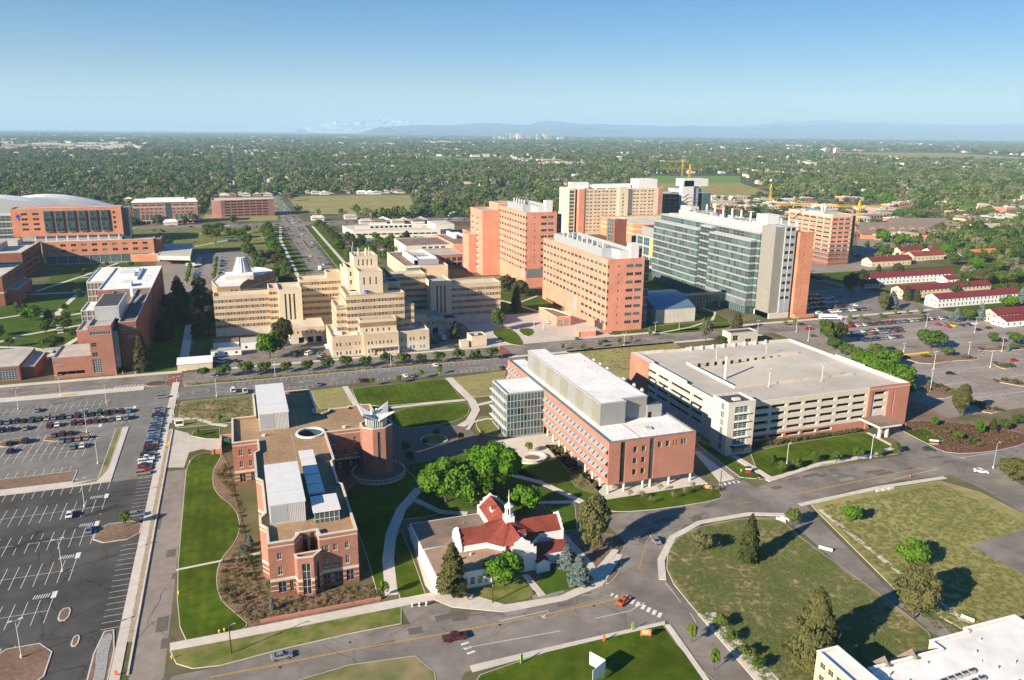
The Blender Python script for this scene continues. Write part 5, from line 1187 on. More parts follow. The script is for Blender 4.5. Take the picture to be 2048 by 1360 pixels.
# ---- the two tall pink laboratory towers
def pink(nm, lab, x0, y0, x1, y1, H, brk, nrow, ncol, ztop, full, extra):
    b = Bld(nm, lab, 'building', x0, y0)
    PW_ = S(nx=2, ny=1, frame='frame_grey', glass=('glass_dark', 'glass_green', 'glass_dark', 'glass_teal'), depth=.08)
    L_ = y1 - y0; p = (L_ - 1.5) / ncol; o_ = {3: [], 0: []}
    for r_ in range(nrow):
        z = ztop - r_ * 4.87
        for i in range(ncol):
            if r_ >= full and i < ncol - 6: continue
            o_[3].append((1 + p * i, 1 + p * i + p * .74, z - .95, z + .95, PW_))
        o_[0] += [(6.7, 7.5, z - .65, z + .65, dict(PW_, nx=1)), (12.2, 16.8, z - .95, z + .95, dict(PW_, nx=3)), (17.9, 22.4, z - .95, z + .95, dict(PW_, nx=3))]
    b.block(rect(x0, y0, x1, y1), 0, H, brk, 'roof_pale', .9, brk, o_, None, .4)
    m_ = MB()
    for r_ in range(nrow):
        z = ztop - r_ * 4.87; m_.box(x0 - .05, y0 - .06, z - .95, x0 + .9, y0 + .5, z + .95, 'glass_teal')
    b.part('corner_glass', m_)
    m_ = MB(); m_.box(x1, y0 + 4, 0, x1 + 5.5, y1 - 4, H - 2, 'glass_teal')
    for r_ in range(int(H / 4.87)): m_.box(x1 - .0, y0 + 3.9, r_ * 4.87 + 3.9, x1 + 5.6, y0 + 4.05, r_ * 4.87 + 4.5, 'frame_grey')
    b.part('glass_gallery', m_)
    # rooftop screen, ducts and stacks
    mx0, mx1 = x0 + 3, x1 - 3
    m_ = MB()
    pts = [(mx0, y0 + 15), (mx0 + 6, y0 + 14), (mx0 + 7, y0 + 5), (mx1 - 1, y0 + 4), (mx1, y1 - 12), (mx0, y1 - 12)]
    for i in range(len(pts)):
        p_, q_ = pts[i], pts[(i + 1) % len(pts)]
        m_.poly([(p_[0], p_[1], H - .9), (q_[0], q_[1], H - .9), (q_[0], q_[1], H + 4.6), (p_[0], p_[1], H + 4.6)], 'louvre')
    m_.poly([(p_[0], p_[1], H + 2.4) for p_ in pts], 'panel_grey')
    b.part('plant_screen', m_)
    m_ = MB(); random.seed(11)
    for i in range(26):
        x = random.uniform(mx0 + 4, mx1 - 4); y = random.uniform(y0 + 16, y1 - 16); w2 = random.uniform(.8, 2.4)
        m_.box(x, y, H + 2.4, x + w2, y + random.uniform(1, 5), H + random.uniform(3, 4.6), random.choice(['metal_light', 'louvre', 'metal_grey']))
    b.part('duct', m_, kind='stuff')
    st = MB(); st.cyl(0, 0, 0, 4.2, .75, 'metal_light', 10, r2=.55); st.cyl(0, 0, 4.2, 5.6, .45, 'metal_white', 10); sm = st.mesh('exhaust_stack')
    for k in range(extra): put(sm, 'exhaust_stack', b.o, (3.6 + 1.6, (18 + k * (L_ - 34) / extra), H + 2.2))
    m_ = MB(); m_.box(mx1 - 5, y0 + 3, H - .9, mx1 + .5, y0 + 8, H + 8.4, 'metal_white'); m_.box(mx1 - 12, y0 + 3.5, H - .9, mx1 - 5, y0 + 9, H + 4, 'metal_white'); b.part('lift_housing', m_)
    return b
b = pink('pink_laboratory', 'long pink laboratory block with nine roof stacks beside the blue vaulted hall', 204, 409.5, 228, 512, 43.5, 'brick_pink', 8, 17, 39.2, 6, 9)
m_ = MB(); m_.box(203.8, 452, 4, 204, 458, 13, 'louvre'); 
for i in range(14): m_.box(203.85, 472 + i * 2.4, .4, 204, 473.4 + i * 2.4, 2.0, 'glass_dark')
for i in range(5): m_.box(203.8, 413 + i * 2.4, .1, 204, 415 + i * 2.4, 4.2, 'glass_dark')
b.part('loading_bay', m_)
b.done()
b = pink('tall_pink_laboratory', 'taller pink laboratory tower with a dark louvred base, behind the long pink block', 205, 551, 230, 614, 57, 'brick_pink', 9, 10, 53.3, 9, 5)
m_ = MB(); m_.box(206, 550.7, 8, 229.5, 551, 14.5, 'metal_grey'); m_.box(204.7, 551.5, 8, 205, 557, 14.5, 'louvre'); b.part('louvre_panel', m_)
b.block(rect(205, 616, 228, 641), 0, 58, 'brick_tan_round' if False else 'brick_pink', 'roof_pale', .9, 'stone_tan')
o_ = {3: [(3 + j * 14, 9 + j * 14, 6 + k * 4.87, 8 + k * 4.87, S(nx=2, ny=1, frame='frame_white', glass='glass_green')) for k in range(9) for j in range(2)]}
b.block(rect(190, 612, 205, 646), 0, 53, 'brick_pink', 'roof_pale', .9, 'brick_pink', o_); b.block(rect(183, 628, 190, 646), 0, 32, 'brick_pink', 'roof_pale', .9, 'brick_pink')
m_ = MB(); 
for k in range(9):
    for j in range(2): m_.box(188.6, 619 + j * 14, 5.6 + k * 4.87, 190, 626 + j * 14, 5.9 + k * 4.87, 'metal_white')
b.part('balcony', m_)
b.done()

# ---- blue vaulted auditorium and the small brick plant building
b = Bld('vaulted_auditorium', 'low tan concrete auditorium with a blue curved metal roof', 'building', 242.5, 418)
m_ = MB(); X0, X1, Y0, Y1 = 242.5, 270, 418, 447
m_.box(X0, Y0, 0, X1, Y1, 9, 'precast'); n_ = 12
for i in range(n_):
    a, c = math.pi * (.16 + .5 * i / n_), math.pi * (.16 + .5 * (i + 1) / n_)
b.part('wall', m_)
m_ = MB(); arc = [(X0 - .4 + (X1 - X0 + .8) * i / n_, 9.0 + 5.6 * math.sin(math.pi * (i / n_)) ** .8) for i in range(n_ + 1)]
arc = [(Y0 - .3 + (Y1 - Y0) * i / n_, 9.1 + 6.5 * math.sin(math.pi * .62 * i / n_)) for i in range(n_ + 1)]
for i in range(n_):
    (y0, z0), (y1, z1) = arc[i], arc[i + 1]
    m_.poly([(X0 - .4, y0, z0), (X1 + .4, y0, z0), (X1 + .4, y1, z1), (X0 - .4, y1, z1)], 'roof_blue')
b.part('vaulted_roof', m_)
m_ = MB()
for xx, fl in ((X0, 1), (X1, 0)):
    pl = [(xx, y, z - .1) for y, z in arc] + [(xx, arc[-1][0], 8.9), (xx, arc[0][0], 8.9)]
    m_.poly(pl if fl else pl[::-1], 'concrete_dark')
m_.box(X0, Y1 - 1.5, 9, X1, Y1 - .8, arc[-1][1] - .2, 'concrete_dark')
b.part('end_wall', m_)
for i in range(9):
    m_ = MB(); x = X0 + 1.5 + i * 3; m_.box(x, Y0 - .12, .1, x + 2.7, Y0, 8.8, 'precast'); b.part('wall_panel', m_)
b.done()
b = Bld('brick_plant_building', 'small one-storey pink brick building with grey doors in the yard below the pink block', 'building', 181, 431)
DG = S(nx=1, ny=1, frame='metal_grey', glass='panel_grey', name='door', depth=.2)
b.block([(181, 430.5), (190.5, 430.5), (192, 432), (188, 452), (181, 460)], 0, 6, 'brick_pink', 'roof_brown', .5, 'stone_tan', {0: [(1, 4, .1, 4, DG), (5.6, 8.6, .1, 4, DG)], 4: [(18, 22, .1, 4, DG)]})
b.done()
b = Bld('brick_screen_wall', 'low pink brick enclosure wall in front of the pink laboratory', 'wall', 184, 405)
for x0, y0, x1, y1, h_ in ((184, 402.5, 195, 403, 3.0), (184, 402.5, 184.5, 409, 3.0), (194.5, 402.5, 195, 409, 3), (195, 406.6, 207, 407.1, 2.3)): b.wall.box(x0, y0, 0, x1, y1, h_, 'brick_pink', top='stone_tan')
b.done()

# ---- glass research tower on the right
b = Bld('glass_research_tower', 'tall blue-green glass laboratory tower with light metal roof screen and orange brick fin', 'building', 314, 426)
GR = S(nx=3, ny=2, frame='frame_grey', glass=('glass_teal', 'glass_blue', 'glass_dark', 'glass_green', 'glass_dark'), depth=.1)
def cw_(L_, n_, z0, z1, nf, **k):
    dz = (z1 - z0) / nf; r = []
    for j in range(nf): r += row(n_, L_, L_ / n_ * .94, z0 + dz * j + .25, z0 + dz * (j + 1) - 1.15, .1, **dict(GR, **k))
    return r
def spb(z0, z1, nf):
    dz = (z1 - z0) / nf; zs = [z0]
    for j in range(nf + 1): zs += [z0 + dz * j - 1.0, z0 + dz * j - .1]
    return (zs, lambda z: 'glass_blue' if z < z0 else ('louvre' if (dz - 1.0) < ((z - z0) % dz) < dz - .1 else 'glass_green'))
b.block([(314, 426), (319, 426), (319, 474), (314, 474)], 5, 48.8, 'metal_light', 'roof_pale', .3, 'metal_light', {3: cw_(48, 14, 5, 48.8, 9), 0: cw_(5, 1, 5, 48.8, 9)}, spb(5, 48.8, 9), .3)
b.block([(314, 488), (319, 488), (319, 552), (314, 552)], 5, 48.8, 'metal_light', 'roof_pale', .3, 'metal_light', {3: cw_(64, 18, 5, 48.8, 9), 0: []}, spb(5, 48.8, 9), .3)
b.block([(315.6, 474), (319, 474), (319, 488), (315.6, 488)], 5, 52, 'metal_light', 'roof_pale', .2, 'metal_light', {3: cw_(14, 3, 5, 52, 9, glass='glass_dark')}, spb(5, 52, 9), .2)
b.block([(319, 423.6), (329, 423.6), (329, 550), (319, 550)], 5, 53.8, 'metal_light', 'roof_pale', .3, 'metal_light', {3: cw_(126, 30, 48.8, 53.8, 1), 0: cw_(10, 3, 5, 53.8, 10)}, spb(5, 53.8, 10), .3)
m_ = MB(); m_.box(314.1, 426.1, 0, 329, 551, 5.0, 'glass_teal')
for i in range(60): m_.box(313.98, 427 + i * 2.06, 0, 314.1, 427.2 + i * 2.06, 5, 'frame_grey')
for j in range(6):
    m_.box(313.4, 425.4, 5.3 + j * .85, 329, 426, 5.45 + j * .85, 'metal_light', bottom=True); m_.box(313.4, 425.4, 5.3 + j * .85, 314, 474, 5.45 + j * .85, 'metal_light', bottom=True)
b.part('ground_floor', m_)
b.part('roof_screen', (lambda m_: (m_.box(322.5, 425, 53.5, 323, 530, 58.8, 'metal_light'), m_.box(323, 425, 53.5, 333, 425.4, 58.8, 'metal_light'), m_.box(323, 517, 53.5, 345, 517.5, 58.8, 'metal_light'), m_)[-1])(MB()))
m_ = MB(); m_.box(323, 425.4, 53.5, 346, 545, 54.6, 'roof_pale'); m_.box(336, 440, 54.6, 345.5, 452, 63, 'metal_white'); m_.box(333, 530, 54.6, 340, 545, 60.5, 'precast'); b.part('roof_deck', m_)
st = MB(); st.cyl(0, 0, 0, 8.6, .8, 'metal_white', 10, r2=.65); sm = st.mesh('exhaust_stack')
for k in range(6): put(sm, 'exhaust_stack', b.o, (340 - b.x, 464 + k * 11 - b.y, 54.6))
for k in range(3): put(sm, 'exhaust_stack', b.o, (344 - b.x, 420 + k * 8 - b.y, 52.6))
m_ = MB(); random.seed(4)
for i in range(60):
    x = random.uniform(325, 343); y = random.uniform(455, 530); m_.box(x, y, 54.6, x + random.uniform(.4, 2.2), y + random.uniform(.6, 6), random.uniform(55.4, 59), random.choice(['metal_grey', 'steel', 'metal_light', 'metal_white']))
b.part('duct', m_, kind='stuff')
GWN = S(nx=2, ny=1, frame='frame_dark', glass=('glass_dark', 'glass_blue'), depth=.3)
b.block(rect(320, 410, 327, 423.6), 0, 58.8, 'concrete_tower', 'metal_light', .2, 'metal_light')
b.block(rect(327, 409, 335, 425), 3.4, 58.8, 'panel_pale', 'metal_light', .2, 'metal_light', {0: [o for k in range(10) for o in ((.5, 3.5, 12.4 + k * 4.87, 14.3 + k * 4.87, GWN), (4.3, 7.3, 12.4 + k * 4.87, 14.3 + k * 4.87, GWN))]})
m_ = MB(); m_.box(330.8, 408.85, 3.6, 331.1, 409, 58.6, 'metal_white'); m_.box(327.4, 408.8, 4, 330.6, 409, 10.6, 'louvre'); m_.box(331.3, 408.8, 4, 334.8, 409, 10.6, 'louvre'); m_.box(320, 408.8, 0, 335, 425, 3.4, 'stone_white'); b.part('stone_base', m_)
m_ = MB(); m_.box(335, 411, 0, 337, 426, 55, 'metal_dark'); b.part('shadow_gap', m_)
FW = S(nx=1, ny=1, frame='stone_white', glass='glass_dark', depth=.25)
b.block(rect(337, 407.5, 348, 425), 0, 55.2, 'brick_orange', 'roof_pale', .6, 'brick_orange', {0: [(4.6, 5.4, 13 + k * 4.6, 14.4 + k * 4.6, FW) for k in range(9)]})
m_ = MB(); m_.box(337, 404.6, 0, 352, 405, 2.4, 'brick_orange'); m_.box(337, 405, 0, 337.4, 407.5, 2.4, 'brick_orange'); b.part('garden_wall', m_)
m_ = MB(); m_.box(329, 425, 0, 346.5, 545, 53.4, 'metal_light'); b.part('rear_wall', m_)
m_ = MB(); m_.box(276, 448, 5, 314, 454, 9.5, 'glass_teal', bottom=True)
for i in range(16): m_.box(276 + i * 2.4, 447.9, 5, 276.15 + i * 2.4, 448, 9.5, 'frame_grey')
m_.box(275.8, 447.8, 9.5, 314, 454.2, 9.9, 'metal_grey'); m_.box(275.8, 447.8, 4.6, 314, 454.2, 5, 'metal_grey', bottom=True)
for x in (284, 298, 310): m_.box(x, 450, 0, x + .8, 451, 4.6, 'concrete')
b.part('skybridge', m_)
b.done()

# ---- education building with yellow blinds
b = Bld('curtain_wall_education_building', 'brick and glass education block with bright yellow blinds and grey rooftop box', 'building', 328, 556)
YG = S(nx=3, ny=3, frame='frame_white', glass=('glass_yellow', 'glass_yellow', 'glass_teal'), depth=.2); TG = S(nx=3, ny=2, frame='frame_white', glass='glass_teal', depth=.2)
o_ = {3: [(2 + i * 11.5, 11.5 + i * 11.5, 7 + j * 8, 13.6 + j * 8, (TG if i < 2 else YG)) for i in range(4) for j in range(3)], 0: [(.6, 6.6, 7 + j * 8, 13.6 + j * 8, TG) for j in range(3)]}
b.block(rect(328, 556, 336, 606), 4.6, 31, 'metal_light', 'roof_pale', .3, 'metal_light', o_, None, .3)
b.block(rect(336, 559, 352, 606), 3.5, 31.5, 'brick_salmon', 'roof_pale', .6, 'brick_salmon', {0: [(1.5 + i * 4, 2.5 + i * 4, 6 + j * 4.9, 7.4 + j * 4.9, FW) for i in range(4) for j in range(5)]}, None, .3)
b.block(rect(329, 557, 350, 600), 0, 4.6, 'glass_dark', 'roof_pale', 0); b.block(rect(330, 572, 350, 600), 31, 38.5, 'panel_grey', 'roof_dark', .3, 'metal_grey')
b.block(rect(324, 640, 336, 656), 0, 40, 'brick_dark', 'roof_pale', .5, 'metal_white', {3: [(2, 12, 6 + j * 6.6, 11 + j * 7, TG) for j in range(5)]})
b.block(rect(350, 606, 372, 656), 0, 22, 'brick_salmon', 'roof_pale', .5, 'stone_white')
b.done()

# ---- hospital tower, tan with salmon ends
b = Bld('hospital_tower', 'twelve-storey cream hospital tower with salmon ends and white rooftop boxes', 'building', 375, 835)
HW = S(nx=3, ny=1, frame='frame_white', glass=('glass_dark', 'glass_dark', 'glass_blue', 'glass_blind'), depth=.3)
hb_ = ([], lambda z: 'brick_pink')
zs = []
for k in range(13): zs += [2 + k * 4.05, 2.35 + k * 4.05]
hbands = (zs, lambda z: 'brick_pink' if (z - 2) % 4.05 < .35 and z > 2 else 'stone_tan')
o_ = {0: [(3 + i * 10 + j * 4.4, 6.4 + i * 10 + j * 4.4, 3.7 + k * 4.05, 5.4 + k * 4.05, HW) for i in range(10) if i != 5 for j in range(2) for k in range(12)]}
b.block(rect(382, 835, 478, 862), 0, 52, 'stone_tan', 'roof_white', .8, 'stone_tan', o_, hbands, .5)
b.block(rect(375, 834, 382, 862), 0, 52.6, 'brick_pink', 'roof_white', .6, 'stone_tan', {}, ([z for z in range(5, 50, 6)], lambda z: 'brick_pink')); b.block(rect(478, 834, 484, 862), 0, 52.6, 'brick_rose', 'roof_white', .6, 'stone_tan')
b.block(rect(425, 832, 437, 836), 0, 54, 'stone_tan', 'roof_white', .6, 'stone_tan', {0: [(4.5, 7, 4 + k * 4.05, 6.2 + k * 4.05, HW) for k in range(11)]})
b.block(rect(364, 838, 372, 866), 0, 53, 'stone_tan', 'roof_pale', .6, 'stone_tan', {0: [(1.2, 6.8, 3 + k * 4.05, 6 + k * 4.05, S(nx=2, ny=1, frame='frame_grey', glass='glass_teal')) for k in range(12)]}); b.block(rect(371, 846, 376, 862), 0, 51, 'glass_teal', 'roof_pale', 0)
m_ = MB(); m_.box(372, 850, 52, 394, 860, 59, 'metal_white'); m_.box(394, 852, 52, 450, 861, 56.5, 'metal_white'); m_.box(453, 838, 52, 478, 858, 62.5, 'metal_white', top='roof_white')
for i in range(7): m_.bar((384 + i * 15, 839, 52), (379 + i * 15, 846, 56), .7, 'metal_white', 6)
b.part('rooftop_plant', m_)
b.done()
b = Bld('hospital_podium', 'broad low orange brick wing with a curved parapet between hospital tower and education block', 'building', 405, 742)
b.block([(403, 752), (436, 742), (470, 736), (498, 737), (498, 832), (403, 832)], 0, 21, 'brick_orange', 'roof_cream', 1, 'stone_tan', {}, ([10, 11, 15, 16], lambda z: 'stone_tan' if (10 < z < 11 or 15 < z < 16) else 'brick_orange'), .5)
b.done()
b = Bld('unfinished_tower', 'concrete frame hospital extension under construction with open floors and scaffolding', 'building', 490, 860)
m_ = MB()
for k in range(9): m_.box(486, 862, 4.4 + k * 4.7, 556, 900, 4.9 + k * 4.7, 'concrete_dark' , top='concrete', bottom=True)
m_.box(500, 885, 0, 540, 895, 42, 'concrete_dark'); b.part('floor_slab', m_)
m_ = MB()
for i in range(9):
    for y in (862.3, 880): m_.box(487 + i * 8, y, 0, 487.8 + i * 8, y + .8, 42, 'concrete_dark')
b.part('column', m_)
m_ = MB(); m_.box(486.5, 861.4, 4, 496, 861.9, 43, 'blue_paint'); b.part('blue_sheeting', m_)
m_ = MB(); m_.box(524, 864, 44, 556, 890, 48.5, 'metal_light'); m_.box(524, 856, 8, 540, 863, 59, 'metal_white'); m_.box(540, 858, 18, 548, 866, 59, 'louvre'); m_.box(526, 856, 52, 560, 876, 61, 'metal_white'); b.part('wrapped_stair_core', m_)
m_ = MB()
for k in range(8):
    z = 6 + k * 4.7; m_.box(523.6, 855.4, z, 541, 856, z + .5, 'stone_tan'); m_.bar((524, 855.5, z), (532, 855.5, z + 4.7), .35, 'stone_tan', 4); m_.bar((532, 855.5, z + 4.7), (541, 855.5, z), .35, 'stone_tan', 4)
b.part('scaffold_brace', m_)
m_ = MB(); m_.box(556, 860, 0, 568, 890, 43, 'glass_green'); b.part('glass_wing', m_)
b.done()

# ---- striped office tower, right
b = Bld('striped_office_tower', 'pink and cream banded office tower with ribbon windows, right of the glass tower', 'building', 508, 574)
zs = []; 
for k in range(11): zs += [2.2 + k * 4.0, 3.2 + k * 4.0]
sb_ = (zs + [20.5], lambda z: ('brick_rose' if z < 19 else 'brick_pink') if (z - 2.2) % 4.0 < 1.6 else ('brick_dark' if z < 12 else 'stone_tan'))
RW = S(nx=4, ny=1, frame='frame_grey', glass=('glass_green', 'glass_dark', 'glass_teal'), depth=.25)
o_ = {3: [(2 + i * 9.6, 10.5 + i * 9.6, 4.4 + k * 4.0, 6.1 + k * 4.0, RW) for i in range(6) for k in range(10)], 0: [(1 + i * 7, 6.6 + i * 7, 4.4 + k * 4.0, 6.1 + k * 4.0, dict(RW, glass='glass_dark')) for i in range(3) for k in range(10)]}
b.block(rect(508, 574, 531, 634), 0, 45.5, 'brick_orange', 'roof_cream', .8, 'stone_tan', o_, sb_)
m_ = MB(); m_.box(531, 577, 0, 537, 632, 44, 'glass_teal'); m_.box(512, 590, 44.6, 526, 622, 47, 'louvre'); m_.cyl(518, 600, 47, 53, 1, 'metal_white', 8); m_.cyl(521, 600, 47, 53, 1, 'metal_white', 8); b.part('glass_side', m_)
b.done()

# ---- mid-left campus buildings
b = Bld('brick_education_building', 'tall red brick campus building with blue-grey rooftop box and glazed stair slot', 'building', -59, 405)
LG = S(nx=8, ny=1, frame='frame_white', glass='glass_blue', depth=.2); GL8 = S(nx=4, ny=8, frame='frame_white', glass=('glass_blue',), depth=.3)
b.block([(-69.5, 404.5), (-59.5, 404.5), (-59.5, 424), (-69.5, 424)], 0, 24.5, 'brick_red', 'roof_pale', .7, 'metal_light', {0: [(.8, 9.6, 20.2, 21.6, LG), (.7, 3, 14.4, 16.4, WBIG), (.7, 3, 9.6, 11.6, WBIG), (.3, 4.2, 1.5, 8.2, S(nx=4, ny=6, frame='frame_white', glass='glass_blue', depth=.3))]})
b.block([(-59.5, 405.5), (-57.2, 405.5), (-57.2, 424), (-59.5, 424)], 3, 21, 'glass_blue', 'roof_dark', 0, ops={0: [(.05, 2.2, 3.3, 20.8, S(nx=3, ny=20, frame='frame_white', glass='glass_blue', depth=.1))]})
b.block([(-86, 404.5), (-69.5, 404.5), (-69.5, 428), (-86, 428)], 0, 10.4, 'brick_red', 'roof_pale', .5, 'metal_light', {0: [(.4, 4, 7.2, 8.4, LG), (1.5, 13, 1.4, 3.4, S(nx=3, ny=1, frame='stone_white', glass='interior_shade', depth=1.2)), ]})
m_ = MB(); m_.box(-68.2, 420, 23.8, -57.4, 453, 30.3, 'metal_light', top='roof_dark'); m_.box(-68.35, 419.85, 30.3, -57.25, 453.15, 30.6, 'metal_white'); m_.box(-67.9, 420.2, 30.6, -57.7, 452.8, 30.62, 'roof_dark'); b.part('rooftop_box', m_)
b.block(rect(-57.2, 412, -49.5, 498), 0, 24, 'brick_dark', 'roof_brown', .7, 'metal_light', {0: [(.4, 7, 20.2, 21.6, LG), (3.5, 7.2, 15.6, 16.9, LG)]})
b.block(rect(-69.5, 424, -57.2, 498), 0, 23.6, 'brick_dark', 'roof_brown', .6, 'metal_light'); b.block(rect(-79, 430, -69.5, 452), 0, 17, 'brick_red', 'roof_pale', .5, 'metal_light')
b.block(rect(-84, 476, -69.5, 500), 7, 17.5, 'metal_light', 'roof_white', .4, 'metal_white', {0: [q for j in range(3) for q in row(5, 14.5, 2.4, 8 + j * 3.2, 10.6 + j * 3.2, .3, nx=1, ny=1, frame='frame_white', glass='glass_blind')]}); b.block(rect(-83, 477, -69.5, 500), 0, 7, 'brick_red', 'roof_white', 0)
b.block(rect(-78, 499, -49.3, 579), 0, 24.4, 'brick_dark', 'roof_white', .5, 'metal_white', {0: [(7, 28, 19.5, 22.8, S(nx=12, ny=1, frame='frame_white', glass='glass_blue'))]})
b.block(rect(-89, 534, -76, 588), 0, 23.5, 'precast', 'roof_white', .3, 'metal_white', {0: [q for j in range(5) for q in row(6, 13, 1.9, 2 + j * 4.2, 5.6 + j * 4.2, .3, nx=1, ny=2, frame='frame_white', glass='glass_blind')]})
m_ = MB()
for (x0, y0, x1, y1, h_) in ((-72, 545, -63, 552, 1.4), (-72, 555, -64, 561, 1.2), (-70, 564, -62, 570, 1.4), (-60.5, 530, -60, 572, .5), (-66, 508, -61, 516, 1.8)): m_.box(x0, y0, 23.9, x1, y1, 24.4 + h_, 'metal_white')
m_.cyl(-57.5, 480, 23.3, 27.8, 1.2, 'metal_white', 10); m_.bar((-55, 455, 24), (-53, 480, 24), .8, 'metal_white', 6); b.part('roof_duct', m_)
b.done()
b = Bld('glass_fronted_pavilion', 'small brick pavilion with a glass corner and flat pale roof at the left edge', 'building', -101, 408)
b.block(rect(-135, 407.5, -100.5, 441), 0, 7.2, 'brick_dark', 'roof_pale', .3, 'metal_light', {0: [(26, 33.4, .6, 6.0, S(nx=6, ny=5, frame='frame_white', glass='glass_blue', depth=.2))]})
b.block(rect(-100.5, 411, -95, 437), 0, 5.6, 'brick_dark', 'roof_pale', .3, 'metal_light', {1: [(3, 5, 1.5, 3.4, WBIG), (15, 24, 1.5, 3.4, WBIG)]})
m_ = MB(); m_.box(-96.4, 438, 6.0, -88, 441.6, 6.4, 'metal_light', bottom=True)
for x in (-90.5, -89): m_.box(x, 439, 0, x + .8, 440, 6, 'brick_dark')
b.part('walkway_canopy', m_)
b.done()

# ---- left edge buildings
WD = S(nx=3, ny=1, frame='frame_grey', glass=('glass_dark', 'glass_blue'), depth=.3)
def dkb(zs_, a, c): return (zs_, lambda z: c if any(q < z < q + 1.2 for q in zs_[::2]) else a)
b = Bld('brick_outpatient_building', 'brown brick building with dark ribbon windows at the far left edge, nearer block', 'building', -148, 590)
b.block(rect(-200, 592, -148, 653), 0, 20, 'brick_dark', 'roof_cream', .8, 'stone_white', {1: [(2 + i * 6.8, 7.6 + i * 6.8, 3.4, 7, WD) for i in range(8)] + [(2 + i * 6.8, 5.6 + i * 6.8, 12, 17.5, WD) for i in range(8)]}, ([8.5, 9.3], lambda z: 'stone_white' if 8.5 < z < 9.3 else 'brick_dark'))
b.block(rect(-148, 600, -141.5, 640), 0, 9.6, 'brick_dark', 'roof_pale', .6, 'stone_white', {1: [(4, 8, 3, 6, WD), (12, 14, 3, 6, WD), (20, 36, .6, 3.4, WD)]})
m_ = MB(); m_.box(-176, 632, 19.2, -162, 652, 29, 'louvre'); m_.box(-176, 632, 29, -162, 652, 29.3, 'metal_light'); b.part('rooftop_cooler', m_)
b.done()
b = Bld('banded_brick_clinic', 'orange brick clinic with four dark window bands and pale roof boxes, left of the lawn', 'building', -159, 700)
b.block(rect(-215, 700, -159, 768), 0, 20.6, 'brick_dark', 'roof_cream', .9, 'stone_white', {1: [(4, 30, 3 + j * 4.4, 4.6 + j * 4.4, S(nx=8, ny=1, frame='frame_dark', glass='glass_dark')) for j in range(4)] + [(36, 62, 3 + j * 4.4, 4.6 + j * 4.4, S(nx=8, ny=1, frame='frame_dark', glass='glass_dark')) for j in range(3)], 0: [(10, 30, 12, 15, WD)]}, None)
m_ = MB(); m_.box(-215, 715, 19.7, -178, 745, 25, 'precast', top='roof_pale'); m_.box(-200, 750, 19.7, -172, 766, 24, 'precast', top='roof_pale'); b.part('rooftop_box', m_)
b.done()

# ---- children's hospital
b = Bld("orange_brick_hospital", 'orange brick hospital with green glass window bays and a long banded podium', 'building', -158, 766)
CW = S(nx=2, ny=1, frame='frame_grey', glass=('glass_dark', 'glass_blind', 'glass_dark'), depth=.3)
G1 = S(nx=8, ny=1, frame='frame_white', glass=('glass_blue', 'glass_teal'), depth=.3)
o_ = {0: [(6 + i * 8.1, 10.2 + i * 8.1, z, z + 2.1, CW) for i in range(10) for z in (10.6, 15.4)] + [(2 + i * 8.4, 10 + i * 8.4, .5, 7.4, G1) for i in range(10)]}
b.block(rect(-158, 766, -70, 784), 0, 20, 'brick_orange', 'roof_pale', .6, 'stone_tan', o_, ([7.8], lambda z: 'metal_light' if z < 7.8 else 'brick_orange'))
b.block(rect(-70, 769, -64, 790), 0, 20, 'brick_dark', 'roof_dark', .6, 'stone_white')
m_ = MB()
for i in range(9): m_.box(-163 + i * 8.1, 768.2, 19.4, -162 + i * 8.1, 769, 24.4, 'metal_white')
m_.box(-165, 768, 19.4, -96, 768.3, 20.3, 'metal_white'); m_.box(-165, 774, 19.4, -96, 775, 24.4, 'louvre'); b.part('terrace_frame', m_)
cb = {0: [(7.5 + i * 8.6, 12.2 + i * 8.6, 29.4 + k * 4.3, 31.4 + k * 4.3, CW) for i in range(2) for k in range(4)] + [(78, 80.2, 29.4 + k * 4.3, 31.6 + k * 4.3, CW) for k in range(4)]}
b.block(rect(-179, 772, -94, 792), 24.2, 48, 'brick_orange', 'roof_pale', .6, 'brick_orange', cb)
m_ = MB(); m_.box(-94, 774, 18, -88, 790, 47.5, 'glass_blue'); b.part('glass_side', m_)
bm = MB()
for k in range(4):
    for c in range(4):
        bm.box(c * 1.35, -.1, k * 4.4, c * 1.35 + 1.25, .02, k * 4.4 + 2.5, ['glass_teal', 'glass_green', 'glass_dark', 'glass_blue'][(k * 3 + c * 2 + k * c) % 4]); bm.box(c * 1.35, -.08, k * 4.4 + 2.5, c * 1.35 + 1.25, .02, k * 4.4 + 4.3, 'glass_teal' if c % 2 else 'glass_blue')
bm.box(-.2, 0, -.4, 5.6, 1.2, 17.6, 'frame_grey', bottom=True)
bmm = bm.mesh('window_bay'); rc = MB(); rc.box(5.8, .6, -.4, 7.8, .75, 17.6, 'brick_dark'); rcm = rc.mesh('recess')
for i in range(6): put(bmm, 'window_bay', b.o, (24.5 - 21 + 0 + i * 8.8, 4.85, 28.2)); 
for i in range(6): put(rcm, 'brick_recess', b.o, (24.5 - 21 + i * 8.8, 5.25, 28.2))
# emblem near the top left corner: a small figure with a balloon
m_ = MB()
for (x0, z0, x1, z1, c) in ((-176.4, 43.8, -174.9, 45.4, 'orange'), (-175.4, 43.2, -173.6, 43.9, 'orange'), (-175.2, 40.4, -173.0, 43.2, 'blue_paint'), (-174.6, 39.2, -172.8, 40.4, 'blue_paint'), (-173.8, 38.2, -173.0, 39.2, 'red'), (-175.6, 41.6, -171.9, 42.2, 'blue_paint')): m_.box(x0, 771.8, z0, x1, 772, z1, c)
b.part('emblem', m_)
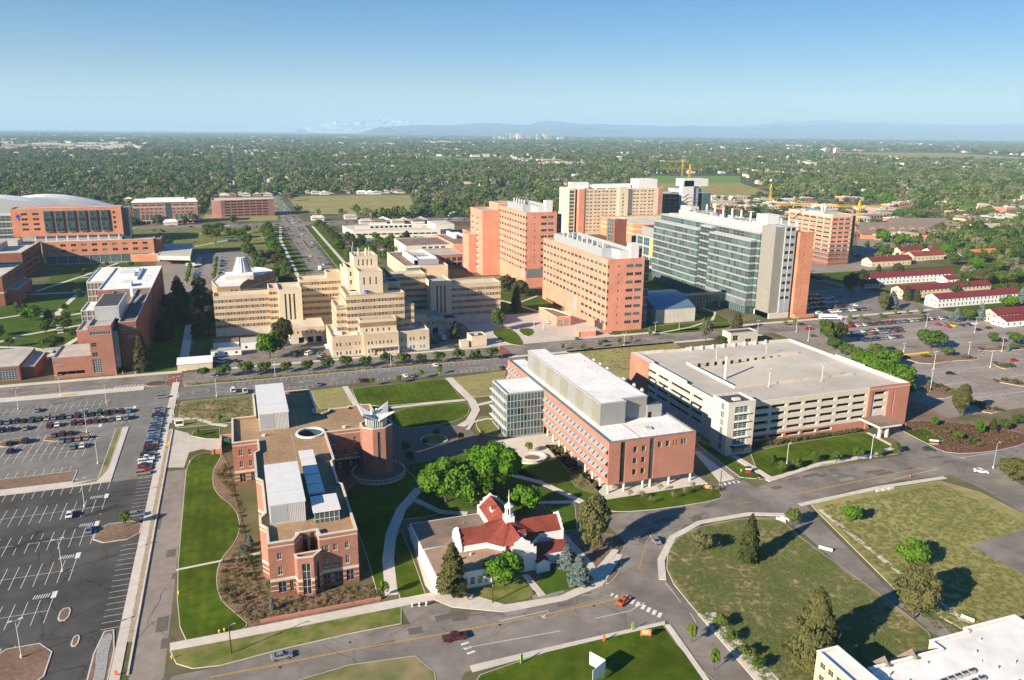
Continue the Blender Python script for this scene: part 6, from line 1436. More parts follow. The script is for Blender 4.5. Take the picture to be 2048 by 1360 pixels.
# curved roofs behind
for k, (x0, x1, y0, dep, zpk, zed, zb) in enumerate(((-262, -150, 840, 40, 53, 40, 24), (-215, -120, 884, 46, 49, 37, 24))):
    m_ = MB(); n_ = 14; pr = [(x0 + (x1 - x0) * i / n_, zed + (zpk - zed) * math.sin(math.pi * (.5 - .1 + .6 * i / n_)) if False else zed + (zpk - zed) * math.cos(math.pi / 2 * abs((i / n_) * 1.55 - .55) / 1.0)) for i in range(n_ + 1)]
    for i in range(n_):
        a, c = pr[i], pr[i + 1]; m_.poly([(a[0], y0, a[1]), (c[0], y0, c[1]), (c[0], y0 + dep, c[1]), (a[0], y0 + dep, a[1])], 'roof_white')
    m_.poly([(x0, y0, 0), (x1, y0, 0)] + [(p[0], y0, p[1] - .05) for p in pr[::-1]], 'metal_light'); b.part('curved_roof', m_)
b.block(rect(-215, 786, -179, 800), 0, 42, 'metal_light', 'metal_light', .3, 'metal_white', {0: [(2, 35, 14 + k * 5.6, 18.6 + k * 5.6, S(nx=10, ny=2, frame='frame_white', glass='glass_teal')) for k in range(5)]})
b.block([(-66, 741), (-39, 729), (-39.5, 817), (-66, 817)], 4.6, 8, 'metal_light', 'concrete', .2, 'metal_white'); b.block(rect(-62, 752, -44, 806), 0, 4.6, 'brick_dark', 'concrete', 0)
b.block([(-111, 770), (-66, 762), (-66, 765), (-111, 773)][::1], 0, 6.5, 'brick_orange', 'concrete', .2, 'stone_white')
b.done()

# ---- far pink office and its parking structure
b = Bld('rose_brick_office', 'five-storey rose brick office with a white sloped roof and tall glazed centre bay', 'building', -118, 1072)
FWn = S(nx=3, ny=1, frame='frame_white', glass='glass_dark', depth=.3); FG = S(nx=3, ny=4, frame='frame_grey', glass=('glass_teal', 'glass_blue'), depth=.3)
o_ = {0: [(10 + i * 5.1, 13.4 + i * 5.1, z, z + 1.8, FWn) for i in range(12) if not 4 < i < 7 for z in (13.2, 17.6)] + [(2 + i * 9, 9 + i * 9, 22.2, 24, dict(FWn, nx=5)) for i in range(8) if i != 4] + [(38, 45, 6, 25.4, FG), (.8, 8, 5.6, 19.4, FG)] + [(10 + i * 4.7, 13.4 + i * 4.7, 5, 11.6, FG) for i in range(5)] + [(48.5 + i * 5.1, 52 + i * 5.1, 5, 15 if False else 11.8, FG) for i in range(5)] + [(3 + i * 6, 7.6 + i * 6, .4, 3.6, S(nx=1, ny=1, frame='stone_white', glass='interior_shade', depth=.8)) for i in range(12)]}
b.block(rect(-118, 1072, -43, 1098), 0, 26.5, 'brick_rose', 'roof_white', .3, 'stone_white', o_, ([4, 4.6, 20.6, 21.2], lambda z: 'stone_white' if (4 < z < 4.6 or 20.6 < z < 21.2) else 'brick_rose'))
m_ = MB(); m_.poly([(-119, 1071, 26.7), (-42, 1071, 26.7), (-45, 1082, 29.8), (-116, 1082, 29.8)], 'roof_white'); m_.box(-102, 1080, 26.7, -58, 1092, 31.2, 'metal_white'); m_.box(-116, 1082, 26.6, -45, 1094, 29.78, 'roof_white'); b.part('sloped_roof', m_)
b.done()
b = Bld('rose_parking_structure', 'six-level rose brick parking structure beside the avenue, far left of centre', 'parking garage', -28, 1130)
b.block([(-28, 1130), (-16, 1128), (53, 1140), (53, 1176), (-28, 1176)], 0, 23, 'brick_rose', 'concrete_walk', 1.1, 'stone_white', {1: [(5 + i * 8.3, 12.2 + i * 8.3, 1.6 + k * 3.7, 3.3 + k * 3.7, OPN) for i in range(8) for k in range(6)]})
b.done()
for k, (x0, y0, lab) in enumerate(((-86, 985, 'small white glass bus-stop pavilion with curved roof before the rose brick office'),)):
    b = Bld('glass_pavilion', lab, 'pavilion', x0, y0)
    m_ = MB(); m_.box(x0, y0, 0, x0 + 8, y0 + 10, 10, 'glass_sky')
    for i in range(5):
        m_.box(x0 + i * 2, y0 - .1, 0, x0 + i * 2 + .3, y0, 12, 'frame_white')
    m_.prism([(x0 - .5, y0 - .5), (x0 + 12, y0 - .5), (x0 + 12, y0 + 10.5), (x0 - .5, y0 + 10.5)], 10.05, 12.6, 'glass_sky', pts_top=[(x0 + 5, y0 - .5), (x0 + 11, y0 - .5), (x0 + 11, y0 + 10.5), (x0 + 5, y0 + 10.5)])
    b.part('frame', m_); b.o.location = (0, 0, 0); b.x = b.y = 0; b.done()
    for c in b.o.children: c.location = (0, 0, 0) if c.location.length == 0 else c.location

# ---- buildings between
b = Bld('round_clinic', 'tan building with rounded white roof and a white truncated glass cone on top', 'building', 0, 524)
arcp = [(-14, 524), (0, 524), (2.5, 538), (7, 552), (13, 561), (22, 573), (24, 576), (18, 590), (11, 596), (2, 592), (-7, 583), (-14, 566), (-17.5, 545)]
b.block(arcp, 0, 18, 'brick_tan_round', 'roof_white', .5, 'stone_white', {0: [(8.2, 10, 14, 16, WD), (10.8, 12.6, 14, 16, WD)], 3: [(1 + i * 2.4, 2.6 + i * 2.4, z, z + 1.7, VW) for i in range(4) for z in (9, 13.4)], 4: [(1 + i * 2.4, 2.6 + i * 2.4, z, z + 1.7, VW) for i in range(5) for z in (9, 13.4)]}, ([6, 7, 12, 12.6], lambda z: 'stone_tan' if (6 < z < 7 or 12 < z < 12.6) else 'brick_tan_round'))
m_ = MB(); m_.box(-9, 548, 17.5, 9, 566, 20.4, 'stone_white', top='roof_white'); m_.cyl(2, 566, 20, 30, 6.2, 'metal_white', 16, r2=3.0)
for i in range(16):
    t = 2 * math.pi * i / 16; m_.bar((2 + 6.3 * math.cos(t), 566 + 6.3 * math.sin(t), 20.4), (2 + 3.1 * math.cos(t), 566 + 3.1 * math.sin(t), 30), .18, 'glass_blind', 4)
b.part('glass_cone', m_); b.done()
b = Bld('tan_library', 'flat tan brick building with white louvred plant enclosure on its roof, behind the hospital', 'building', 125, 605)
b.block([(124, 606), (158, 602), (158, 682), (124, 682)], 0, 12, 'brick_tan', 'roof_brown', .7, 'stone_white', {3: [(50 + i * 5, 52 + i * 5, 3 + k * 4, 6 + k * 4, VW) for i in range(4) for k in range(2)]})
m_ = MB(); m_.box(134, 612, 11.3, 153, 618, 15, 'louvre'); m_.box(134, 612, 11.3, 136, 664, 16, 'metal_white'); m_.box(151, 618, 11.3, 153, 664, 16, 'metal_white'); m_.box(136, 618, 11.3, 151, 634, 14.5, 'roof_white'); m_.box(136, 662, 11.3, 151, 664, 16, 'metal_white')
for i in range(8): m_.box(138 + (i % 4) * 3.2, 640 + (i // 4) * 8, 11.3, 140 + (i % 4) * 3.2, 645 + (i // 4) * 8, 15, 'metal_light')
b.part('plant_enclosure', m_)
m_ = MB(); m_.box(125, 602, 0, 136, 612, 11, 'glass_sky', top='roof_white'); b.part('glass_entry', m_); b.done()
b = Bld('brick_clinic', 'two-storey red brick building with large windows behind the tan library', 'building', 157, 664)
b.block(rect(158, 664, 189, 702), 0, 10.6, 'brick_salmon', 'roof_pale', .6, 'stone_white', {0: [(9.5 + i * 5.3, 13.4 + i * 5.3, 4.6, 7.8, WBIG) for i in range(4)] + [(9.5 + i * 5.3, 13.4 + i * 5.3, .3, 3.2, S(nx=1, ny=1, frame='brick_dark', glass='interior_shade', depth=.8)) for i in range(4)]})
b.block(rect(145, 702, 189, 756), 0, 14, 'precast_white', 'roof_brown', .5, 'stone_white', {0: [(15 + i * 6, 19 + i * 6, 10.8, 12.6, WBIG) for i in range(4)]}); b.done()
b = Bld('brick_office_block', 'five-storey red brick block with square white-framed windows, left of the tall pink tower', 'building', 216, 726)
SQ = S(nx=1, ny=1, frame='stone_white', glass='glass_dark', depth=.3)
b.block(rect(216, 724, 238, 764), 0, 19.6, 'brick_salmon', 'roof_brown', .6, 'stone_white', {0: [(1.5 + i * 3.6, 3.7 + i * 3.6, 3.6 + k * 4, 5.6 + k * 4, SQ) for i in range(5) for k in range(4)]})
b.block([(188, 694), (199, 692), (216, 726), (216, 764), (188, 768)], 0, 15, 'brick_orange', 'roof_brown', .6, 'stone_white', {1: [(22, 24, 8 + 0, 10, SQ), (26, 28, 8, 10, SQ), (30, 32, 8, 10, SQ)]})
m_ = MB(); m_.box(200, 735, 14.4, 202, 766, 18.5, 'roof_white'); m_.box(202, 745, 14.4, 212, 766, 17, 'roof_white'); m_.box(226, 742, 19, 240, 758, 23, 'metal_white'); b.part('rooftop_box', m_); b.done()
b = Bld('low_parking_deck', 'long low white parking deck with rooftop wall openings behind the trees', 'parking garage', 150, 864)
b.block([(122, 872), (218, 862), (232, 868), (236, 910), (150, 940), (118, 930)], 0, 8, 'precast_white', 'concrete_walk', .9, 'stone_white', {0: [(3 + i * 7, 9 + i * 7, 3.2, 5, OPN) for i in range(13)]})
m_ = MB()
m_.box(128, 896, 7, 205, 897, 10.5, 'precast_white')
for i in range(9): m_.box(145 + i * 5.5, 895.8, 7.8, 148.4 + i * 5.5, 896, 9.8, 'interior_shade')  # wall openings given as near-black plates for their shade
m_.box(214, 868, 7, 236, 908, 13, 'precast_white', top='roof_cream'); b.part('deck_wall', m_); b.done()

# ---- white site trailers, marquee, small blocks
def trailer(x, y, l, w_, h_, rz, lab, roofm='roof_pale', wn=3, nm='site_trailer', cat='trailer'):
    t = thing(nm, lab, cat, (x, y, 0), rz)
    m_ = MB(); m_.box(0, 0, .3, l, w_, h_, 'white_paint'); m_.build('body', t)
    m_ = MB(); m_.box(-.15, -.15, h_, l + .15, w_ + .15, h_ + .2, roofm); m_.build('roof', t)
    for i in range(wn):
        m_ = MB(); m_.box(l * (i + .5) / wn - .6, -.05, 1.4, l * (i + .5) / wn + .6, 0, 2.5, 'glass_dark'); m_.build('window', t)
trailer(-2, 430, 16, 10, 4.6, 0, 'wide flat-roofed white prefab hut below the hospital left wing')
trailer(-16, 434, 13, 8, 4.4, 0, 'white prefab hut with brown roof left of the wide flat hut', 'roof_brown', 0)
trailer(-17, 421, 15, 5, 3.4, 0, 'long low white trailer with dark windows beside the tall green tree')
t = thing('marquee', 'cream-walled shed with a white gabled roof beside the street', 'shed', (-32, 401, 0))
m_ = MB(); m_.gable(0, 0, 16, 13, 0, 3.2, 5, 'stone_tan', 'roof_white', 'x', .3); m_.build('body', t)
m_ = MB(); m_.box(6.5, -.06, .1, 9.5, 0, 2.6, 'stone_white'); m_.build('door', t)
for (x0, y0, x1, y1, h_, lab) in ((112, 400.5, 116.5, 404.5, 3.6, 'small peach utility block next to the larger peach block'), (118.2, 401, 127, 410, 5.9, 'peach utility block with dark recessed roof beside the tan hospital')):
    b = Bld('utility_block', lab, 'building', x0, y0)
    b.block(rect(x0, y0, x1, y1), 0, h_, 'stone_tan', 'roof_dark', .6, 'stone_tan'); m_ = MB(); m_.box((x0 + x1) / 2 - 1, (y0 + y1) / 2, h_ - .6, (x0 + x1) / 2 + .6, (y0 + y1) / 2 + 1, h_ + .2, 'metal_white'); b.part('roof_unit', m_); b.done()
b = Bld('roadside_kiosk', 'grey kiosk with dark roof by the street behind the parking garage', 'building', 250, 330)
kx, ky = at(1487, 690, 0)
b.x, b.y = kx, ky; b.o.location = (kx, ky, 0)
b.block(rect(kx - 9, ky, kx + 9, ky + 8), 0, 7.5, 'precast', 'roof_dark', .6, 'metal_light', {0: [(1.5, 5, 3, 6, WBIG), (10, 14, .2, 3.5, WBIG)]}); b.done()

# ---- barracks with maroon roofs
def barrack(x0, y0, x1, y1, ze, zr_, wall, lab, roof='roof_maroon', nw=22, fl=2, ax='x'):
    t = thing('barracks', lab, 'building', (x0, y0, 0))
    m_ = MB(); m_.gable(0, 0, x1 - x0, y1 - y0, 0, ze, zr_, wall, wall, ax, 0); m_.build('wall', t)
    m_ = MB(); L_, D_ = x1 - x0, y1 - y0
    if ax == 'x':
        m_.poly([(-.6, -.6, ze - .1), (L_ + .6, -.6, ze - .1), (L_ + .6, D_ / 2, zr_ + .15), (-.6, D_ / 2, zr_ + .15)], roof); m_.poly([(-.6, D_ / 2, zr_ + .15), (L_ + .6, D_ / 2, zr_ + .15), (L_ + .6, D_ + .6, ze - .1), (-.6, D_ + .6, ze - .1)], roof)
    else:
        m_.poly([(-.6, -.6, ze - .1), (L_ / 2, -.6, zr_ + .15), (L_ / 2, D_ + .6, zr_ + .15), (-.6, D_ + .6, ze - .1)][::-1], roof); m_.poly([(L_ / 2, -.6, zr_ + .15), (L_ + .6, -.6, ze - .1), (L_ + .6, D_ + .6, ze - .1), (L_ / 2, D_ + .6, zr_ + .15)][::-1], roof)
    m_.build('roof', t)
    wm = MB(); wm.box(-.45, -.05, 0, .45, .03, 1.5, 'glass_dark'); wm.box(-.55, -.08, -.12, .55, .02, 0, 'white_paint'); me = wm.mesh('window')
    for f_ in range(fl):
        for i in range(nw): put(me, 'window', t, (L_ * (i + .5) / nw, 0, 1.1 + f_ * 2.9))
    we = 3
    for f_ in range(fl):
        for i in range(we): put(me, 'window', t, (0, D_ * (i + .5) / we, 1.1 + f_ * 2.9), -math.pi / 2)
barrack(454, 402, 531, 413, 6.4, 9.0, 'white_paint', 'long two-storey white barracks with maroon roof, nearest to the lot')
barrack(454, 433, 540, 444, 6.2, 8.8, 'stone_tan', 'long cream barracks with maroon roof behind the white one')
barrack(470, 482, 560, 494, 6.2, 9.0, 'white_paint', 'white barracks with maroon roof partly behind dark spruces')
barrack(458, 473, 472, 486, 3.6, 6.0, 'stone_tan', 'short maroon-roofed wing in front of the rear barracks', nw=4, fl=1)
barrack(537, 470, 560, 480, 3.8, 6.0, 'white_paint', 'small white maroon-roofed wing at the right end of the rear barracks', nw=5, fl=1)
barrack(452, 355, 500, 366, 5.8, 8.4, 'stone_tan', 'tan barracks with maroon roof at the right edge of the photo', nw=16)
bx = at(2010, 655)
barrack(bx[0], bx[1], bx[0] + 25, bx[1] + 10, 4, 6, 'white_paint', 'white gabled building cut by the right edge beside the tan barracks', nw=5, fl=1)
for (q0, w2, d2, wall, roof, lab) in (((1742, 534), 46, 12, 'stone_tan', 'roof_maroon', 'low tan house with maroon roof behind the striped tower, leftmost'), ((1783, 530), 24, 12, 'stone_tan', 'roof_red', 'low cream house with red roof, second in the row'), ((1826, 522), 38, 12, 'stone_tan', 'roof_red', 'low cream house with red roof, third in the row'), ((1800, 512), 30, 10, 'stone_tan', 'roof_maroon', 'grey-walled house with maroon roof behind the row'), ((1862, 514), 34, 12, 'stone_tan', 'roof_red', 'low house with bright red roof at the right end of the row'), ((1940, 518), 38, 14, 'white_paint', 'roof_orange', 'cream house with an orange tiled roof among trees')):
    p = at(*q0); barrack(p[0], p[1], p[0] + w2, p[1] + d2, 5, 8, wall, lab, roof, nw=8, fl=1)
# large brown-roofed hall with dormers
p = at(1722, 478)
t = thing('timber_hall', 'large hall with broad brown gabled roof and six round-topped dormers', 'building', (p[0], p[1], 0), -.25)
m_ = MB(); m_.gable(0, 0, 92, 40, 0, 6, 17, 'brick_orange', 'roof_shingle', 'x', 1.5); m_.build('body', t)
dm = MB(); dm.gable(-3, 0, 3, 9, 0, 3, 5.4, 'brick_orange', 'roof_shingle', 'y', .3); dm.box(-1.4, -.1, .6, 1.4, 0, 2.6, 'glass_dark'); dmm = dm.mesh('dormer')
for i in range(6): put(dmm, 'dormer', t, (16 + i * 12, 6, 8))
p = at(1790, 460); t = thing('timber_hall', 'second hall with dark brown gabled roof behind the dormered hall', 'building', (p[0], p[1], 0), -.3); m_ = MB(); m_.gable(0, 0, 70, 26, 0, 6, 14, 'brick_dark', 'roof_shingle', 'x', 1); m_.build('body', t); m_ = MB(); m_.gable(60, -20, 82, 10, 0, 5, 12, 'brick_orange', 'roof_shingle', 'y', 1); m_.build('side_wing', t)

# ---- white-roofed building, bottom right corner
b = Bld('flat_white_roofed_building', 'stucco building with a bright white flat roof and rooftop coolers in the bottom right corner', 'building', 118, 95)
wp = [(112.5, 60), (165, 60), (165, 112.2), (149.2, 112.2), (149.2, 111.2), (138.2, 111.2), (138.2, 108.2), (121.6, 108.2), (118.2, 108.2), (118.2, 106.4), (112.5, 106.4)]
b.block(wp, 0, 7, 'stone_white', 'roof_white', .6, 'white_paint')
b.block([(109.8, 100), (115.2, 100), (115.2, 114), (109.8, 114)], 0, 9, 'brick_tan', 'roof_white', .6, 'white_paint', {3: [(1.2 + i * 2.4, 2.8 + i * 2.4, z, z + 1.4, WBIG) for i in range(4) for z in (3, 6)], 0: []})
m_ = MB(); m_.poly([(121, 108.2, 7.3), (137.5, 108.2, 7.3), (137.5, 110.8, 5.2), (121, 110.8, 5.2)][::-1], 'roof_shingle')
for x in (123, 130.5): m_.poly([(x - 2.2, 111, 5.2), (x + 2.2, 111, 5.2), (x, 108.8, 8.4)][::-1], 'roof_shingle'); m_.poly([(x - 2.2, 111, 5.2), (x, 108.8, 8.4), (x - .2, 106.8, 7)], 'roof_shingle'); m_.poly([(x + 2.2, 111, 5.2), (x, 108.8, 8.4), (x + .2, 106.8, 7)][::-1], 'roof_shingle')
b.part('shingle_skirt', m_)
b.done()
fm = MB(); fm.box(0, 0, 0, 1.5, 1.1, .7, 'metal_light'); fm.cyl(.4, .55, .7, .85, .3, 'metal_dark', 10); fm.cyl(1.1, .55, .7, .85, .3, 'metal_dark', 10); fan = fm.mesh('rooftop_cooler')
for r_ in range(2):
    for i in range(6):
        o = put(fan, 'rooftop_cooler', None, (127.5 + i * 2.0, 97 + r_ * 2.4 + i * .12, 6.4)); o['category'] = 'air conditioner'; o['group'] = 'coolers in two rows on the white roof'; o['label'] = '%s rooftop cooler from the left, %s row on the white roof at bottom right' % (['first', 'second', 'third', 'fourth', 'fifth', 'sixth'][i], ['near', 'far'][r_])
m_ = MB(); random.seed(9)
for i in range(30):
    x, y = random.uniform(120, 162), random.uniform(92, 109); m_.cyl(x, y, 6.4, 6.4 + random.uniform(.4, 1.1), random.uniform(.1, .25), 'metal_white', 7)
o = m_.build('roof_vents', None, (140, 100, 6.4), kind='stuff'); o['label'] = 'scattered white vent pipes on the white roof at bottom right'; o['category'] = 'vents'
# ------------------------------------------------------------------ vegetation
def quads_mesh(name, C, N, size, m_, up=None, asp=1.0, seed=0, zf=.65):
    """leaf-sized quads at centres C facing about N"""
    r = np.random.default_rng(seed); n_ = len(C)
    N = N + r.normal(0, .45, N.shape); N /= np.linalg.norm(N, axis=1, keepdims=True) + 1e-9
    A = r.normal(0, 1, N.shape) if up is None else up + r.normal(0, .25, N.shape)
    T = A - N * (A * N).sum(1, keepdims=True); T /= np.linalg.norm(T, axis=1, keepdims=True) + 1e-9
    B = np.cross(N, T); s = (size * r.uniform(.6, 1.35, n_))[:, None]
    k_ = np.array([1, 1, zf]); T = T * k_; B = B * k_
    V = np.empty((n_, 4, 3)); V[:, 0] = C - T * s * asp; V[:, 1] = C - B * s * r.uniform(.5, 1, (n_, 1)); V[:, 2] = C + T * s * asp; V[:, 3] = C + B * s * r.uniform(.5, 1, (n_, 1))
    me = bpy.data.meshes.new(name); me.vertices.add(n_ * 4); me.vertices.foreach_set('co', V.reshape(-1))
    me.loops.add(n_ * 4); me.loops.foreach_set('vertex_index', np.arange(n_ * 4, dtype=np.int32))
    me.polygons.add(n_); me.polygons.foreach_set('loop_start', np.arange(0, n_ * 4, 4, dtype=np.int32)); me.polygons.foreach_set('loop_total', np.full(n_, 4, dtype=np.int32))
    me.materials.append(MATS[m_]); me.update(calc_edges=True)
    return me

def broad(seed, n_, size, m_, nl=26, zlo=.2, squash=1.0, open_=.0, lobe=.30, zf=.65):
    """unit crown: radius 1, height 1; lobes on an uneven ellipsoid, leaves on each lobe's outside"""
    r = np.random.default_rng(seed); cz = (1 + zlo) / 2; hz = (1 - zlo) / 2
    L_ = []
    for i in range(nl):
        d = r.normal(0, 1, 3); d[2] = abs(d[2]) * .9 - .35 if r.random() < .75 else d[2]; d /= np.linalg.norm(d)
        k = r.uniform(.5, .80); L_.append((d * np.array([k, k, hz * k]) + np.array([0, 0, cz]), r.uniform(.75, 1.25) * lobe))
    L_ += [(np.array([0, 0, cz + hz * q]), .42) for q in ((0,) if zf > .5 else (-.6, -.3, 0, .3, .6))]
    w_ = np.array([l[1] ** 2 for l in L_]); w_ /= w_.sum(); idx = r.choice(len(L_), n_, p=w_)
    c = np.array([L_[i][0] for i in idx]); rad = np.array([L_[i][1] for i in idx])
    d = r.normal(0, 1, (n_, 3)); d[:, 2] = np.where(r.random(n_) < .5, np.abs(d[:, 2]), d[:, 2]); d /= np.linalg.norm(d, axis=1, keepdims=True)
    rr = rad * np.clip(r.normal(.95, .12, n_), .4, 1.25)
    C = c + d * rr[:, None] * np.array([1, 1, zf])
    return quads_mesh('crown', C, d * np.array([1, 1, 1.2]), size, m_, seed=seed, zf=zf)

def conifer(seed, n_, size, m_, zlo=.06, power=.85, gaps=.25, layers=15):
    r = np.random.default_rng(seed); C, N, U = [], [], []
    nb = layers * 9; per = max(3, n_ // nb)
    for i in range(nb):
        t = (i + r.random()) / nb; z = zlo + (1 - zlo) * t; z = z + r.normal(0, .008)
        rad = (1 - t) ** power * r.uniform(.72, 1.08) * (1 if t > .08 else .75) + .03
        a = r.uniform(0, 2 * math.pi); dv = np.array([math.cos(a), math.sin(a), 0])
        for k in range(per):
            u = r.random() ** .6; sp = (1 - u * .6) * .22 * (rad + .15)
            side = np.array([-dv[1], dv[0], 0]) * r.normal(0, sp)
            p = dv * rad * u + side; p[2] = z - .055 * u * u + (.03 * u if m_ != 'needle_green' else 0) + r.normal(0, .008)
            C.append(p); N.append(dv * .9 + np.array([0, 0, .9]) * (1 if r.random() < .7 else -.6)); U.append(dv + np.array([0, 0, -.35]))
    return quads_mesh('crown', np.array(C), np.array(N), size, m_, up=np.array(U), asp=1.3, seed=seed, zf=.38)

def trunk_mesh(h0, r0, limbs=5, m_='bark', seed=1):
    mb = MB(); rr = random.Random(seed)
    mb.bar((0, 0, -.01), (rr.uniform(-.02, .02), rr.uniform(-.02, .02), h0), r0, m_, 7, r0 * .55)
    for k in range(limbs):
        a = 2 * math.pi * k / limbs + rr.random(); e = rr.uniform(.35, .6)
        mb.bar((0, 0, h0 * rr.uniform(.6, .98)), (e * math.cos(a), e * math.sin(a), h0 + rr.uniform(.15, .4)), r0 * .4, m_, 4, r0 * .12)
    return mb.mesh('trunk')
TR_B = trunk_mesh(.42, .055); TR_S = trunk_mesh(.45, .06, 4); TR_C = trunk_mesh(.9, .04, 0)
PROTO = {}
def proto(kind):
    if kind in PROTO: return PROTO[kind]
    n_ = 3
    if kind == 'big': v = [(broad(40 + i, 9500, .062, 'leaf_bright', 46, .12, lobe=.24), TR_B) for i in range(2)]
    elif kind == 'bright': v = [(broad(50 + i, 2600, .085, 'leaf_bright', 28), TR_B) for i in range(n_)]
    elif kind == 'green': v = [(broad(60 + i, 2400, .085, 'leaf_green', 24), TR_B) for i in range(4)]
    elif kind == 'dry': v = [(broad(70 + i, 1500, .075, 'leaf_dry', 18, .18, lobe=.27), TR_B) for i in range(n_)]
    elif kind == 'small': v = [(broad(80 + i, 620, .13, 'leaf_lime', 12, .28), TR_S) for i in range(n_)]
    elif kind == 'street': v = [(broad(90 + i, 900, .11, 'leaf_green', 14, .3), TR_S) for i in range(n_)]
    elif kind == 'sapling': v = [(broad(95 + i, 160, .10, 'leaf_dry', 8, .3, lobe=.2), TR_S) for i in range(2)]
    elif kind == 'spruce': v = [(conifer(100 + i, 11000, .06, 'needle_olive', power=.6), TR_C) for i in range(2)]
    elif kind == 'conifer': v = [(conifer(110 + i, 6000, .095, 'needle_green', power=.5), TR_C) for i in range(n_)]
    elif kind == 'blue': v = [(conifer(120 + i, 5600, .07, 'needle_blue', power=.6), TR_C) for i in range(n_)]
    elif kind == 'pine': v = [(broad(130 + i, 3200, .10, 'needle_green', 40, .16, lobe=.30, zf=.42), TR_C) for i in range(n_)]
    elif kind == 'oldpine': v = [(broad(140 + i, 9000, .075, 'needle_olive', 70, .05, lobe=.27, zf=.34), TR_C) for i in range(2)]
    elif kind == 'shrub': v = [(broad(150 + i, 320, .14, 'shrub', 9, .0, lobe=.36), None) for i in range(n_)]
    elif kind == 'far': v = [(broad(160 + i, 300, .19, 'leaf_far', 11, .05, lobe=.34, zf=.6), None) for i in range(6)]
    elif kind == 'fard': v = [(broad(170 + i, 200, .20, 'leaf_dry', 9, .1, lobe=.36), None) for i in range(2)]
    elif kind == 'weed': v = [(broad(190 + i, 60, .2, 'weed', 6, .0, lobe=.5), None) for i in range(3)]
    elif kind == 'tuft': v = [(broad(180 + i, 46, .22, 'tuft', 5, .0, lobe=.45), None) for i in range(3)]
    PROTO[kind] = v; return v
NAMES = {'big': 'shade_tree', 'bright': 'shade_tree', 'green': 'broadleaf_tree', 'dry': 'broadleaf_tree', 'small': 'young_tree', 'street': 'street_tree', 'sapling': 'sapling', 'spruce': 'spruce_tree', 'conifer': 'conifer_tree', 'blue': 'blue_spruce', 'pine': 'pine_tree', 'oldpine': 'pine_tree', 'shrub': 'shrub'}
_tr = random.Random(3)
def tree(x, y, kind, r, h, label, group=None, z=.1):
    p = _tr.choice(proto(kind)); k = .84
    o = thing(NAMES[kind], label, 'shrub' if kind == 'shrub' else 'tree', (x, y, z), _tr.uniform(0, 6.28), group)
    r *= _tr.uniform(.93, 1.07); h *= _tr.uniform(.95, 1.05); o.scale = (r, r, h)
    put(p[0], 'crown', o)
    if p[1]: put(p[1], 'trunk', o)
    return o
def tpx(x, y, kind, r, h, label, group=None):
    p = at(x, y, .1); return tree(p[0], p[1], kind, r, h, label, group)
def nth(i):
    i += 1; return '%d%s' % (i, 'th' if 10 <= i % 100 <= 20 else {1: 'st', 2: 'nd', 3: 'rd'}.get(i % 10, 'th'))

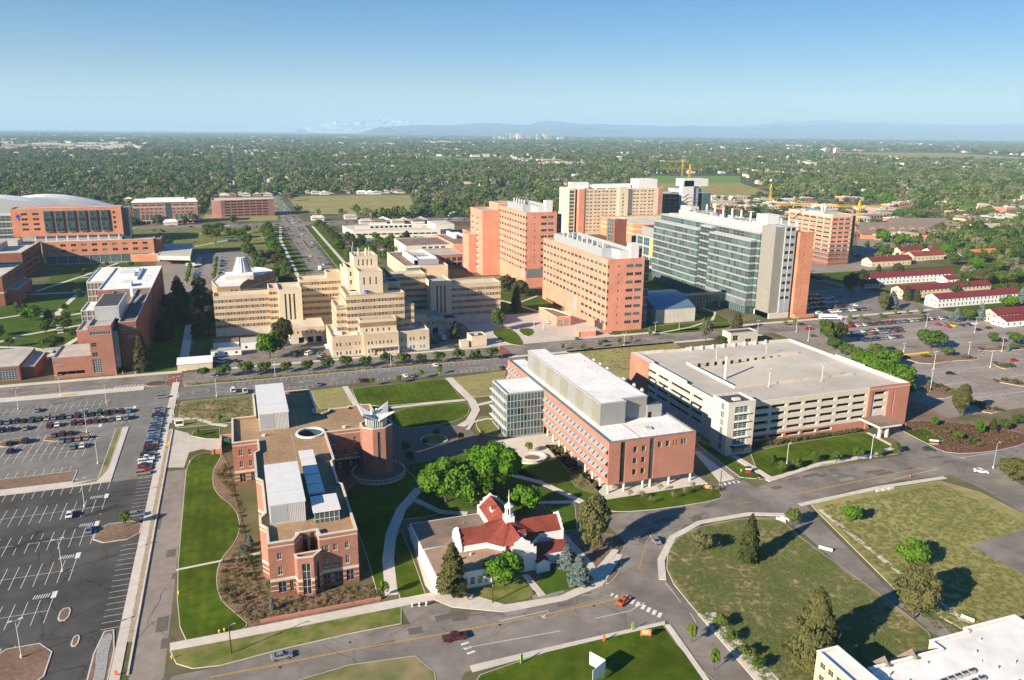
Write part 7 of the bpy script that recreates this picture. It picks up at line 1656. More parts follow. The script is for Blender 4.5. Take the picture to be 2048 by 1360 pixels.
for a in (
 (892, 1004, 'big', 10.2, 14, 'left of the two huge bright green shade trees behind the white hall'),
 (988, 986, 'big', 10.4, 17.5, 'right of the two huge bright green shade trees behind the white hall'),
 (945, 1012, 'bright', 6.5, 9.5, 'lower dark green tree filling the gap between the two huge shade trees'), (1047, 1026, 'bright', 5.2, 9, 'round bright green tree behind the cupola of the white hall'),
 (905, 1190, 'spruce', 5.0, 14.0, 'dense spruce in front of the flat wing of the white hall'),
 (1008, 1172, 'bright', 5.2, 9.0, 'rounded dark green tree in front of the stepped gable of the white hall'),
 (1186, 1103, 'oldpine', 5.0, 17.5, 'tall dense conifer between the white hall and the curving road'),
 (1133, 1138, 'blue', 3.1, 7.2, 'bluish spruce beside the white hall, upper of the pair'),
 (1157, 1168, 'blue', 3.6, 8.4, 'pale blue-green spruce beside the white hall, lower of the pair'),
 (1497, 1123, 'conifer', 3.6, 14.5, 'thin olive conifer standing in the vacant block'),
 (1403, 1103, 'dry', 3.6, 5.5, 'low bare-looking round tree at the left of the vacant block'),
 (1624, 1330, 'spruce', 6.4, 19.0, 'largest spruce, in the front of the vacant block'),
 (1827, 1238, 'oldpine', 5.0, 14.5, 'dark spreading pine beside the closed side road'),
 (1823, 1130, 'bright', 4.2, 7, 'round green tree in the right-hand meadow'),
 (1702, 1044, 'bright', 2.7, 5.6, 'small upright green tree at the top of the right-hand meadow'),
 (1585, 1052, 'green', 2.5, 5.2, 'small dark tree at the mouth of the closed side road'),
 (1919, 835, 'oldpine', 4.0, 15, 'tall olive conifer right of the parking garage'),
 (2026, 962, 'oldpine', 5.0, 9, 'bushy conifer cut by the right edge beside the curving road'),
 (1861, 696, 'green', 8.2, 10.5, 'broad green tree in the middle of the east parking lot'),
 (1656, 690, 'green', 6.2, 14.5, 'tall dark tree behind the far corner of the garage'), (1676, 688, 'pine', 5, 12, 'second dark tree behind the far corner of the garage'),
 (1474, 662, 'conifer', 3.8, 12, 'olive conifer in front of the glass tower entrance'), (1411, 684, 'dry', 4.2, 13, 'sparse pine on the street left of the glass tower entrance'), (1440, 690, 'green', 3.5, 5, 'dark shrub-like tree beside the street kiosk'),
 (540, 716, 'bright', 6.6, 12.5, 'large dense green tree in front of the left wing of the tan hospital'), (567, 700, 'pine', 5.6, 18, 'tall dark pine against the stair block of the tan hospital'),
 (910, 676, 'conifer', 3.9, 9.5, 'grey-green conifer in front of the right wing of the tan hospital'), (995, 662, 'green', 4.2, 14, 'tall narrow green tree at the right corner of the tan hospital'),
 (1032, 622, 'conifer', 4.5, 17, 'tall conifer between the tan hospital and the long pink block'), (1014, 590, 'pine', 7, 15, 'dark pine behind the right wing of the tan hospital'), (1040, 594, 'pine', 6, 13, 'dark pine at the foot of the tall pink tower'),
 (286, 742, 'conifer', 4.4, 19, 'tall reddish-trunked pine beside the red brick education building'),
 (62, 642, 'bright', 6.2, 8.5, 'bright round tree in the left garden'), (128, 662, 'green', 6.0, 8, 'darker round tree in the left garden'), (108, 700, 'green', 6, 7.5, 'dark tree beside the garden lawn'),
 (253, 1052, 'small', 1.9, 4.6, 'young tree on the soil island of the west lot'), (767, 1194, 'small', 1.6, 4.4, 'bright young tree by the curved footpath'),
 (545, 1222, 'blue', 1.1, 3.8, 'small upright conifer in the planting bed before the brick front'), (500, 1092, 'blue', 1.5, 3.6, 'small blue conifer in the left planting bed'), (483, 1110, 'blue', 1.1, 3.0, 'smallest blue conifer in the left planting bed'), (545, 1178, 'shrub', 1.8, 2.6, 'dark green shrub at the brick front corner'), (490, 1122, 'sapling', 2, 3.4, 'bare sapling beside the narrow footpath'),
 (1383, 1285, 'small', 1.5, 5, 'slender young tree between lawn path and side road'), (1428, 1340, 'small', 1.3, 4.8, 'slender young tree nearest the bottom edge'), (1440, 1258, 'street', 2.0, 3.6, 'first round tree in the tree pits of the side road'), (1460, 1284, 'street', 1.7, 3.2, 'second round tree in the tree pits of the side road'), (1495, 1318, 'street', 1.9, 3.2, 'third round tree in the tree pits of the side road'), (1514, 1340, 'street', 1.7, 3.2, 'fourth round tree in the tree pits of the side road'),
 (850, 893, 'street', 1.4, 3.2, 'small tree on the brick plaza'), (872, 873, 'street', 1.5, 3, 'tree in the round planter'), (810, 905, 'street', 1.9, 4.2, 'dark tree beside the brick tower, left'), (822, 925, 'street', 1.8, 4.2, 'dark tree beside the brick tower, right'), (940, 925, 'street', 2.4, 5, 'small tree between plaza and big shade trees'), (922, 882, 'street', 1.4, 3.4, 'tree at the right edge of the plaza'), (1058, 905, 'small', 1.8, 3.8, 'pale young tree in the curved seating terrace'),
 (396, 872, 'small', .9, 3, 'young tree by the curved footpath of the service entrance'), (441, 845, 'small', 1.2, 3.4, 'young tree at the north-west corner of the brick building'),
 (1892, 870, 'sapling', 1.2, 2.6, 'sapling near the garage exit lawn'), (1868, 852, 'bright', 1.5, 4, 'narrow green tree right of the garage'), (1958, 868, 'bright', 2, 5.5, 'green tree among shrubs at the lot edge'), (1985, 862, 'conifer', 2, 5, 'dark conifer among shrubs at the lot edge'), (2010, 860, 'green', 2.6, 4.5, 'dark bush tree right of the lot-edge conifer'), (2035, 850, 'green', 2.6, 4.5, 'dark bush tree nearest the right edge'), (1915, 880, 'green', 2.2, 3.4, 'dark bush above the brown bed'), (1940, 885, 'shrub', 2.4, 2.6, 'wide bush above the brown bed'),
 (1895, 712, 'green', 3.4, 5, 'round tree at the end of the yellow kerb'), (1984, 684, 'green', 3.6, 5.5, 'round tree on the far island of the east lot'), (2005, 684, 'shrub', 1.8, 2.8, 'small dark bush beside the round tree'), (2015, 702, 'blue', 1.4, 4, 'small grey-blue spruce on the lot island'), (2025, 700, 'green', 2, 3.6, 'dark round bush right of the grey-blue spruce'),
 (1783, 618, 'blue', 5.6, 12.5, 'pale broad spruce nearest to the white barracks'), (1765, 622, 'oldpine', 3.8, 14, 'dark conifer left of the pale broad spruce'), (1755, 560, 'conifer', 4.5, 12, 'conifer in front of the rear barracks'), (1700, 588, 'pine', 6, 16, 'dark tree beside the crowded tower lot, left'), (1722, 580, 'pine', 5, 16, 'dark tree beside the crowded tower lot, right'), (1793, 562, 'pine', 4.4, 15, 'dark conifer before the maroon roofs'), (1813, 600, 'conifer', 3.6, 11, 'blue-green conifer between two barracks'), (1833, 602, 'conifer', 3.4, 9, 'dark conifer right of the pair between barracks'), (1905, 590, 'green', 4.5, 8, 'round tree touching the white barracks roof'), (1960, 640, 'blue', 4, 11, 'pale blue spruce in front of the tan barracks'), (1937, 642, 'green', 5, 8, 'dark round tree left of the pale blue spruce'), (1912, 642, 'blue', 4.6, 8, 'grey-green spruce left of the dark round tree'), (2040, 610, 'blue', 4, 12, 'blue spruce at the right edge behind barracks'), (2035, 640, 'green', 4, 6, 'bushy tree at the right edge in front of barracks'), (2030, 690, 'green', 4.5, 7, 'green tree at the right edge of the east lot'), (1897, 652, 'sapling', 3, 4, 'sparse tree at the lot corner')):
    tpx(*a)
# rows and groups: (points, kind, r, h, phrase, group)
def trow(pts, kind, r, h, phrase, group, jit=0.0, var=.12, off=0):
    for i, (x, y) in enumerate(pts):
        s_ = _tr.uniform(1 - var, 1 + var)
        tree(x + _tr.uniform(-jit, jit), y + _tr.uniform(-jit, jit), kind if isinstance(kind, str) else _tr.choice(kind), r * s_, h * s_, phrase % nth(i + off), group)
trow([at(400 + x / 3.303, 380 + (1232 - (x - 165) * .065) / 3.303) for x in (20, 165, 300, 430, 575, 715, 850, 970, 1098, 1225, 1350, 1465, 1580, 1705, 1825, 1930)], 'street', 3.5, 5.6, 'round olive tree, %s from the left in the hedge row before the hospital', 'trees along the hedge before the tan hospital')
trow(px((745, 772), (797, 767), (843, 757), (880, 748)), 'small', 1.4, 3.6, 'staked young tree, %s from the left on the striped lawn', 'young trees on the striped lawn')
trow(px((1542, 930), (1562, 948), (1595, 938), (1630, 926), (1672, 925), (1716, 920), (1757, 914), (1792, 908)), 'street', 2.0, 4.3, 'small tree, %s from the left beside the path before the garage', 'small trees beside the path before the garage')
trow(px((1258, 998), (1283, 1000), (1300, 1010), (1320, 985), (1345, 1000), (1368, 992), (1385, 985), (1422, 990)), 'sapling', 1.3, 3.4, 'bare sapling, %s from the left on the lawn before the white-roofed laboratory', 'bare saplings on the front lawn')
trow(px((1125, 700), (1165, 700), (1200, 695), (1238, 690), (1262, 684), (1300, 672), (1570, 652), (1590, 650), (1640, 650), (1700, 640), (1722, 640), (1760, 636), (1790, 630), (1815, 628), (1840, 628)), 'small', 1.7, 3.6, 'young street tree, %s from the left along the main street', 'young trees along the main street')
trow(px((1725, 735), (1740, 742), (1758, 752), (1775, 765), (1790, 780), (1802, 798), (1768, 738), (1805, 770)), 'bright', 6.2, 9, 'lush green tree, %s along the shaded side of the garage', 'lush trees beside the garage')
trow(px((1690, 708), (1708, 720), (1752, 712), (1790, 722), (1668, 700)), 'green', 4.4, 6, 'dark tree, %s in the clump behind the garage corner', 'clump behind the garage corner')
trow([(-44, 470), (-40, 490), (-34, 505), (-42, 530), (-22, 470), (-20, 492), (-22, 520), (-40, 560), (-28, 560), (-43, 590), (-30, 600), (-18, 545)], ['pine', 'pine', 'conifer'], 5.6, 14, 'dark pine, %s in the grove left of the tan hospital', 'dark pines left of the tan hospital', 2)
trow([(_tr.uniform(-165, -90), _tr.uniform(452, 640)) for _ in range(30)], ['street', 'conifer', 'street'], 3.0, 6, 'small dark tree, %s in the left gardens', 'small trees of the left gardens')
trow([(_tr.uniform(-140, -75), _tr.uniform(640, 755)) for _ in range(10)], 'street', 2.4, 4.5, 'small tree, %s on the lawn before the orange brick hospital', 'trees on the hospital lawn')
trow([(x, y) for y in range(640, 1000, 26) for x in (36, 98)], ['green', 'green', 'pine', 'bright'], 5.6, 9.5, 'leafy tree, %s beside the avenue', 'trees beside the avenue', 4)
trow([(_tr.uniform(8, 34), _tr.uniform(600, 860)) for _ in range(14)], ['pine', 'green'], 6, 11, 'dark tree, %s in the group left of the avenue', 'dark group left of the avenue')
trow([(_tr.uniform(-40, 40), _tr.uniform(900, 985)) for _ in range(14)], 'green', 5.4, 9, 'round tree, %s before the rose parking structure', 'trees before the rose parking structure')
trow([(-38 + (i % 3) * 20, 645 + (i // 3) * 14) for i in range(24)], 'small', 2.2, 4.4, 'young tree, %s on the islands of the north lot', 'young trees in the north lot', 1)
trow([(_tr.uniform(106, 150), _tr.uniform(690, 860)) for _ in range(26)] + [(_tr.uniform(150, 190), _tr.uniform(770, 860)) for _ in range(16)], ['green', 'conifer', 'bright', 'green'], 5, 8.5, 'bushy tree, %s in the planted lot behind the tan library', 'trees of the lot behind the library')
trow([(_tr.uniform(-120, 30), _tr.uniform(850, 1000)) for _ in range(20)], 'small', 1.8, 3.4, 'sapling-sized tree, %s in the meadow before the rose brick office', 'small trees in the north meadow')
zone = ccw(px((1720, 470), (1800, 430), (2080, 440), (2080, 610), (1960, 585), (1860, 530), (1760, 520)))
def inside(p, poly):
    x, y = p; c = False
    for i in range(len(poly)):
        (x1, y1), (x2, y2) = poly[i - 1], poly[i]
        if (y1 > y) != (y2 > y) and x < (x2 - x1) * (y - y1) / (y2 - y1) + x1: c = not c
    return c
def scat(poly, n_, seed, mind=0):
    r = random.Random(seed); xs = [p[0] for p in poly]; ys = [p[1] for p in poly]; out_ = []
    while len(out_) < n_:
        p = (r.uniform(min(xs), max(xs)), r.uniform(min(ys), max(ys)))
        if inside(p, poly) and (mind == 0 or all((p[0] - q[0]) ** 2 + (p[1] - q[1]) ** 2 > mind ** 2 for q in out_)): out_.append(p)
    return out_
trow(scat(zone, 80, 5, 8), ['green', 'bright', 'green', 'dry', 'oldpine'], 7, 11, 'leafy tree, %s in the wooded quarter behind the barracks', 'trees of the quarter behind the barracks')
trow(scat(ccw(px((1930, 545), (2060, 540), (2060, 640), (1985, 612), (1900, 575))), 10, 6, 9), ['bright', 'green'], 6, 9, 'tree, %s around the mown field at the right edge', 'trees around the mown field')
# shrubs in beds (things) and tufts (stuff)
bed = scat(ccw(px((450, 930), (520, 1190), (500, 1240), (445, 1200), (440, 1130), (478, 1090), (480, 1010), (435, 960))), 26, 8, 1.6)
for i, (x, y) in enumerate(bed): tree(x, y, 'shrub', _tr.uniform(.7, 1.3), _tr.uniform(.8, 1.5), 'low rounded shrub, %s in the curved bed left of the brick building' % nth(i), 'shrubs of the curved bed')
bed = scat(ccw(px((1880, 850), (1990, 858), (2048, 866), (2048, 885), (1950, 895), (1890, 885))), 14, 9, 2)
for i, (x, y) in enumerate(bed): tree(x, y, 'shrub', _tr.uniform(.9, 1.7), _tr.uniform(.9, 1.6), 'low olive shrub, %s in the brown bed right of the garage exit' % nth(i), 'shrubs of the brown bed')
for i in range(28):
    u = i / 27; x = 180 + 50 * u; tree(x, 231.6 - .4, 'shrub', 1.5, 1.6, 'clipped pale shrub, %s from the left in the hedge at the garage foot' % nth(i), 'hedge at the garage foot')

def instances(name, kinds, pts, scl, label, cat='trees', base=.1):
    """one object: geometry-node copies of the crowns in 'kinds' on points"""
    n_ = len(pts)
    me = bpy.data.meshes.new(name); me.vertices.add(n_); me.vertices.foreach_set('co', np.array([(p[0], p[1], base) for p in pts], dtype=np.float32).reshape(-1))
    a = me.attributes.new('sc', 'FLOAT_VECTOR', 'POINT'); a.data.foreach_set('vector', np.array(scl, dtype=np.float32).reshape(-1))
    r = np.random.default_rng(n_)
    a = me.attributes.new('rz', 'FLOAT', 'POINT'); a.data.foreach_set('value', r.uniform(0, 6.28, n_).astype(np.float32))
    me.update()
    meshes = [m_ for k in kinds for m_, _ in proto(k)]
    src = bpy.data.collections.new('crown_library')
    for i, m_ in enumerate(meshes):
        src.objects.link(bpy.data.objects.new('crown_source', m_))
    ng = bpy.data.node_groups.new('scatter_crowns', 'GeometryNodeTree')
    ng.interface.new_socket('Geometry', in_out='INPUT', socket_type='NodeSocketGeometry'); ng.interface.new_socket('Geometry', in_out='OUTPUT', socket_type='NodeSocketGeometry')
    N_ = ng.nodes; L = ng.links
    gi = N_.new('NodeGroupInput'); go = N_.new('NodeGroupOutput'); ip = N_.new('GeometryNodeInstanceOnPoints'); ci = N_.new('GeometryNodeCollectionInfo')
    ci.inputs['Collection'].default_value = src; ci.inputs['Separate Children'].default_value = True; ci.inputs['Reset Children'].default_value = True
    s1 = N_.new('GeometryNodeInputNamedAttribute'); s1.data_type = 'FLOAT_VECTOR'; s1.inputs['Name'].default_value = 'sc'
    s2 = N_.new('GeometryNodeInputNamedAttribute'); s2.data_type = 'FLOAT'; s2.inputs['Name'].default_value = 'rz'
    cx = N_.new('ShaderNodeCombineXYZ'); L.new(s2.outputs['Attribute'], cx.inputs['Z'])
    ip.inputs['Pick Instance'].default_value = True
    L.new(gi.outputs[0], ip.inputs['Points']); L.new(ci.outputs[0], ip.inputs['Instance']); L.new(s1.outputs['Attribute'], ip.inputs['Scale']); L.new(cx.outputs[0], ip.inputs['Rotation'])
    L.new(ip.outputs[0], go.inputs[0])
    o = put(me, name, None, kind='stuff', label=label, category=cat)
    md = o.modifiers.new('scatter', 'NODES'); md.node_group = ng
    return o
for i, (x, y) in enumerate(px((1850, 780), (1862, 772), (1875, 775), (1890, 782), (1905, 786), (1942, 810), (1955, 808), (1970, 818), (1995, 822), (1990, 730), (2005, 732), (2018, 735), (1990, 764), (2010, 762), (2030, 768), (1810, 716), (1850, 714), (1930, 716), (1960, 700), (2000, 696), (2040, 694), (1700, 648), (1735, 640), (1770, 636), (1850, 634))): tree(x, y, 'shrub', _tr.uniform(1.4, 2.8), _tr.uniform(1.2, 2.6), 'olive bush, %s on the planted islands of the east lots' % nth(i), 'bushes on the lot islands')
# tufts of ornamental grass in rows
tf = []; 
for poly, n_, s in ((px((448, 925), (520, 1190), (545, 1200), (740, 1170), (760, 1200), (520, 1246), (500, 1250), (440, 1200), (436, 1150), (476, 1090), (486, 1020), (430, 950)), 850, 1),
                    (px((1800, 850), (1860, 842), (2040, 870), (2040, 886), (1900, 905)), 260, 3), (px((1095, 892), (1120, 892), (1200, 975), (1150, 975)), 240, 4),
                    (px((345, 812), (510, 795), (500, 840), (345, 835)), 260, 5), (rect(-27, 375, 127, 377.4), 420, 6), (rect(24, 282.5, 41, 310), 120, 7)):
    tf += scat(ccw(poly), n_, s)
blk = ccw([(-7, 184), (24.5, 184), (24.5, 258), (-7.5, 258)])
tf = [p for p in tf if not (1 > p[0] > -.8 and p[1] > 186) and not (p[0] > -.6 and p[1] > 185.2 and p[0] < 24.2 and p[1] < 260) and not (p[0] > -7 and 256.5 < p[1] < 282 and p[0] < 1.5)]
instances('ornamental_grass', ['tuft'], tf, [(_tr.uniform(.3, .6),) * 2 + (_tr.uniform(.35, .8),) for _ in tf], 'tufts of ornamental grass and low shrubs in the planting beds', 'grass')
wd = []
for poly, n_, s in ((px((1340, 1145), (1340, 1100), (1365, 1072), (1410, 1055), (1500, 1040), (1558, 1042), (1600, 1080), (1870, 1285), (1880, 1400), (1570, 1400), (1500, 1335), (1400, 1228)), 6500, 11), (px((1640, 1015), (1880, 968), (2100, 1070), (2200, 1300), (1990, 1370), (1800, 1190)), 4500, 12), (rect(-27, 320, 1, 351), 250, 14), (px((1135, 704), (1340, 686), (1265, 745), (1185, 730)), 250, 15)):
    wd += scat(ccw(poly), n_, s)
ol_ = ccw(px((1938, 1092), (2080, 1050), (2300, 1150), (2250, 1260))); wd = [p for p in wd if not inside(p, ol_)]
instances('weeds', ['weed'], wd, [(_tr.uniform(.3, .8),) * 2 + (_tr.uniform(.08, .3),) for _ in wd], 'weeds and rough herbage growing over the vacant blocks', 'weeds')

# ------------------------------------------------------------------ wooded suburbs
CLEAR = [ccw(p) for p in (px((575, 388), (640, 388), (815, 386), (832, 430), (600, 430)), px((425, 394), (556, 392), (560, 445), (395, 448)), px((225, 440), (258, 392), (262, 440)), px((1285, 347), (1480, 347), (1560, 392), (1400, 404), (1300, 394)), px((820, 314), (1000, 314), (1015, 324), (870, 325)), px((1640, 302), (1900, 304), (2150, 316), (2150, 328), (1850, 320), (1650, 311)), px((1020, 320), (1160, 320), (1180, 336), (1030, 334)), px((0, 288), (240, 286), (300, 300), (200, 304), (0, 300)), px((1390, 395), (1720, 398), (1900, 430), (1830, 520), (1700, 520), (1420, 440)))]
def blocked(x, y):
    if y < 1055 and x < 700: return True
    if abs(x - 71) < (15 if y < 1500 else 5): return True
    if (x % 810) < 16 or (y % 640) < 18: return True
    return any(inside((x, y), c) for c in CLEAR)
fp_, fs_, dp_, ds_ = [], [], [], []
r_ = random.Random(21)
def cone_sample(d0, d1, n_):
    for _ in range(n_):
        d = math.sqrt(r_.uniform(d0 * d0, d1 * d1)); a = math.radians(19.48 + r_.uniform(-39, 39)); yield d * math.sin(a), d * math.cos(a)
hood = lambda x, y: math.sin(x * .0031 + 1.3) * math.cos(y * .0023 + .4) + .5 * math.sin(x * .0011 - y * .0017)
for d0, d1, n_, r0 in ((1000, 1700, 6000, 6.4), (1700, 3200, 14500, 7.6), (3200, 6000, 19000, 9.5), (6000, 12000, 15000, 19), (12000, 24000, 9000, 42)):
    for x, y in cone_sample(d0, d1, n_):
        if blocked(x, y) or (d0 > 5000 and hood(x, y) > .75) or (d0 < 5000 and hood(x * 2.6, y * 2.6) > .85 and r_.random() < .8): continue
        s_ = r_.uniform(.45, 1.1) + .5 * r_.random() ** 4; h = min(r0 * 1.7, 17) * (.35 + .75 * s_) * r_.uniform(.85, 1.15)
        q = ((x, y), (r0 * s_, r0 * s_, h))
        (dp_ if r_.random() < .15 else fp_).append(q)
# right-hand quarter between the barracks and the commercial strip
for x, y in cone_sample(560, 1300, 2600):
    if x > 470 and not (x < 640 and y < 600) and not any(inside((x, y), c) for c in CLEAR) and y < 1055 and (x % 160) > 12: fp_.append(((x, y), (r_.uniform(3, 6.5),) * 2 + (r_.uniform(6, 11),)))
for c_ in (CLEAR[8], CLEAR[7], CLEAR[6]):
    for p in scat(c_, 150 if c_ is not CLEAR[8] else 260, 77, 0): fp_.append((p, (r_.uniform(3, 6.5),) * 2 + (r_.uniform(5, 9),)))
instances('wooded_suburbs', ['far'], [q[0] for q in fp_], [q[1] for q in fp_], 'green treetops of the wooded suburbs reaching to the horizon')
instances('budding_treetops', ['fard'], [q[0] for q in dp_], [q[1] for q in dp_], 'paler budding treetops scattered through the suburbs')
# houses among the trees: the nearest are things, the rest one mass
walls_ = ['stone_white', 'precast_white', 'stone_tan', 'brick_rose', 'white_paint']; roofs_ = ['roof_pale', 'roof_shingle', 'roof_white', 'roof_brown', 'roof_pale', 'metal_light', 'roof_cream']
wn = {'stone_white': 'off-white', 'precast_white': 'pale grey', 'stone_tan': 'cream', 'brick_rose': 'pink brick', 'white_paint': 'white'}
rn = {'roof_pale': 'greyish', 'roof_shingle': 'dark shingle', 'roof_white': 'white', 'roof_brown': 'brown', 'metal_light': 'metal', 'roof_cream': 'pale'}
hs = []
for x, y in cone_sample(1000, 1750, 1500):
    if not blocked(x, y) and not any(abs(x - a) < 22 and abs(y - c) < 17 for a, c in hs): hs.append((x, y))
front = [at(px_ + r_.uniform(-6, 6), py_ + r_.uniform(-3, 1)) for px_, py_ in [(258 + i * 14, 402 - i * .55) for i in range(22)] + [(600 + i * 17, 388) for i in range(14)] + [(640 + i * 19, 447) for i in range(12)]]
front = [p for p in front if p[1] > 1062 or p[0] > 150]
hs = front + sorted(hs, key=lambda p: p[1])[:130]
hcache = {}
for i, (x, y) in enumerate(sorted(hs)):
    wl, rf = r_.choice(walls_), r_.choice(roofs_); ax = r_.choice('xy')
    key = (wl, rf, ax)
    if key not in hcache:
        m_ = MB(); m_.box(-7, -5, 0, 7, 5, 3, wl) ; mr = MB()
        if ax == 'x': mr.prism([(-7.8, -5.8), (7.8, -5.8), (7.8, 5.8), (-7.8, 5.8)], 3, 5.6, rf, pts_top=[(-5, -.1), (5, -.1), (5, .1), (-5, .1)])
        else: mr.prism([(-7.8, -5.8), (7.8, -5.8), (7.8, 5.8), (-7.8, 5.8)], 3, 5.9, rf, pts_top=[(-.1, -4), (.1, -4), (.1, 4), (-.1, 4)])
        hcache[key] = (m_.mesh('wall'), mr.mesh('roof'))
    t = thing('suburban_house', '%s house with %s roof beyond the cross street, %s from the left' % (wn[wl], rn[rf], nth(i)), 'house', (x, y, 0), 0, 'houses among the trees')
    t.scale = (1.15, 1.15, 1.2); put(hcache[key][0], 'wall', t); put(hcache[key][1], 'roof', t)
m_ = MB()
for d0, d1, n_, s_ in ((1750, 3200, 2600, 1.15), (3200, 6500, 2800, 2.1), (6500, 14000, 1300, 3.2)):
    for x, y in cone_sample(d0, d1, n_):
        if blocked(x, y): continue
        w2, d2, h2 = r_.uniform(6, 11) * s_, r_.uniform(4, 7) * s_, (6 if s_ < 2 else 11 if s_ < 3 else 12) * r_.uniform(.7, 1.3)
        m_.box(x - w2, y - d2, 0, x + w2, y + d2, h2, r_.choice(walls_), top=r_.choice(roofs_))
m_.build('far_houses', kind='stuff', label='roofs of countless houses in the distant suburbs', category='houses')
# low commercial buildings beyond the towers and at the left
cm_ = []
for poly, n_, s in ((CLEAR[8], 66, 31), (CLEAR[7], 40, 32), (CLEAR[6], 16, 33), (ccw(px((1900, 430), (2080, 400), (2080, 470), (1960, 470))), 26, 34), (ccw(px((1040, 280), (1500, 285), (1500, 296), (1040, 290))), 40, 35), (ccw(px((1750, 320), (2080, 325), (2080, 335), (1800, 332))), 30, 36)):
    cm_ += [(p, s) for p in scat(poly, n_, s) if not (520 < p[0] < 690 and 580 < p[1] < 720) and not (p[0] < 610 and p[1] < 760)]
cm_.sort(key=lambda q: math.atan2(q[0][0], q[0][1]))
gname = {31: 'shops and warehouses beyond the towers', 32: 'stores at the far left', 33: 'mall buildings in the distance', 34: 'apartment blocks at the right', 35: 'long buildings on the plain', 36: 'sheds beside the airfield'}
cnt = {}
for (x, y), s in cm_:
    wl = r_.choice(['stone_white', 'precast_white', 'stone_tan', 'brick_rose', 'brick_salmon', 'brick_tan']); rf = r_.choice(['roof_white', 'roof_pale', 'roof_cream', 'roof_brown', 'roof_white', 'roof_orange' if s == 34 else 'roof_pale'])
    D = math.hypot(x, y); k = 1 + (D > 2500) * .8 + (D > 4000) * 1.2; w2, d2, h2 = r_.uniform(9, 24) * k, r_.uniform(6, 12) * k, r_.uniform(4, 8) * (1.6 if s == 34 else 1) * (1.5 if k > 2 else 1)
    i = cnt.get(s, 0); cnt[s] = i + 1
    t = thing('low_building', 'low flat %s building with %s roof, %s from the left of the %s' % ({'stone_white': 'off-white', 'precast_white': 'pale', 'stone_tan': 'cream', 'brick_rose': 'pink', 'brick_salmon': 'red brick', 'brick_tan': 'tan'}[wl], {'roof_white': 'white', 'roof_pale': 'greyish', 'roof_cream': 'cream', 'roof_brown': 'brown', 'roof_orange': 'orange'}[rf], nth(i), gname[s].split(' ')[0] + ' group'), 'building', (x, y, 0), 0, gname[s])
    m_ = MB(); m_.box(-w2, -d2, 0, w2, d2, h2, wl); m_.build('wall', t)
    m_ = MB(); m_.box(-w2 - .2, -d2 - .2, h2, w2 + .2, d2 + .2, h2 + .5, rf); m_.box(-w2 * .3, -d2 * .3, h2 + .5, w2 * .1, d2 * .2, h2 + 1.8, 'metal_light'); m_.build('roof', t)
    if D < 2500:
        m_ = MB(); nn = int(w2 / 2.5)
        for q in range(nn): m_.box(-w2 + (q + .3) * 2 * w2 / nn, -d2 - .08, h2 * .35, -w2 + (q + .75) * 2 * w2 / nn, -d2 + .01, h2 * .7, 'glass_dark')
        m_.build('window', t, kind='stuff')
# far skyline
sk_ = sorted([r_.choice([r_.uniform(1030, 1090), r_.uniform(890, 1130)]) for _ in range(30)])
for i, px_ in enumerate(sk_):
    x, _ = at_y(px_, 268, 11500); h = r_.uniform(22, 62) * (1.5 if 1030 < px_ < 1090 else .9); w2 = r_.uniform(16, 34)
    m_ = MB(); m_.box(-w2, -w2, 0, w2, w2, h, r_.choice(['glass_blue', 'brick_rose', 'panel_grey', 'precast', 'brick_tan'])); m_.box(-w2 * .5, -w2 * .5, h, w2 * .5, w2 * .5, h * 1.08, 'panel_grey')
    o = put(m_.mesh('distant_tower'), 'distant_tower', None, (x, 11500 + r_.uniform(-400, 400), 0)); o['label'] = 'tiny tower of the hazy skyline on the plain, %s from the left' % nth(i); o['category'] = 'tower'; o['group'] = 'towers of the hazy skyline'
for px_, lab in ((1653, 'left of the twin tan apartment towers on the far plain'), (1674, 'right of the twin tan apartment towers on the far plain')):
    x, _ = at_y(px_, 290, 4200)
    m_ = MB(); m_.box(-16, -12, 0, 16, 12, 34, 'brick_tan'); m_.box(-6, -6, 34, 6, 6, 38, 'brick_tan')
    for k in range(9): m_.box(-14, -12.3, 3 + k * 3.4, 14, -12, 4.6 + k * 3.4, 'glass_dark')
    o = put(m_.mesh('apartment_tower'), 'apartment_tower', None, (x, 4200, 0)); o['label'] = lab; o['category'] = 'tower'
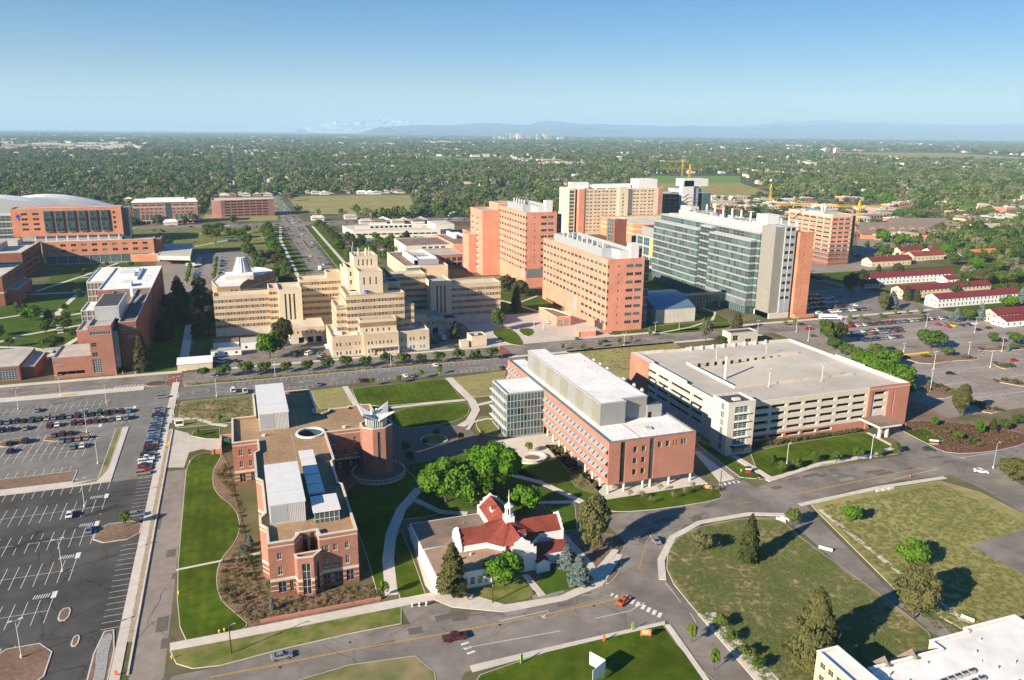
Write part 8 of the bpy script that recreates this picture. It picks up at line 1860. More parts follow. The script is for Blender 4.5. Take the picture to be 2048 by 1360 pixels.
# ------------------------------------------------------------------ vehicles
def car_parts(kind):
    """side profile lofted to a body, glasshouse and wheels; length along x, nose at +x"""
    if kind == 'sedan': L_, W, prof, cab, top = 4.7, 1.8, [(-2.35, .35), (-2.35, .85), (-2.1, .98), (-1.35, 1.0), (.85, .98), (2.0, .82), (2.35, .62), (2.35, .35)], [(-1.55, 1.0), (-.95, 1.42), (.25, 1.44), (1.05, .98)], 1.44
    elif kind == 'suv': L_, W, prof, cab, top = 4.8, 1.9, [(-2.4, .4), (-2.4, 1.05), (-2.3, 1.12), (1.0, 1.1), (2.2, 1.0), (2.4, .8), (2.4, .4)], [(-2.3, 1.12), (-2.05, 1.74), (.35, 1.76), (1.1, 1.1)], 1.76
    elif kind == 'pickup': L_, W, prof, cab, top = 5.6, 1.95, [(-2.8, .45), (-2.8, 1.15), (-.9, 1.15), (1.3, 1.15), (2.6, 1.05), (2.8, .85), (2.8, .45)], [(-.85, 1.15), (-.7, 1.8), (.6, 1.82), (1.35, 1.15)], 1.82
    else: L_, W, prof, cab, top = 5.3, 2.0, [(-2.65, .4), (-2.65, 1.3), (1.6, 1.3), (2.4, 1.05), (2.65, .8), (2.65, .4)], [(-2.6, 1.3), (-2.5, 2.15), (1.0, 2.15), (1.75, 1.28)], 2.15
    h = W / 2
    def loft(pts, w0, w1, z0, z1, m_, mb, topm=None):
        n_ = len(pts); i0 = len(mb.v)
        wz = lambda z: w0 + (w1 - w0) * max(0, min(1, (z - z0) / (z1 - z0)))
        mb.v.extend([(x, -wz(z), z) for x, z in pts]); mb.v.extend([(x, wz(z), z) for x, z in pts]); k = mb.mi(m_)
        mb.f.append(tuple(range(i0, i0 + n_))[::-1]); mb.m.append(k); mb.f.append(tuple(range(i0 + n_, i0 + 2 * n_))); mb.m.append(k)
        for j in range(n_ - 1):
            mb.f.append((i0 + j, i0 + j + 1, i0 + n_ + j + 1, i0 + n_ + j)); mb.m.append(mb.mi(topm) if (topm and pts[j][1] > z1 - .06 and pts[j + 1][1] > z1 - .06) else k)
    body = lambda c: (lambda mb: (loft(prof, h, h * .94, .4, 1.1, c, mb),
        mb.box(cab[1][0] - .02, -h * .74, top - .01, cab[2][0] + .05, h * .74, top + .035, c, bottom=True),
        (mb.box(-2.7, -h * .8, 1.152, -1.0, h * .8, 1.16, 'metal_dark') if kind == 'pickup' else None),
        mb.box(prof[0][0] - .04, -h * .8, .38, prof[0][0] + .02, h * .8, .6, 'metal_dark'), mb.box(-prof[0][0] - .02, -h * .8, .38, -prof[0][0] + .05, h * .8, .55, 'metal_dark'),
        mb.box(-prof[0][0] - .01, -h * .82, .62, -prof[0][0] + .03, -h * .5, .76, 'white_paint'), mb.box(-prof[0][0] - .01, h * .5, .62, -prof[0][0] + .03, h * .82, .76, 'white_paint'),
        mb.box(prof[0][0] - .03, -h * .85, .72, prof[0][0] + .01, -h * .55, .88, 'red'), mb.box(prof[0][0] - .03, h * .55, .72, prof[0][0] + .01, h * .85, .88, 'red'),
        [mb.bar((cab[a][0], s * wz1, cab[a][1]), (cab[b_][0], s * wz2, cab[b_][1]), .05, c, 4) for s in (-1, 1) for a, b_, wz1, wz2 in ((0, 1, h * .92, h * .76), (3, 2, h * .92, h * .76))],
        [mb.bar((xm, s * h * .93, cab[0][1]), (xm - .05, s * h * .77, top), .05, c, 4) for s in (-1, 1) for xm in ((-.35,) if kind != 'suv' else (-1.2, -.25))], mb)[-1])(MB())
    glass = MB(); loft(cab, h * .9, h * .74, cab[0][1], top, 'glass_car', glass)
    wheel = MB(); n_ = 10; i0 = 0
    for s, rr in ((-.11, .33), (.11, .33)):
        wheel.v.extend([(rr * math.cos(2 * math.pi * j / n_), s, .33 + rr * math.sin(2 * math.pi * j / n_)) for j in range(n_)])
    for j in range(n_): wheel.f.append((j, n_ + j, n_ + (j + 1) % n_, (j + 1) % n_)); wheel.m.append(wheel.mi('tyre'))
    wheel.f.append(tuple(range(n_))); wheel.m.append(0); wheel.f.append(tuple(range(2 * n_ - 1, n_ - 1, -1))); wheel.m.append(0)
    for s in (-.115, .115):
        i = len(wheel.v); wheel.v.extend([(.19 * math.cos(2 * math.pi * j / 8), s, .33 + .19 * math.sin(2 * math.pi * j / 8)) for j in range(8)]); wheel.f.append(tuple(range(i, i + 8))); wheel.m.append(wheel.mi('chrome'))
    return body, glass.mesh('glasshouse'), wheel.mesh('wheel'), -prof[0][0] * .62, h - .08
CP = {k: car_parts(k) for k in ('sedan', 'suv', 'pickup', 'van')}
BODY = {}
def body(kind, col):
    if (kind, col) not in BODY: BODY[(kind, col)] = CP[kind][0]('car_' + col).mesh('car_body')
    return BODY[(kind, col)]
FARCAR = {}
def car(x, y, rz, kind, col, label, group=None, near=True, name='parked_car', z=.04, s=1.0):
    _, gl, wh, wx, wy = CP[kind]
    o = put(body(kind, col), name, None, (x, y, z), rz, s if s != 1 else None, label=label, category={'sedan': 'car', 'suv': 'car', 'pickup': 'pickup truck', 'van': 'van'}[kind])
    if group: o['group'] = group
    put(gl, 'glasshouse', o)
    if near:
        for sx in (-1, 1):
            for sy in (-1, 1): put(wh, 'wheel', o, (sx * wx, sy * wy, 0))
    else:
        if kind not in FARCAR:
            m_ = MB(); m_.box(-wx - .35, -wy, 0, -wx + .35, wy + .05, .5, 'tyre'); m_.box(wx - .35, -wy, 0, wx + .35, wy + .05, .5, 'tyre'); FARCAR[kind] = m_.mesh('wheels')
        put(FARCAR[kind], 'wheels', o)
    return o
CR = random.Random(12)
COLS = ['black', 'grey', 'silver', 'white', 'blue', 'maroon', 'black', 'silver', 'white', 'grey', 'red', 'tan', 'light blue', 'green', 'silver']
def cname(c, k): return '%s %s' % (c, {'sedan': 'sedan', 'suv': 'SUV', 'pickup': 'pickup', 'van': 'van'}[k])
def rnd(cols=COLS): return CR.choice(['sedan', 'sedan', 'sedan', 'suv', 'suv', 'pickup' if CR.random() < .4 else 'sedan']), CR.choice(cols)
def crow(xs, y, rz, where, group, near=True, cols=COLS, given=None):
    for i, x in enumerate(xs):
        k, c = given[i] if given else rnd(cols)
        car(x + CR.uniform(-.15, .15), y + CR.uniform(-.3, .3), rz + CR.uniform(-.03, .03) + (math.pi if CR.random() < .35 else 0), k, c, '%s, %s from the lane end, %s' % (cname(c, k), nth(i), where), group, near)
UP = math.pi / 2
P_ = 2.75
crow([-48 - P_ * i for i in range(20)] , 345.6, UP, 'far line of the long double row', 'cars of the long double row, far line', cols=['black', 'black', 'grey', 'blue', 'maroon', 'silver', 'white', 'green', 'light blue', 'black', 'tan'])
crow([-48 - P_ * i for i in (0, 1, 2, 3, 4, 5, 6, 7, 9, 10, 13, 15, 16, 17, 18, 20, 21)], 336.4, UP, 'near line of the long double row', 'cars of the long double row, near line', given=[('suv', 'silver'), ('sedan', 'white'), ('sedan', 'grey'), ('sedan', 'black'), ('suv', 'maroon'), ('sedan', 'maroon'), ('sedan', 'maroon'), ('suv', 'maroon'), ('sedan', 'white'), ('suv', 'maroon'), ('sedan', 'tan'), ('sedan', 'black'), ('sedan', 'black'), ('sedan', 'black'), ('sedan', 'grey'), ('suv', 'black'), ('suv', 'black')])
crow([-66.5, -69.3, -72], 324.5, UP, 'short far line beside the lot island', 'cars by the lot island', given=[('sedan', 'black'), ('suv', 'maroon'), ('sedan', 'grey')])
crow([-59.9, -62.6, -65.4, -68.1], 317.6, UP, 'short near line beside the lot island', 'cars by the lot island', given=[('sedan', 'silver'), ('sedan', 'tan'), ('sedan', 'grey'), ('sedan', 'light blue')])
for x, y, k, c, l in ((-60, 309.6, 'sedan', 'white', 'white sedan at the lane end of the sparse third row'), (-63, 309.2, 'suv', 'light blue', 'pale blue wagon beside the white sedan in the sparse third row'), (-81, 321, 'suv', 'black', 'black pickup-like car by the dark island'), (-86, 320, 'sedan', 'black', 'black car left of the island in the third row'), (-84, 312, 'sedan', 'black', 'black sedan alone below the dark island'), (-84, 357.6, 'sedan', 'silver', 'pale silver sedan alone in the row nearest the street')): car(x, y, UP, k, c, l)
ys = [362.5, 345.5, 342.6, 339.6, 336.6, 333.6, 330.8, 327.5, 324.8, 321.5, 318.6, 315.4, 312.6, 309.6, 306.6, 303.2, 300.3, 294.6, 291.5, 288.4, 285.4, 282.6, 278.4]
cs = [('suv', 'silver'), ('suv', 'silver'), ('sedan', 'tan'), ('sedan', 'black'), ('suv', 'black'), ('sedan', 'silver'), ('sedan', 'light blue'), ('suv', 'silver'), ('sedan', 'grey'), ('sedan', 'grey'), ('suv', 'light blue'), ('sedan', 'silver'), ('sedan', 'light blue'), ('sedan', 'blue'), ('suv', 'silver'), ('suv', 'maroon'), ('sedan', 'black'), ('suv', 'black'), ('pickup', 'white'), ('suv', 'white'), ('sedan', 'blue'), ('sedan', 'red'), ('suv', 'tan')]
for i, (y, (k, c)) in enumerate(zip(ys, cs)): car(-36.0 if y > 300 else -36.4, y - 2.4, CR.uniform(-.03, .03), k, c, '%s, %s from the far end of the line facing the long pavement' % (cname(c, k), nth(i)), 'cars facing the long pavement')
def cpx(x, y, rz, k, c, l, **kw):
    p = at(x, y, .4); return car(p[0], p[1], rz, k, c, l, **kw)
cpx(139, 1030, UP + .05, 'sedan', 'white', 'white sedan alone in the dark middle of the west lot'); cpx(179, 1061, UP, 'sedan', 'light blue', 'pale silver sedan beside the soil island'); cpx(272, 1031, .12, 'suv', 'silver', 'white and black jeep-like car beside the young tree')
cpx(563, 1313, .02, 'sedan', 'silver', 'silver sedan driving on the main road at the bottom', name='moving_car'); cpx(909, 1276, .0, 'pickup', 'maroon', 'dark red pickup waiting on the main road', name='moving_car'); cpx(1247, 1203, .55, 'sedan', 'orange', 'orange-red sports car entering the crossing', name='moving_car'); cpx(1311, 1081, 1.45, 'sedan', 'silver', 'silver sedan on the bend in the middle of the road', name='moving_car')
cpx(1962, 943, -.75, 'sedan', 'white', 'white sedan turning at the right-hand junction', name='moving_car'); cpx(1858, 899, -.35, 'sedan', 'green', 'dark green car leaving the garage driveway', name='moving_car')
for x, y, k, c, l in ((466, 782, 'van', 'white', 'white van parked left of the northern white shed'), (490, 783, 'pickup', 'white', 'white pickup beside the white van'), (637, 769, 'sedan', 'light blue', 'pale blue sedan alone by the lawn edge'), (722, 761, 'suv', 'maroon', 'dark maroon car in the frontage lot'), (733, 761, 'sedan', 'black', 'black car right of the maroon one in the frontage lot'), (811, 752, 'sedan', 'white', 'white car on the frontage lot lawn side'), (823, 752, 'sedan', 'silver', 'silver car right of the white one, lawn side'), (871, 731, 'sedan', 'white', 'white car on the hedge side of the frontage lot'), (1004, 736, 'sedan', 'maroon', 'dark red car at the right end of the frontage lot')): cpx(x, y, UP + .1, k, c, l)
for x, y, c, l in ((1212, 683, 'black', 'black car driving past the pink laboratory'), (1604, 649, 'maroon', 'dark red car on the main street left of the white bus'), (1618, 658, 'red', 'red pickup entering the east lot'), (1627, 672, 'grey', 'grey car behind the garage')): cpx(x, y, .0, 'pickup' if 'pickup' in l else 'sedan', c, l, name='moving_car')
for i, (x, y, k, c) in enumerate(((618, 708, 'van', 'white'), (600, 704, 'suv', 'black'), (590, 712, 'suv', 'green'), (634, 702, 'sedan', 'black'), (638, 708, 'sedan', 'light blue'), (642, 713, 'suv', 'silver'), (640, 719, 'sedan', 'black'), (470, 722, 'sedan', 'black'), (440, 724, 'van', 'white'), (868, 686, 'suv', 'green'), (902, 693, 'suv', 'green'), (1100, 645, 'sedan', 'white'))): cpx(x, y, .9 + .2 * i, k, c, '%s, %s from the left in the hospital service yard' % (cname(c, k), nth([8, 7, 6, 9, 10, 11, 10, 1, 0, 12, 13, 14][i])), group='vehicles in the hospital yard')
# east lot lines (small in the photo: body, glass and wheels only)
crow([433 - 2.8 * i for i in range(31)], 375.6, UP, 'far line of the east lot', 'cars in the far line of the east lot', False)
crow([380 - 2.8 * i for i in range(16)], 362.5, UP, 'second line of the east lot', 'cars in the second line of the east lot', False)
crow([377 - 2.8 * i for i in range(15)], 357, UP, 'third line of the east lot', 'cars in the third line of the east lot', False)
crow([365 - 2.8 * i for i in range(11)], 345.6, UP, 'fourth line of the east lot', 'cars in the fourth line of the east lot', False, cols=['silver', 'light blue', 'white', 'blue', 'black', 'grey'])
crow([431, 425, 419, 414], 357, UP, 'short colourful line of the east lot', 'cars in the short colourful line', False, given=[('sedan', 'blue'), ('sedan', 'blue'), ('sedan', 'yellow'), ('sedan', 'red')]); crow([412, 417], 362, UP, 'back of the short colourful line', 'cars in the short colourful line', False, given=[('sedan', 'red'), ('sedan', 'light blue')])
crow([340 - 3 * i for i in range(12)], 326, UP, 'shaded line behind the garage', 'cars in the shaded line behind the garage', False, cols=['black', 'grey', 'silver', 'blue'])
for i, (x, y, c) in enumerate(((2028, 721, 'red'), (1901, 747, 'black'), (1957, 660, 'black'), (1978, 656, 'maroon'), (1950, 648, 'white'), (1700, 613, 'silver'), (2020, 668, 'blue'))): cpx(x, y, .0 if i != 1 else -.4, 'sedan', c, '%s standing alone, %s of the lone cars in the east lots' % (cname(c, 'sedan'), nth(i)), group='lone cars of the east lots', near=False)
for r2 in range(5):
    crow([360 + 3.1 * i for i in range(15)], 412 + r2 * 12, UP, '%s line behind the glass tower' % nth(r2), 'cars in the shaded lot behind the glass tower', False, cols=['white', 'light blue', 'silver', 'white', 'black', 'maroon', 'grey'])
for r2 in range(6):
    for i in range(9):
        k, c = rnd(['blue', 'black', 'silver', 'light blue', 'grey', 'white']); y = 642 + 75 * (r2 // 3) + 6.2 * i
        if CR.random() < .75: car(-33.2 + 20 * (r2 % 3), y, 0, k, c, '%s, %s from the near end of %s column, %s half, north lot' % (cname(c, k), nth(i), nth(r2 % 3), 'far' if r2 > 2 else 'near'), 'cars of the north lot', False)
far = []
for i in range(60): far.append((CR.uniform(112, 188), 776 + 14 * CR.randint(0, 5)))
m_ = MB()
def carbox(m_, x, y, rz0=0):
    a, c = (2.3, .9) if rz0 == 0 else (.9, 2.3); col = 'car_' + CR.choice(['white', 'silver', 'black', 'grey', 'blue', 'red', 'light blue', 'white'])
    m_.prism(rect(x - a, y - c, x + a, y + c), .3, .95, col); m_.prism(rect(x - a * .6, y - c * .85, x + a * .5, y + c * .85), .95, 1.45, 'glass_car', top=col, pts_top=rect(x - a * .42, y - c * .7, x + a * .3, y + c * .7))
for x, y in far: carbox(m_, x, y, 1)
for q in range(430):
    x, y = at(CR.uniform(1400, 1640), CR.choice([404, 410, 416, 423, 431, 440]) + CR.uniform(-1.5, 1.5)); carbox(m_, x, y, 1)
for q in range(60): carbox(m_, CR.choice([59.5, 64.5, 71, 75.5]), CR.uniform(700, 1400), 1)
for q in range(40): carbox(m_, CR.uniform(-120, 360), CR.choice([1026, 1032, 1038, 1043]))
m_.build('distant_cars', kind='stuff', label='small distant cars in the lots and streets behind the towers', category='cars')
def truck(x, y, rz, l, w_, h, lab, name='box_truck', cat='truck', m1='white_paint', m2='blue_paint'):
    t = thing(name, lab, cat, (x, y, .03), rz)
    m_ = MB(); m_.box(0, 0, .7, l * .8, w_, h, m1, bottom=True)
    if m2: m_.box(.3, -.03, h * .35, l * .78, -.005, h * .62, m2)
    m_.build('cargo_box', t); m_ = MB(); m_.prism(rect(l * .82, .1, l, w_ - .1), .5, h * .72, m1); m_.box(l * .95, .2, h * .42, l + .03, w_ - .2, h * .66, 'glass_car'); m_.build('cab', t)
    for sx in (.12, .3, .88):
        m_ = MB(); m_.box(l * sx - .45, -.02, 0, l * sx + .45, w_ + .02, .85, 'tyre'); m_.build('wheel', t)
p = at(1640, 640); truck(p[0], p[1], -.35, 14, 2.6, 3.6, 'long white truck with a blue side band beside the brick fin of the glass tower')
p = at(650, 541); truck(p[0] - 3, p[1], 1.5, 9, 2.5, 3.2, 'white bus on the avenue behind the tan hospital', 'bus', 'bus', m2='glass_car')
p = at(455, 485); truck(p[0], p[1], .2, 12, 2.6, 3.4, 'blue-grey bus parked at the far end of the north lot', 'bus', 'bus', 'car_light blue', 'glass_car')
p = at(372, 534); truck(p[0], p[1], 0, 9, 2.4, 3, 'white box truck at the edge of the north lot', m2=None)
p = at(868, 455); truck(p[0], p[1], 0, 12, 2.5, 3.2, 'long white bus on the cross street behind the parking deck', 'bus', 'bus', m2='glass_car')
p = at(893, 682); truck(p[0], p[1], 1.7, 9, 2.5, 3.4, 'pale blue delivery truck at the hospital loading doors', m1='louvre', m2=None)

# ------------------------------------------------------------------ lamps, poles, signs
LM = {}
def lamp(bx, by, h, lab, heads=2, z=.1, group=None, arm=1.0, m='metal_white'):
    key = (round(h, 1), heads, arm, m)
    if key not in LM:
        a = MB(); a.cyl(0, 0, 0, .75, .3, 'stone_white', 10); a.bar((0, 0, .7), (0, 0, h), .11, m, 7, .07)
        hd = MB(); hd.bar((0, 0, h), (arm, 0, h + .05), .05, m, 4); hd.prism([(arm * .6, -.22), (arm + .5, -.22), (arm + .5, .22), (arm * .6, .22)], h, h + .18, m)
        LM[key] = (a.mesh('pole'), hd.mesh('lamp_head'))
    t = thing('street_lamp', lab, 'street lamp', (bx, by, z), .3, group)
    put(LM[key][0], 'pole', t)
    for k in range(heads): put(LM[key][1], 'lamp_head', t, (0, 0, 0), math.pi * k)
for x, y, h, l in ((37, 820, 9.5, 'near the left edge of the row by the street'), (122, 792, 9.5, 'on the yellow-posted island by the street'), (213, 806, 9.5, 'in front of the round mulch island'), (174, 866, 9.5, 'among cars beside the third row island'), (196, 928, 9.5, 'at the soil strip dividing the lots'), (169.5, 1014, 9.5, 'on the dark lower lot beside the white sedan'), (125.5, 1143, 9.5, 'in the dark lower lot, middle pole'), (43.5, 1316, 9.5, 'in the dark lower lot, nearest pole'), (357, 795, 9.5, 'at the corner of the long pavement and frontage lot'), (433.5, 794, 9.5, 'by the painted circle of the frontage lot'), (350, 848, 7.5, 'thin pole on the long pavement by the ground cover')):
    p = at(x, y); lamp(p[0], p[1], h, 'white lamp post ' + l, group='lamp posts of the west lot')
for i, (x, y, h) in enumerate(((1592, 665, 9), (1616, 683, 9), (1688, 662, 8), (1860, 782, 10.5), (1867, 738, 9), (1980, 736, 9), (2003, 704, 8), (1936, 714, 8), (1949, 666, 9.5), (1852, 654, 8), (1807, 705, 5))):
    p = at(x, y); lamp(p[0], p[1], h, 'white lamp post, %s of the east lots' % nth(i), group='lamp posts of the east lots')
for x, y, h, l in ((1741, 917, 9, 'right post before the garage'), (1573, 930, 8, 'left post before the garage')): p = at(x, y); lamp(p[0], p[1], h, 'grey-white lamp post, ' + l, 1)
p = at(1986, 937); lamp(p[0], p[1], 9.5, 'curved street lamp beside the white turning car', 1, arm=2.2, m='metal_light')
for i, (x, y, h) in enumerate(((550.5, 755, 9), (782, 734, 7.5), (998, 714, 8.5), (1087, 660, 7), (1068, 654, 7), (1310, 668, 7), (1248, 691, 7), (1325, 640, 7), (1358, 660, 5), (1515, 668, 8))): p = at(x, y); lamp(p[0], p[1], h, 'slim street lamp, %s from the left before the hospital and pink blocks' % nth(i), group='slim lamps along the main street')
for i, (x, y, h, z) in enumerate(((1432.3, 719, 5.5, 16.1), (1531.5, 711, 5.5, 16.1), (1537, 774, 7.5, 16.1), (1643, 762, 7.5, 16.1))): p = at(x, y, z); lamp(p[0], p[1], h, 'white lamp on the garage roof deck, %s of four' % nth(i), z=z - .02, group='lamps on the garage deck')
p = at(1450, 757, 13.4); m_ = MB(); m_.cyl(0, 0, 0, 10, .55, 'metal_white', 12); m_.cyl(0, 0, 10, 10.4, .6, 'metal_light', 12)
o = put(m_.mesh('white_pylon'), 'white_pylon', None, (p[0], p[1], 13.2)); o['label'] = 'tall white cylindrical pylon rising from the garage ramp'; o['category'] = 'pylon'
for x, y, h, l in ((463, 1308, 8.0, 'wooden utility pole on the grass strip beside the front lawn'), (985, 1206, 7.5, 'wooden utility pole on the grass before the white hall'), (1440, 980, 7, 'thin brown pole at the driveway beside the white-roofed laboratory')):
    p = at(x, y); t = thing('utility_pole', l, 'utility pole', (p[0], p[1], .1))
    m_ = MB(); m_.bar((0, 0, 0), (0, 0, h), .16, 'wood_pole', 8, .11); m_.build('pole', t)
    m_ = MB(); m_.box(-.15, -.3, 4.6, .15, -.12, 5.3, 'metal_grey'); m_.bar((0, 0, h - .8), (1.0, 0, h - .4), .04, 'metal_light', 4); m_.box(.9, -.12, h - .5, 1.4, .12, h - .35, 'metal_light'); m_.build('fixture', t)
def simple(name, lab, cat, x, y, fn, z=.12, rz=0, group=None):
    m_ = MB(); fn(m_); p = at(x, y); o = put(m_.mesh(name), name, None, (p[0], p[1], z), rz); o['label'] = lab; o['category'] = cat
    if group: o['group'] = group
    return o
for i, (x, y) in enumerate(((357.5, 1189), (438.7, 1266), (449, 1263), (344, 1318), (380, 926), (1700, 0))):
    if y: simple('fire_hydrant', 'yellow hydrant, %s from the top on the left lawn' % nth([1, 2, 3, 4, 0][i]), 'hydrant', x, y, lambda m_: (m_.cyl(0, 0, 0, .7, .16, 'yellow', 8), m_.cyl(0, 0, .7, .9, .19, 'yellow', 8, r2=.05), m_.bar((-.3, 0, .5), (.3, 0, .5), .08, 'yellow', 6)), group='yellow hydrants')
for i in range(8):
    x = 122 + i * 3.6; simple('yellow_bollard', 'yellow bollard, %s from the left on the street island' % nth(i), 'bollard', 120 + i * 3.6, 793 - i * .3, lambda m_: (m_.cyl(0, 0, 0, 1.1, .14, 'yellow', 8), m_.cyl(0, 0, 1.1, 1.15, .10, 'yellow', 8)), group='yellow bollards on the street island')
for i, (x, y) in enumerate(((335, 893), (338, 889), (233, 751), (246, 748), (271, 748))): simple('yellow_bollard', 'yellow bollard, %s near the service entrance' % nth(i), 'bollard', x, y, lambda m_: (m_.cyl(0, 0, 0, 1.1, .16, 'yellow', 8), m_.cyl(0, 0, 1.1, 1.15, .1, 'yellow', 8)))
def sign(x, y, w_, h_, z0, m1, lab, rz=0, back='metal_light', post='metal_grey', cat='sign', name='sign'):
    p = at(x, y); t = thing(name, lab, cat, (p[0], p[1], .1), rz)
    m_ = MB(); m_.box(-w_ / 2, -.04, z0, w_ / 2, .04, z0 + h_, m1, bottom=True); m_.build('board', t)
    for s in (-1, 1):
        m_ = MB(); m_.box(s * w_ * .4 - .05, .05, 0, s * w_ * .4 + .05, .14, z0 + h_ * .9, post); m_.build('post', t)
    return t
t = sign(1197, 1366, 4.6, 3.2, 1.2, 'white_paint', 'large white V-shaped billboard cut by the bottom edge', .5); m_ = MB(); m_.box(-.04, -.04, 1.2, .04, 4.2, 4.4, 'white_paint'); c = m_.build('board', t); c.location = (2.3, 0, 0)
t = sign(1291, 1278, 2.5, 1.6, .9, 'orange', 'orange project sign on the front lawn', -.35)
m_ = MB()
for k in range(4): m_.box(-.9, -.06, 1.3 + k * .28, .9 - .3 * (k % 2), -.045, 1.4 + k * .28, 'white_paint')
m_.build('lettering', t)
sign(1043, 1328, .9, 2.2, .3, 'lime', 'lime green banner sign at the bottom road edge', .6); sign(1265, 1262, .6, 2.0, .3, 'lime', 'narrow lime green banner beside the orange sign', .2); sign(1208, 1284, .5, 1.8, .2, 'orange', 'small orange marker panel at the bottom lawn edge')
sign(1822, 957, 1.3, 1.3, .3, 'orange', 'orange diamond roadwork sign on the far pavement of the main road', .3); sign(937, 1228 if False else 1202, .3, 1.0, .2, 'orange', 'orange marker by the pavement before the white hall')
sign(233, 1352, .6, 1.2, .1, 'orange', 'orange marker cone frame at the bottom left pavement')
def letters(t, txt, size, x, y, z, m_):
    cu = bpy.data.curves.new('lettering', 'FONT'); cu.body = txt; cu.size = size; cu.extrude = .01; cu.align_x = 'CENTER'; cu.materials.append(MATS[m_])
    o = put(cu, 'lettering', t, (x, y, z)); o.rotation_euler = (math.pi / 2, 0, 0)
p = at(1496, 946); t = thing('garage_sign', 'dark monument sign with white and red panels before the garage', 'sign', (p[0], p[1], .12), -.4)
for z0, z1, c in ((0, .6, 'red'), (.6, 1.2, 'metal_dark'), (1.2, 1.6, 'white_paint'), (1.6, 2.4, 'metal_dark')): m_ = MB(); m_.box(-1, -.2, z0, 1, .2, z1, c); m_.build('panel', t)
sign(1482, 948, .6, .9, .9, 'lime', 'yellow-green crossing sign beside the garage sign')
p = at(1867, 889); t = thing('lot_sign', 'low sign with white top and brick base by the garage exit lawn', 'sign', (p[0], p[1], .12), -.6)
for z0, z1, c in ((0, .6, 'brick_salmon'), (.6, 1.3, 'metal_dark'), (1.3, 1.8, 'white_paint')): m_ = MB(); m_.box(-1.6, -.25, z0, 1.6, .25, z1, c); m_.build('panel', t)
p = at(359, 852); t = thing('notice_board', 'white framed notice board at the service entrance', 'sign', (p[0], p[1], .1)); m_ = MB(); m_.box(-1.6, -.3, 0, 1.6, .3, 2.4, 'white_paint'); m_.build('frame', t); m_ = MB(); m_.box(-1.3, -.34, .9, 1.3, -.3, 2.1, 'glass_dark'); m_.build('board', t)
simple('brick_bench', 'curved brick bench on the lawn before the white-roofed laboratory', 'bench', 1415, 977, lambda m_: (m_.box(-1.4, -.3, 0, 1.4, .3, .6, 'brick_orange', top='stone_white'), m_.box(-1.4, .3, 0, 1.4, .45, 1.0, 'brick_orange')), rz=-.6)
def barrier(x, y, l, rz, lab):
    simple('concrete_barrier', lab, 'barrier', x, y, lambda m_: (m_.prism(rect(-l / 2, -.3, l / 2, .3), 0, .3, 'stone_white'), m_.prism(rect(-l / 2, -.3, l / 2, .3), .3, .85, 'stone_white', pts_top=rect(-l / 2, -.12, l / 2, .12))), rz=rz)
barrier(1651, 1100, 3.8, -.9, 'cream concrete barrier across the closed side road'); barrier(1562, 1042, 3, -1.0, 'concrete barrier at the top of the vacant block'); barrier(1570, 1040, 3, -1.1, 'second concrete barrier at the top of the vacant block')
for i in range(3): barrier(1758 + i * 12, 983 - i * 2.2, 2.6, .12, 'white concrete barrier, %s of three on the far pavement of the main road' % nth(i))
barrier(1935, 1240, 3, -1.1, 'grey concrete barrier at the lower end of the closed side road')
for i in range(3): simple('barrel', 'white and dark traffic drum, %s of three at the driveway of the white hall' % nth(i), 'drum', 825 + i * 14, 1213 - i * 1.0, lambda m_: (m_.cyl(0, 0, 0, 1.0, .28, 'white_paint' , 10), m_.cyl(0, 0, .35, .6, .3, 'metal_dark', 10), m_.cyl(0, 0, 1.0, 1.3, .05, 'metal_grey', 5)), z=.05)
simple('yellow_kerb', 'long bright yellow concrete kerb at the edge of the east lot', 'kerb', 1827, 709, lambda m_: [m_.box(-11 + i * 2.75, -.3, 0, -8.4 + i * 2.75, .3, .6, 'yellow') for i in range(8)])
simple('dumpster', 'green dumpster beside the brick enclosure', 'dumpster', 1154, 680, lambda m_: (m_.box(-1, -.8, 0, 1, .8, 1.4, 'green_box'), m_.box(-1.05, -.85, 1.4, 1.05, .85, 1.5, 'metal_dark')))
b = Bld('service_enclosure', 'small brick walled enclosure with green cabinet at the west side of the brick laboratory', 'enclosure', -12, 300)
for x0, y0, x1, y1, h_ in ((-11.5, 288, -11.0, 300, 2.4), (-11.5, 299.5, -7, 300, 2.4), (-14.5, 286.5, -13.7, 287.3, 2.2), (-11.7, 286.5, -10.9, 287.3, 2.2), (-13.7, 286.7, -11.7, 287.1, 1.9)): b.wall.box(x0, y0, 0, x1, y1, h_, 'brick_orange', top='stone_white')
m_ = MB(); m_.box(-10, 294, 0, -8, 297, 2, 'green_box'); b.part('cabinet', m_); b.done()
# small footbridge-like steps and planter wall at the terrace
b = Bld('seating_terrace', 'curved stone seating terrace beside the glass wing', 'terrace', 92, 250)
c0 = at(1062, 918); m_ = MB()
for i in range(22):
    t0, t1 = math.pi * (-.9 + 1.35 * i / 22), math.pi * (-.9 + 1.35 * (i + 1) / 22)
    q = [(c0[0] + rr * math.cos(t), c0[1] + rr * .8 * math.sin(t)) for rr, t in ((5.2, t0), (6.0, t0), (6.0, t1), (5.2, t1))]
    m_.prism(ccw(q), 0, 1.0, 'stone_white', top='stone_white')
b.part('wall', m_); m_ = MB(); m_.poly([(c0[0] + 5.2 * math.cos(t), c0[1] + 4.2 * math.sin(t), .3) for t in [2 * math.pi * i / 24 for i in range(24)]], 'stone_white'); m_.prism([(c0[0] + 2.6 * math.cos(t), c0[1] + 2 * math.sin(t)) for t in [2 * math.pi * i / 20 for i in range(20)]], .2, .7, 'stone_white', top='soil'); b.part('paving', m_); b.done()
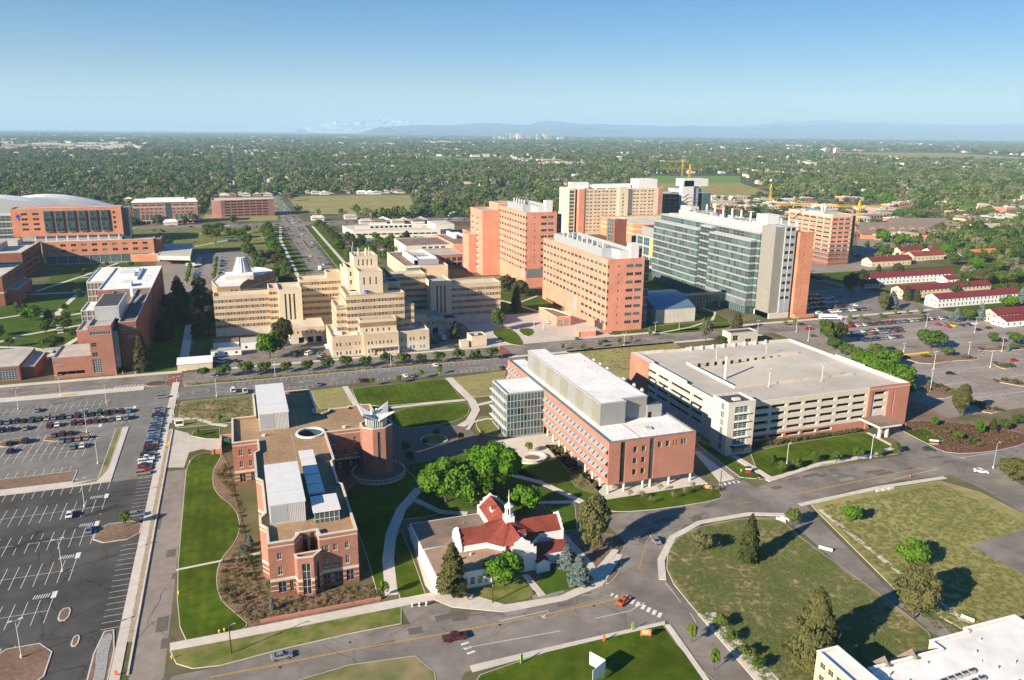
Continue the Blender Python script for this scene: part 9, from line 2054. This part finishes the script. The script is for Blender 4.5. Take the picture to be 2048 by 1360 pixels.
# ------------------------------------------------------------------ tower cranes
def crane(x, y, h, j0, j1, lab, w_=1.1):
    t = thing('tower_crane', lab, 'crane', (x, y, 0)); m_ = MB()
    for sx in (-w_, w_):
        for sy in (-w_, w_): m_.box(sx - .15, sy - .15, 0, sx + .15, sy + .15, h, 'crane_yellow')
    z = 0; k = 0
    while z < h - 3:
        s = 1 if k % 2 else -1
        m_.bar((-w_ * s, -w_, z), (w_ * s, -w_, z + 3), .1, 'crane_yellow', 4); m_.bar((-w_, w_ * s, z), (-w_, -w_ * s, z + 3), .1, 'crane_yellow', 4); z += 3; k += 1
    m_.build('mast', t)
    for nm, e in (('jib', j0), ('counter_jib', j1)):
        m_ = MB(); a = Vector((0, 0, h)); c = Vector((e[0] - x, e[1] - y, h + e[2])); d = c - a; side = Vector((-d.y, d.x, 0)).normalized() * .8; n_ = max(4, int(d.length / 3))
        for o_ in (side, -side, Vector((0, 0, 1.7))): m_.bar(tuple(a + o_), tuple(c + o_), .22, 'crane_yellow', 4)
        for i in range(n_):
            p = a + d * (i / n_); q = a + d * ((i + 1) / n_); m_.bar(tuple(p + side), tuple(q + Vector((0, 0, 1.7))), .1, 'crane_yellow', 4); m_.bar(tuple(p + Vector((0, 0, 1.7))), tuple(q - side), .1, 'crane_yellow', 4)
        m_.build(nm, t)
        if nm == 'counter_jib':
            m_ = MB(); q = c; m_.box(q.x - 2, q.y - 1.2, q.z - 2.6, q.x + 1, q.y + 1.2, q.z, 'concrete_dark'); m_.build('counterweight', t)
    m_ = MB(); m_.prism(rect(-w_, -w_, w_, w_), h, h + 7, 'crane_yellow', pts_top=rect(-.2, -.2, .2, .2)); m_.box(-w_ - 1.4, -1, h - 2.6, -w_, 1, h - .4, 'metal_white'); m_.build('cab', t)
crane(563, 905, 70, (509, 880, 2), (598, 930, 0), 'yellow tower crane behind the unfinished hospital tower')
crane(841, 1100, 30, (700, 1060, 1), (880, 1115, 0), 'yellow tower crane standing beyond the car lots')
crane(561, 600, 49, (474, 612, 3), (590, 596, 0), 'yellow tower crane right behind the striped office tower')
p = at(1364, 352); crane(p[0], p[1], 40, (p[0] - 60, p[1], 0), (p[0] + 18, p[1], 0), 'distant yellow crane left of the unfinished tower', 1.6)
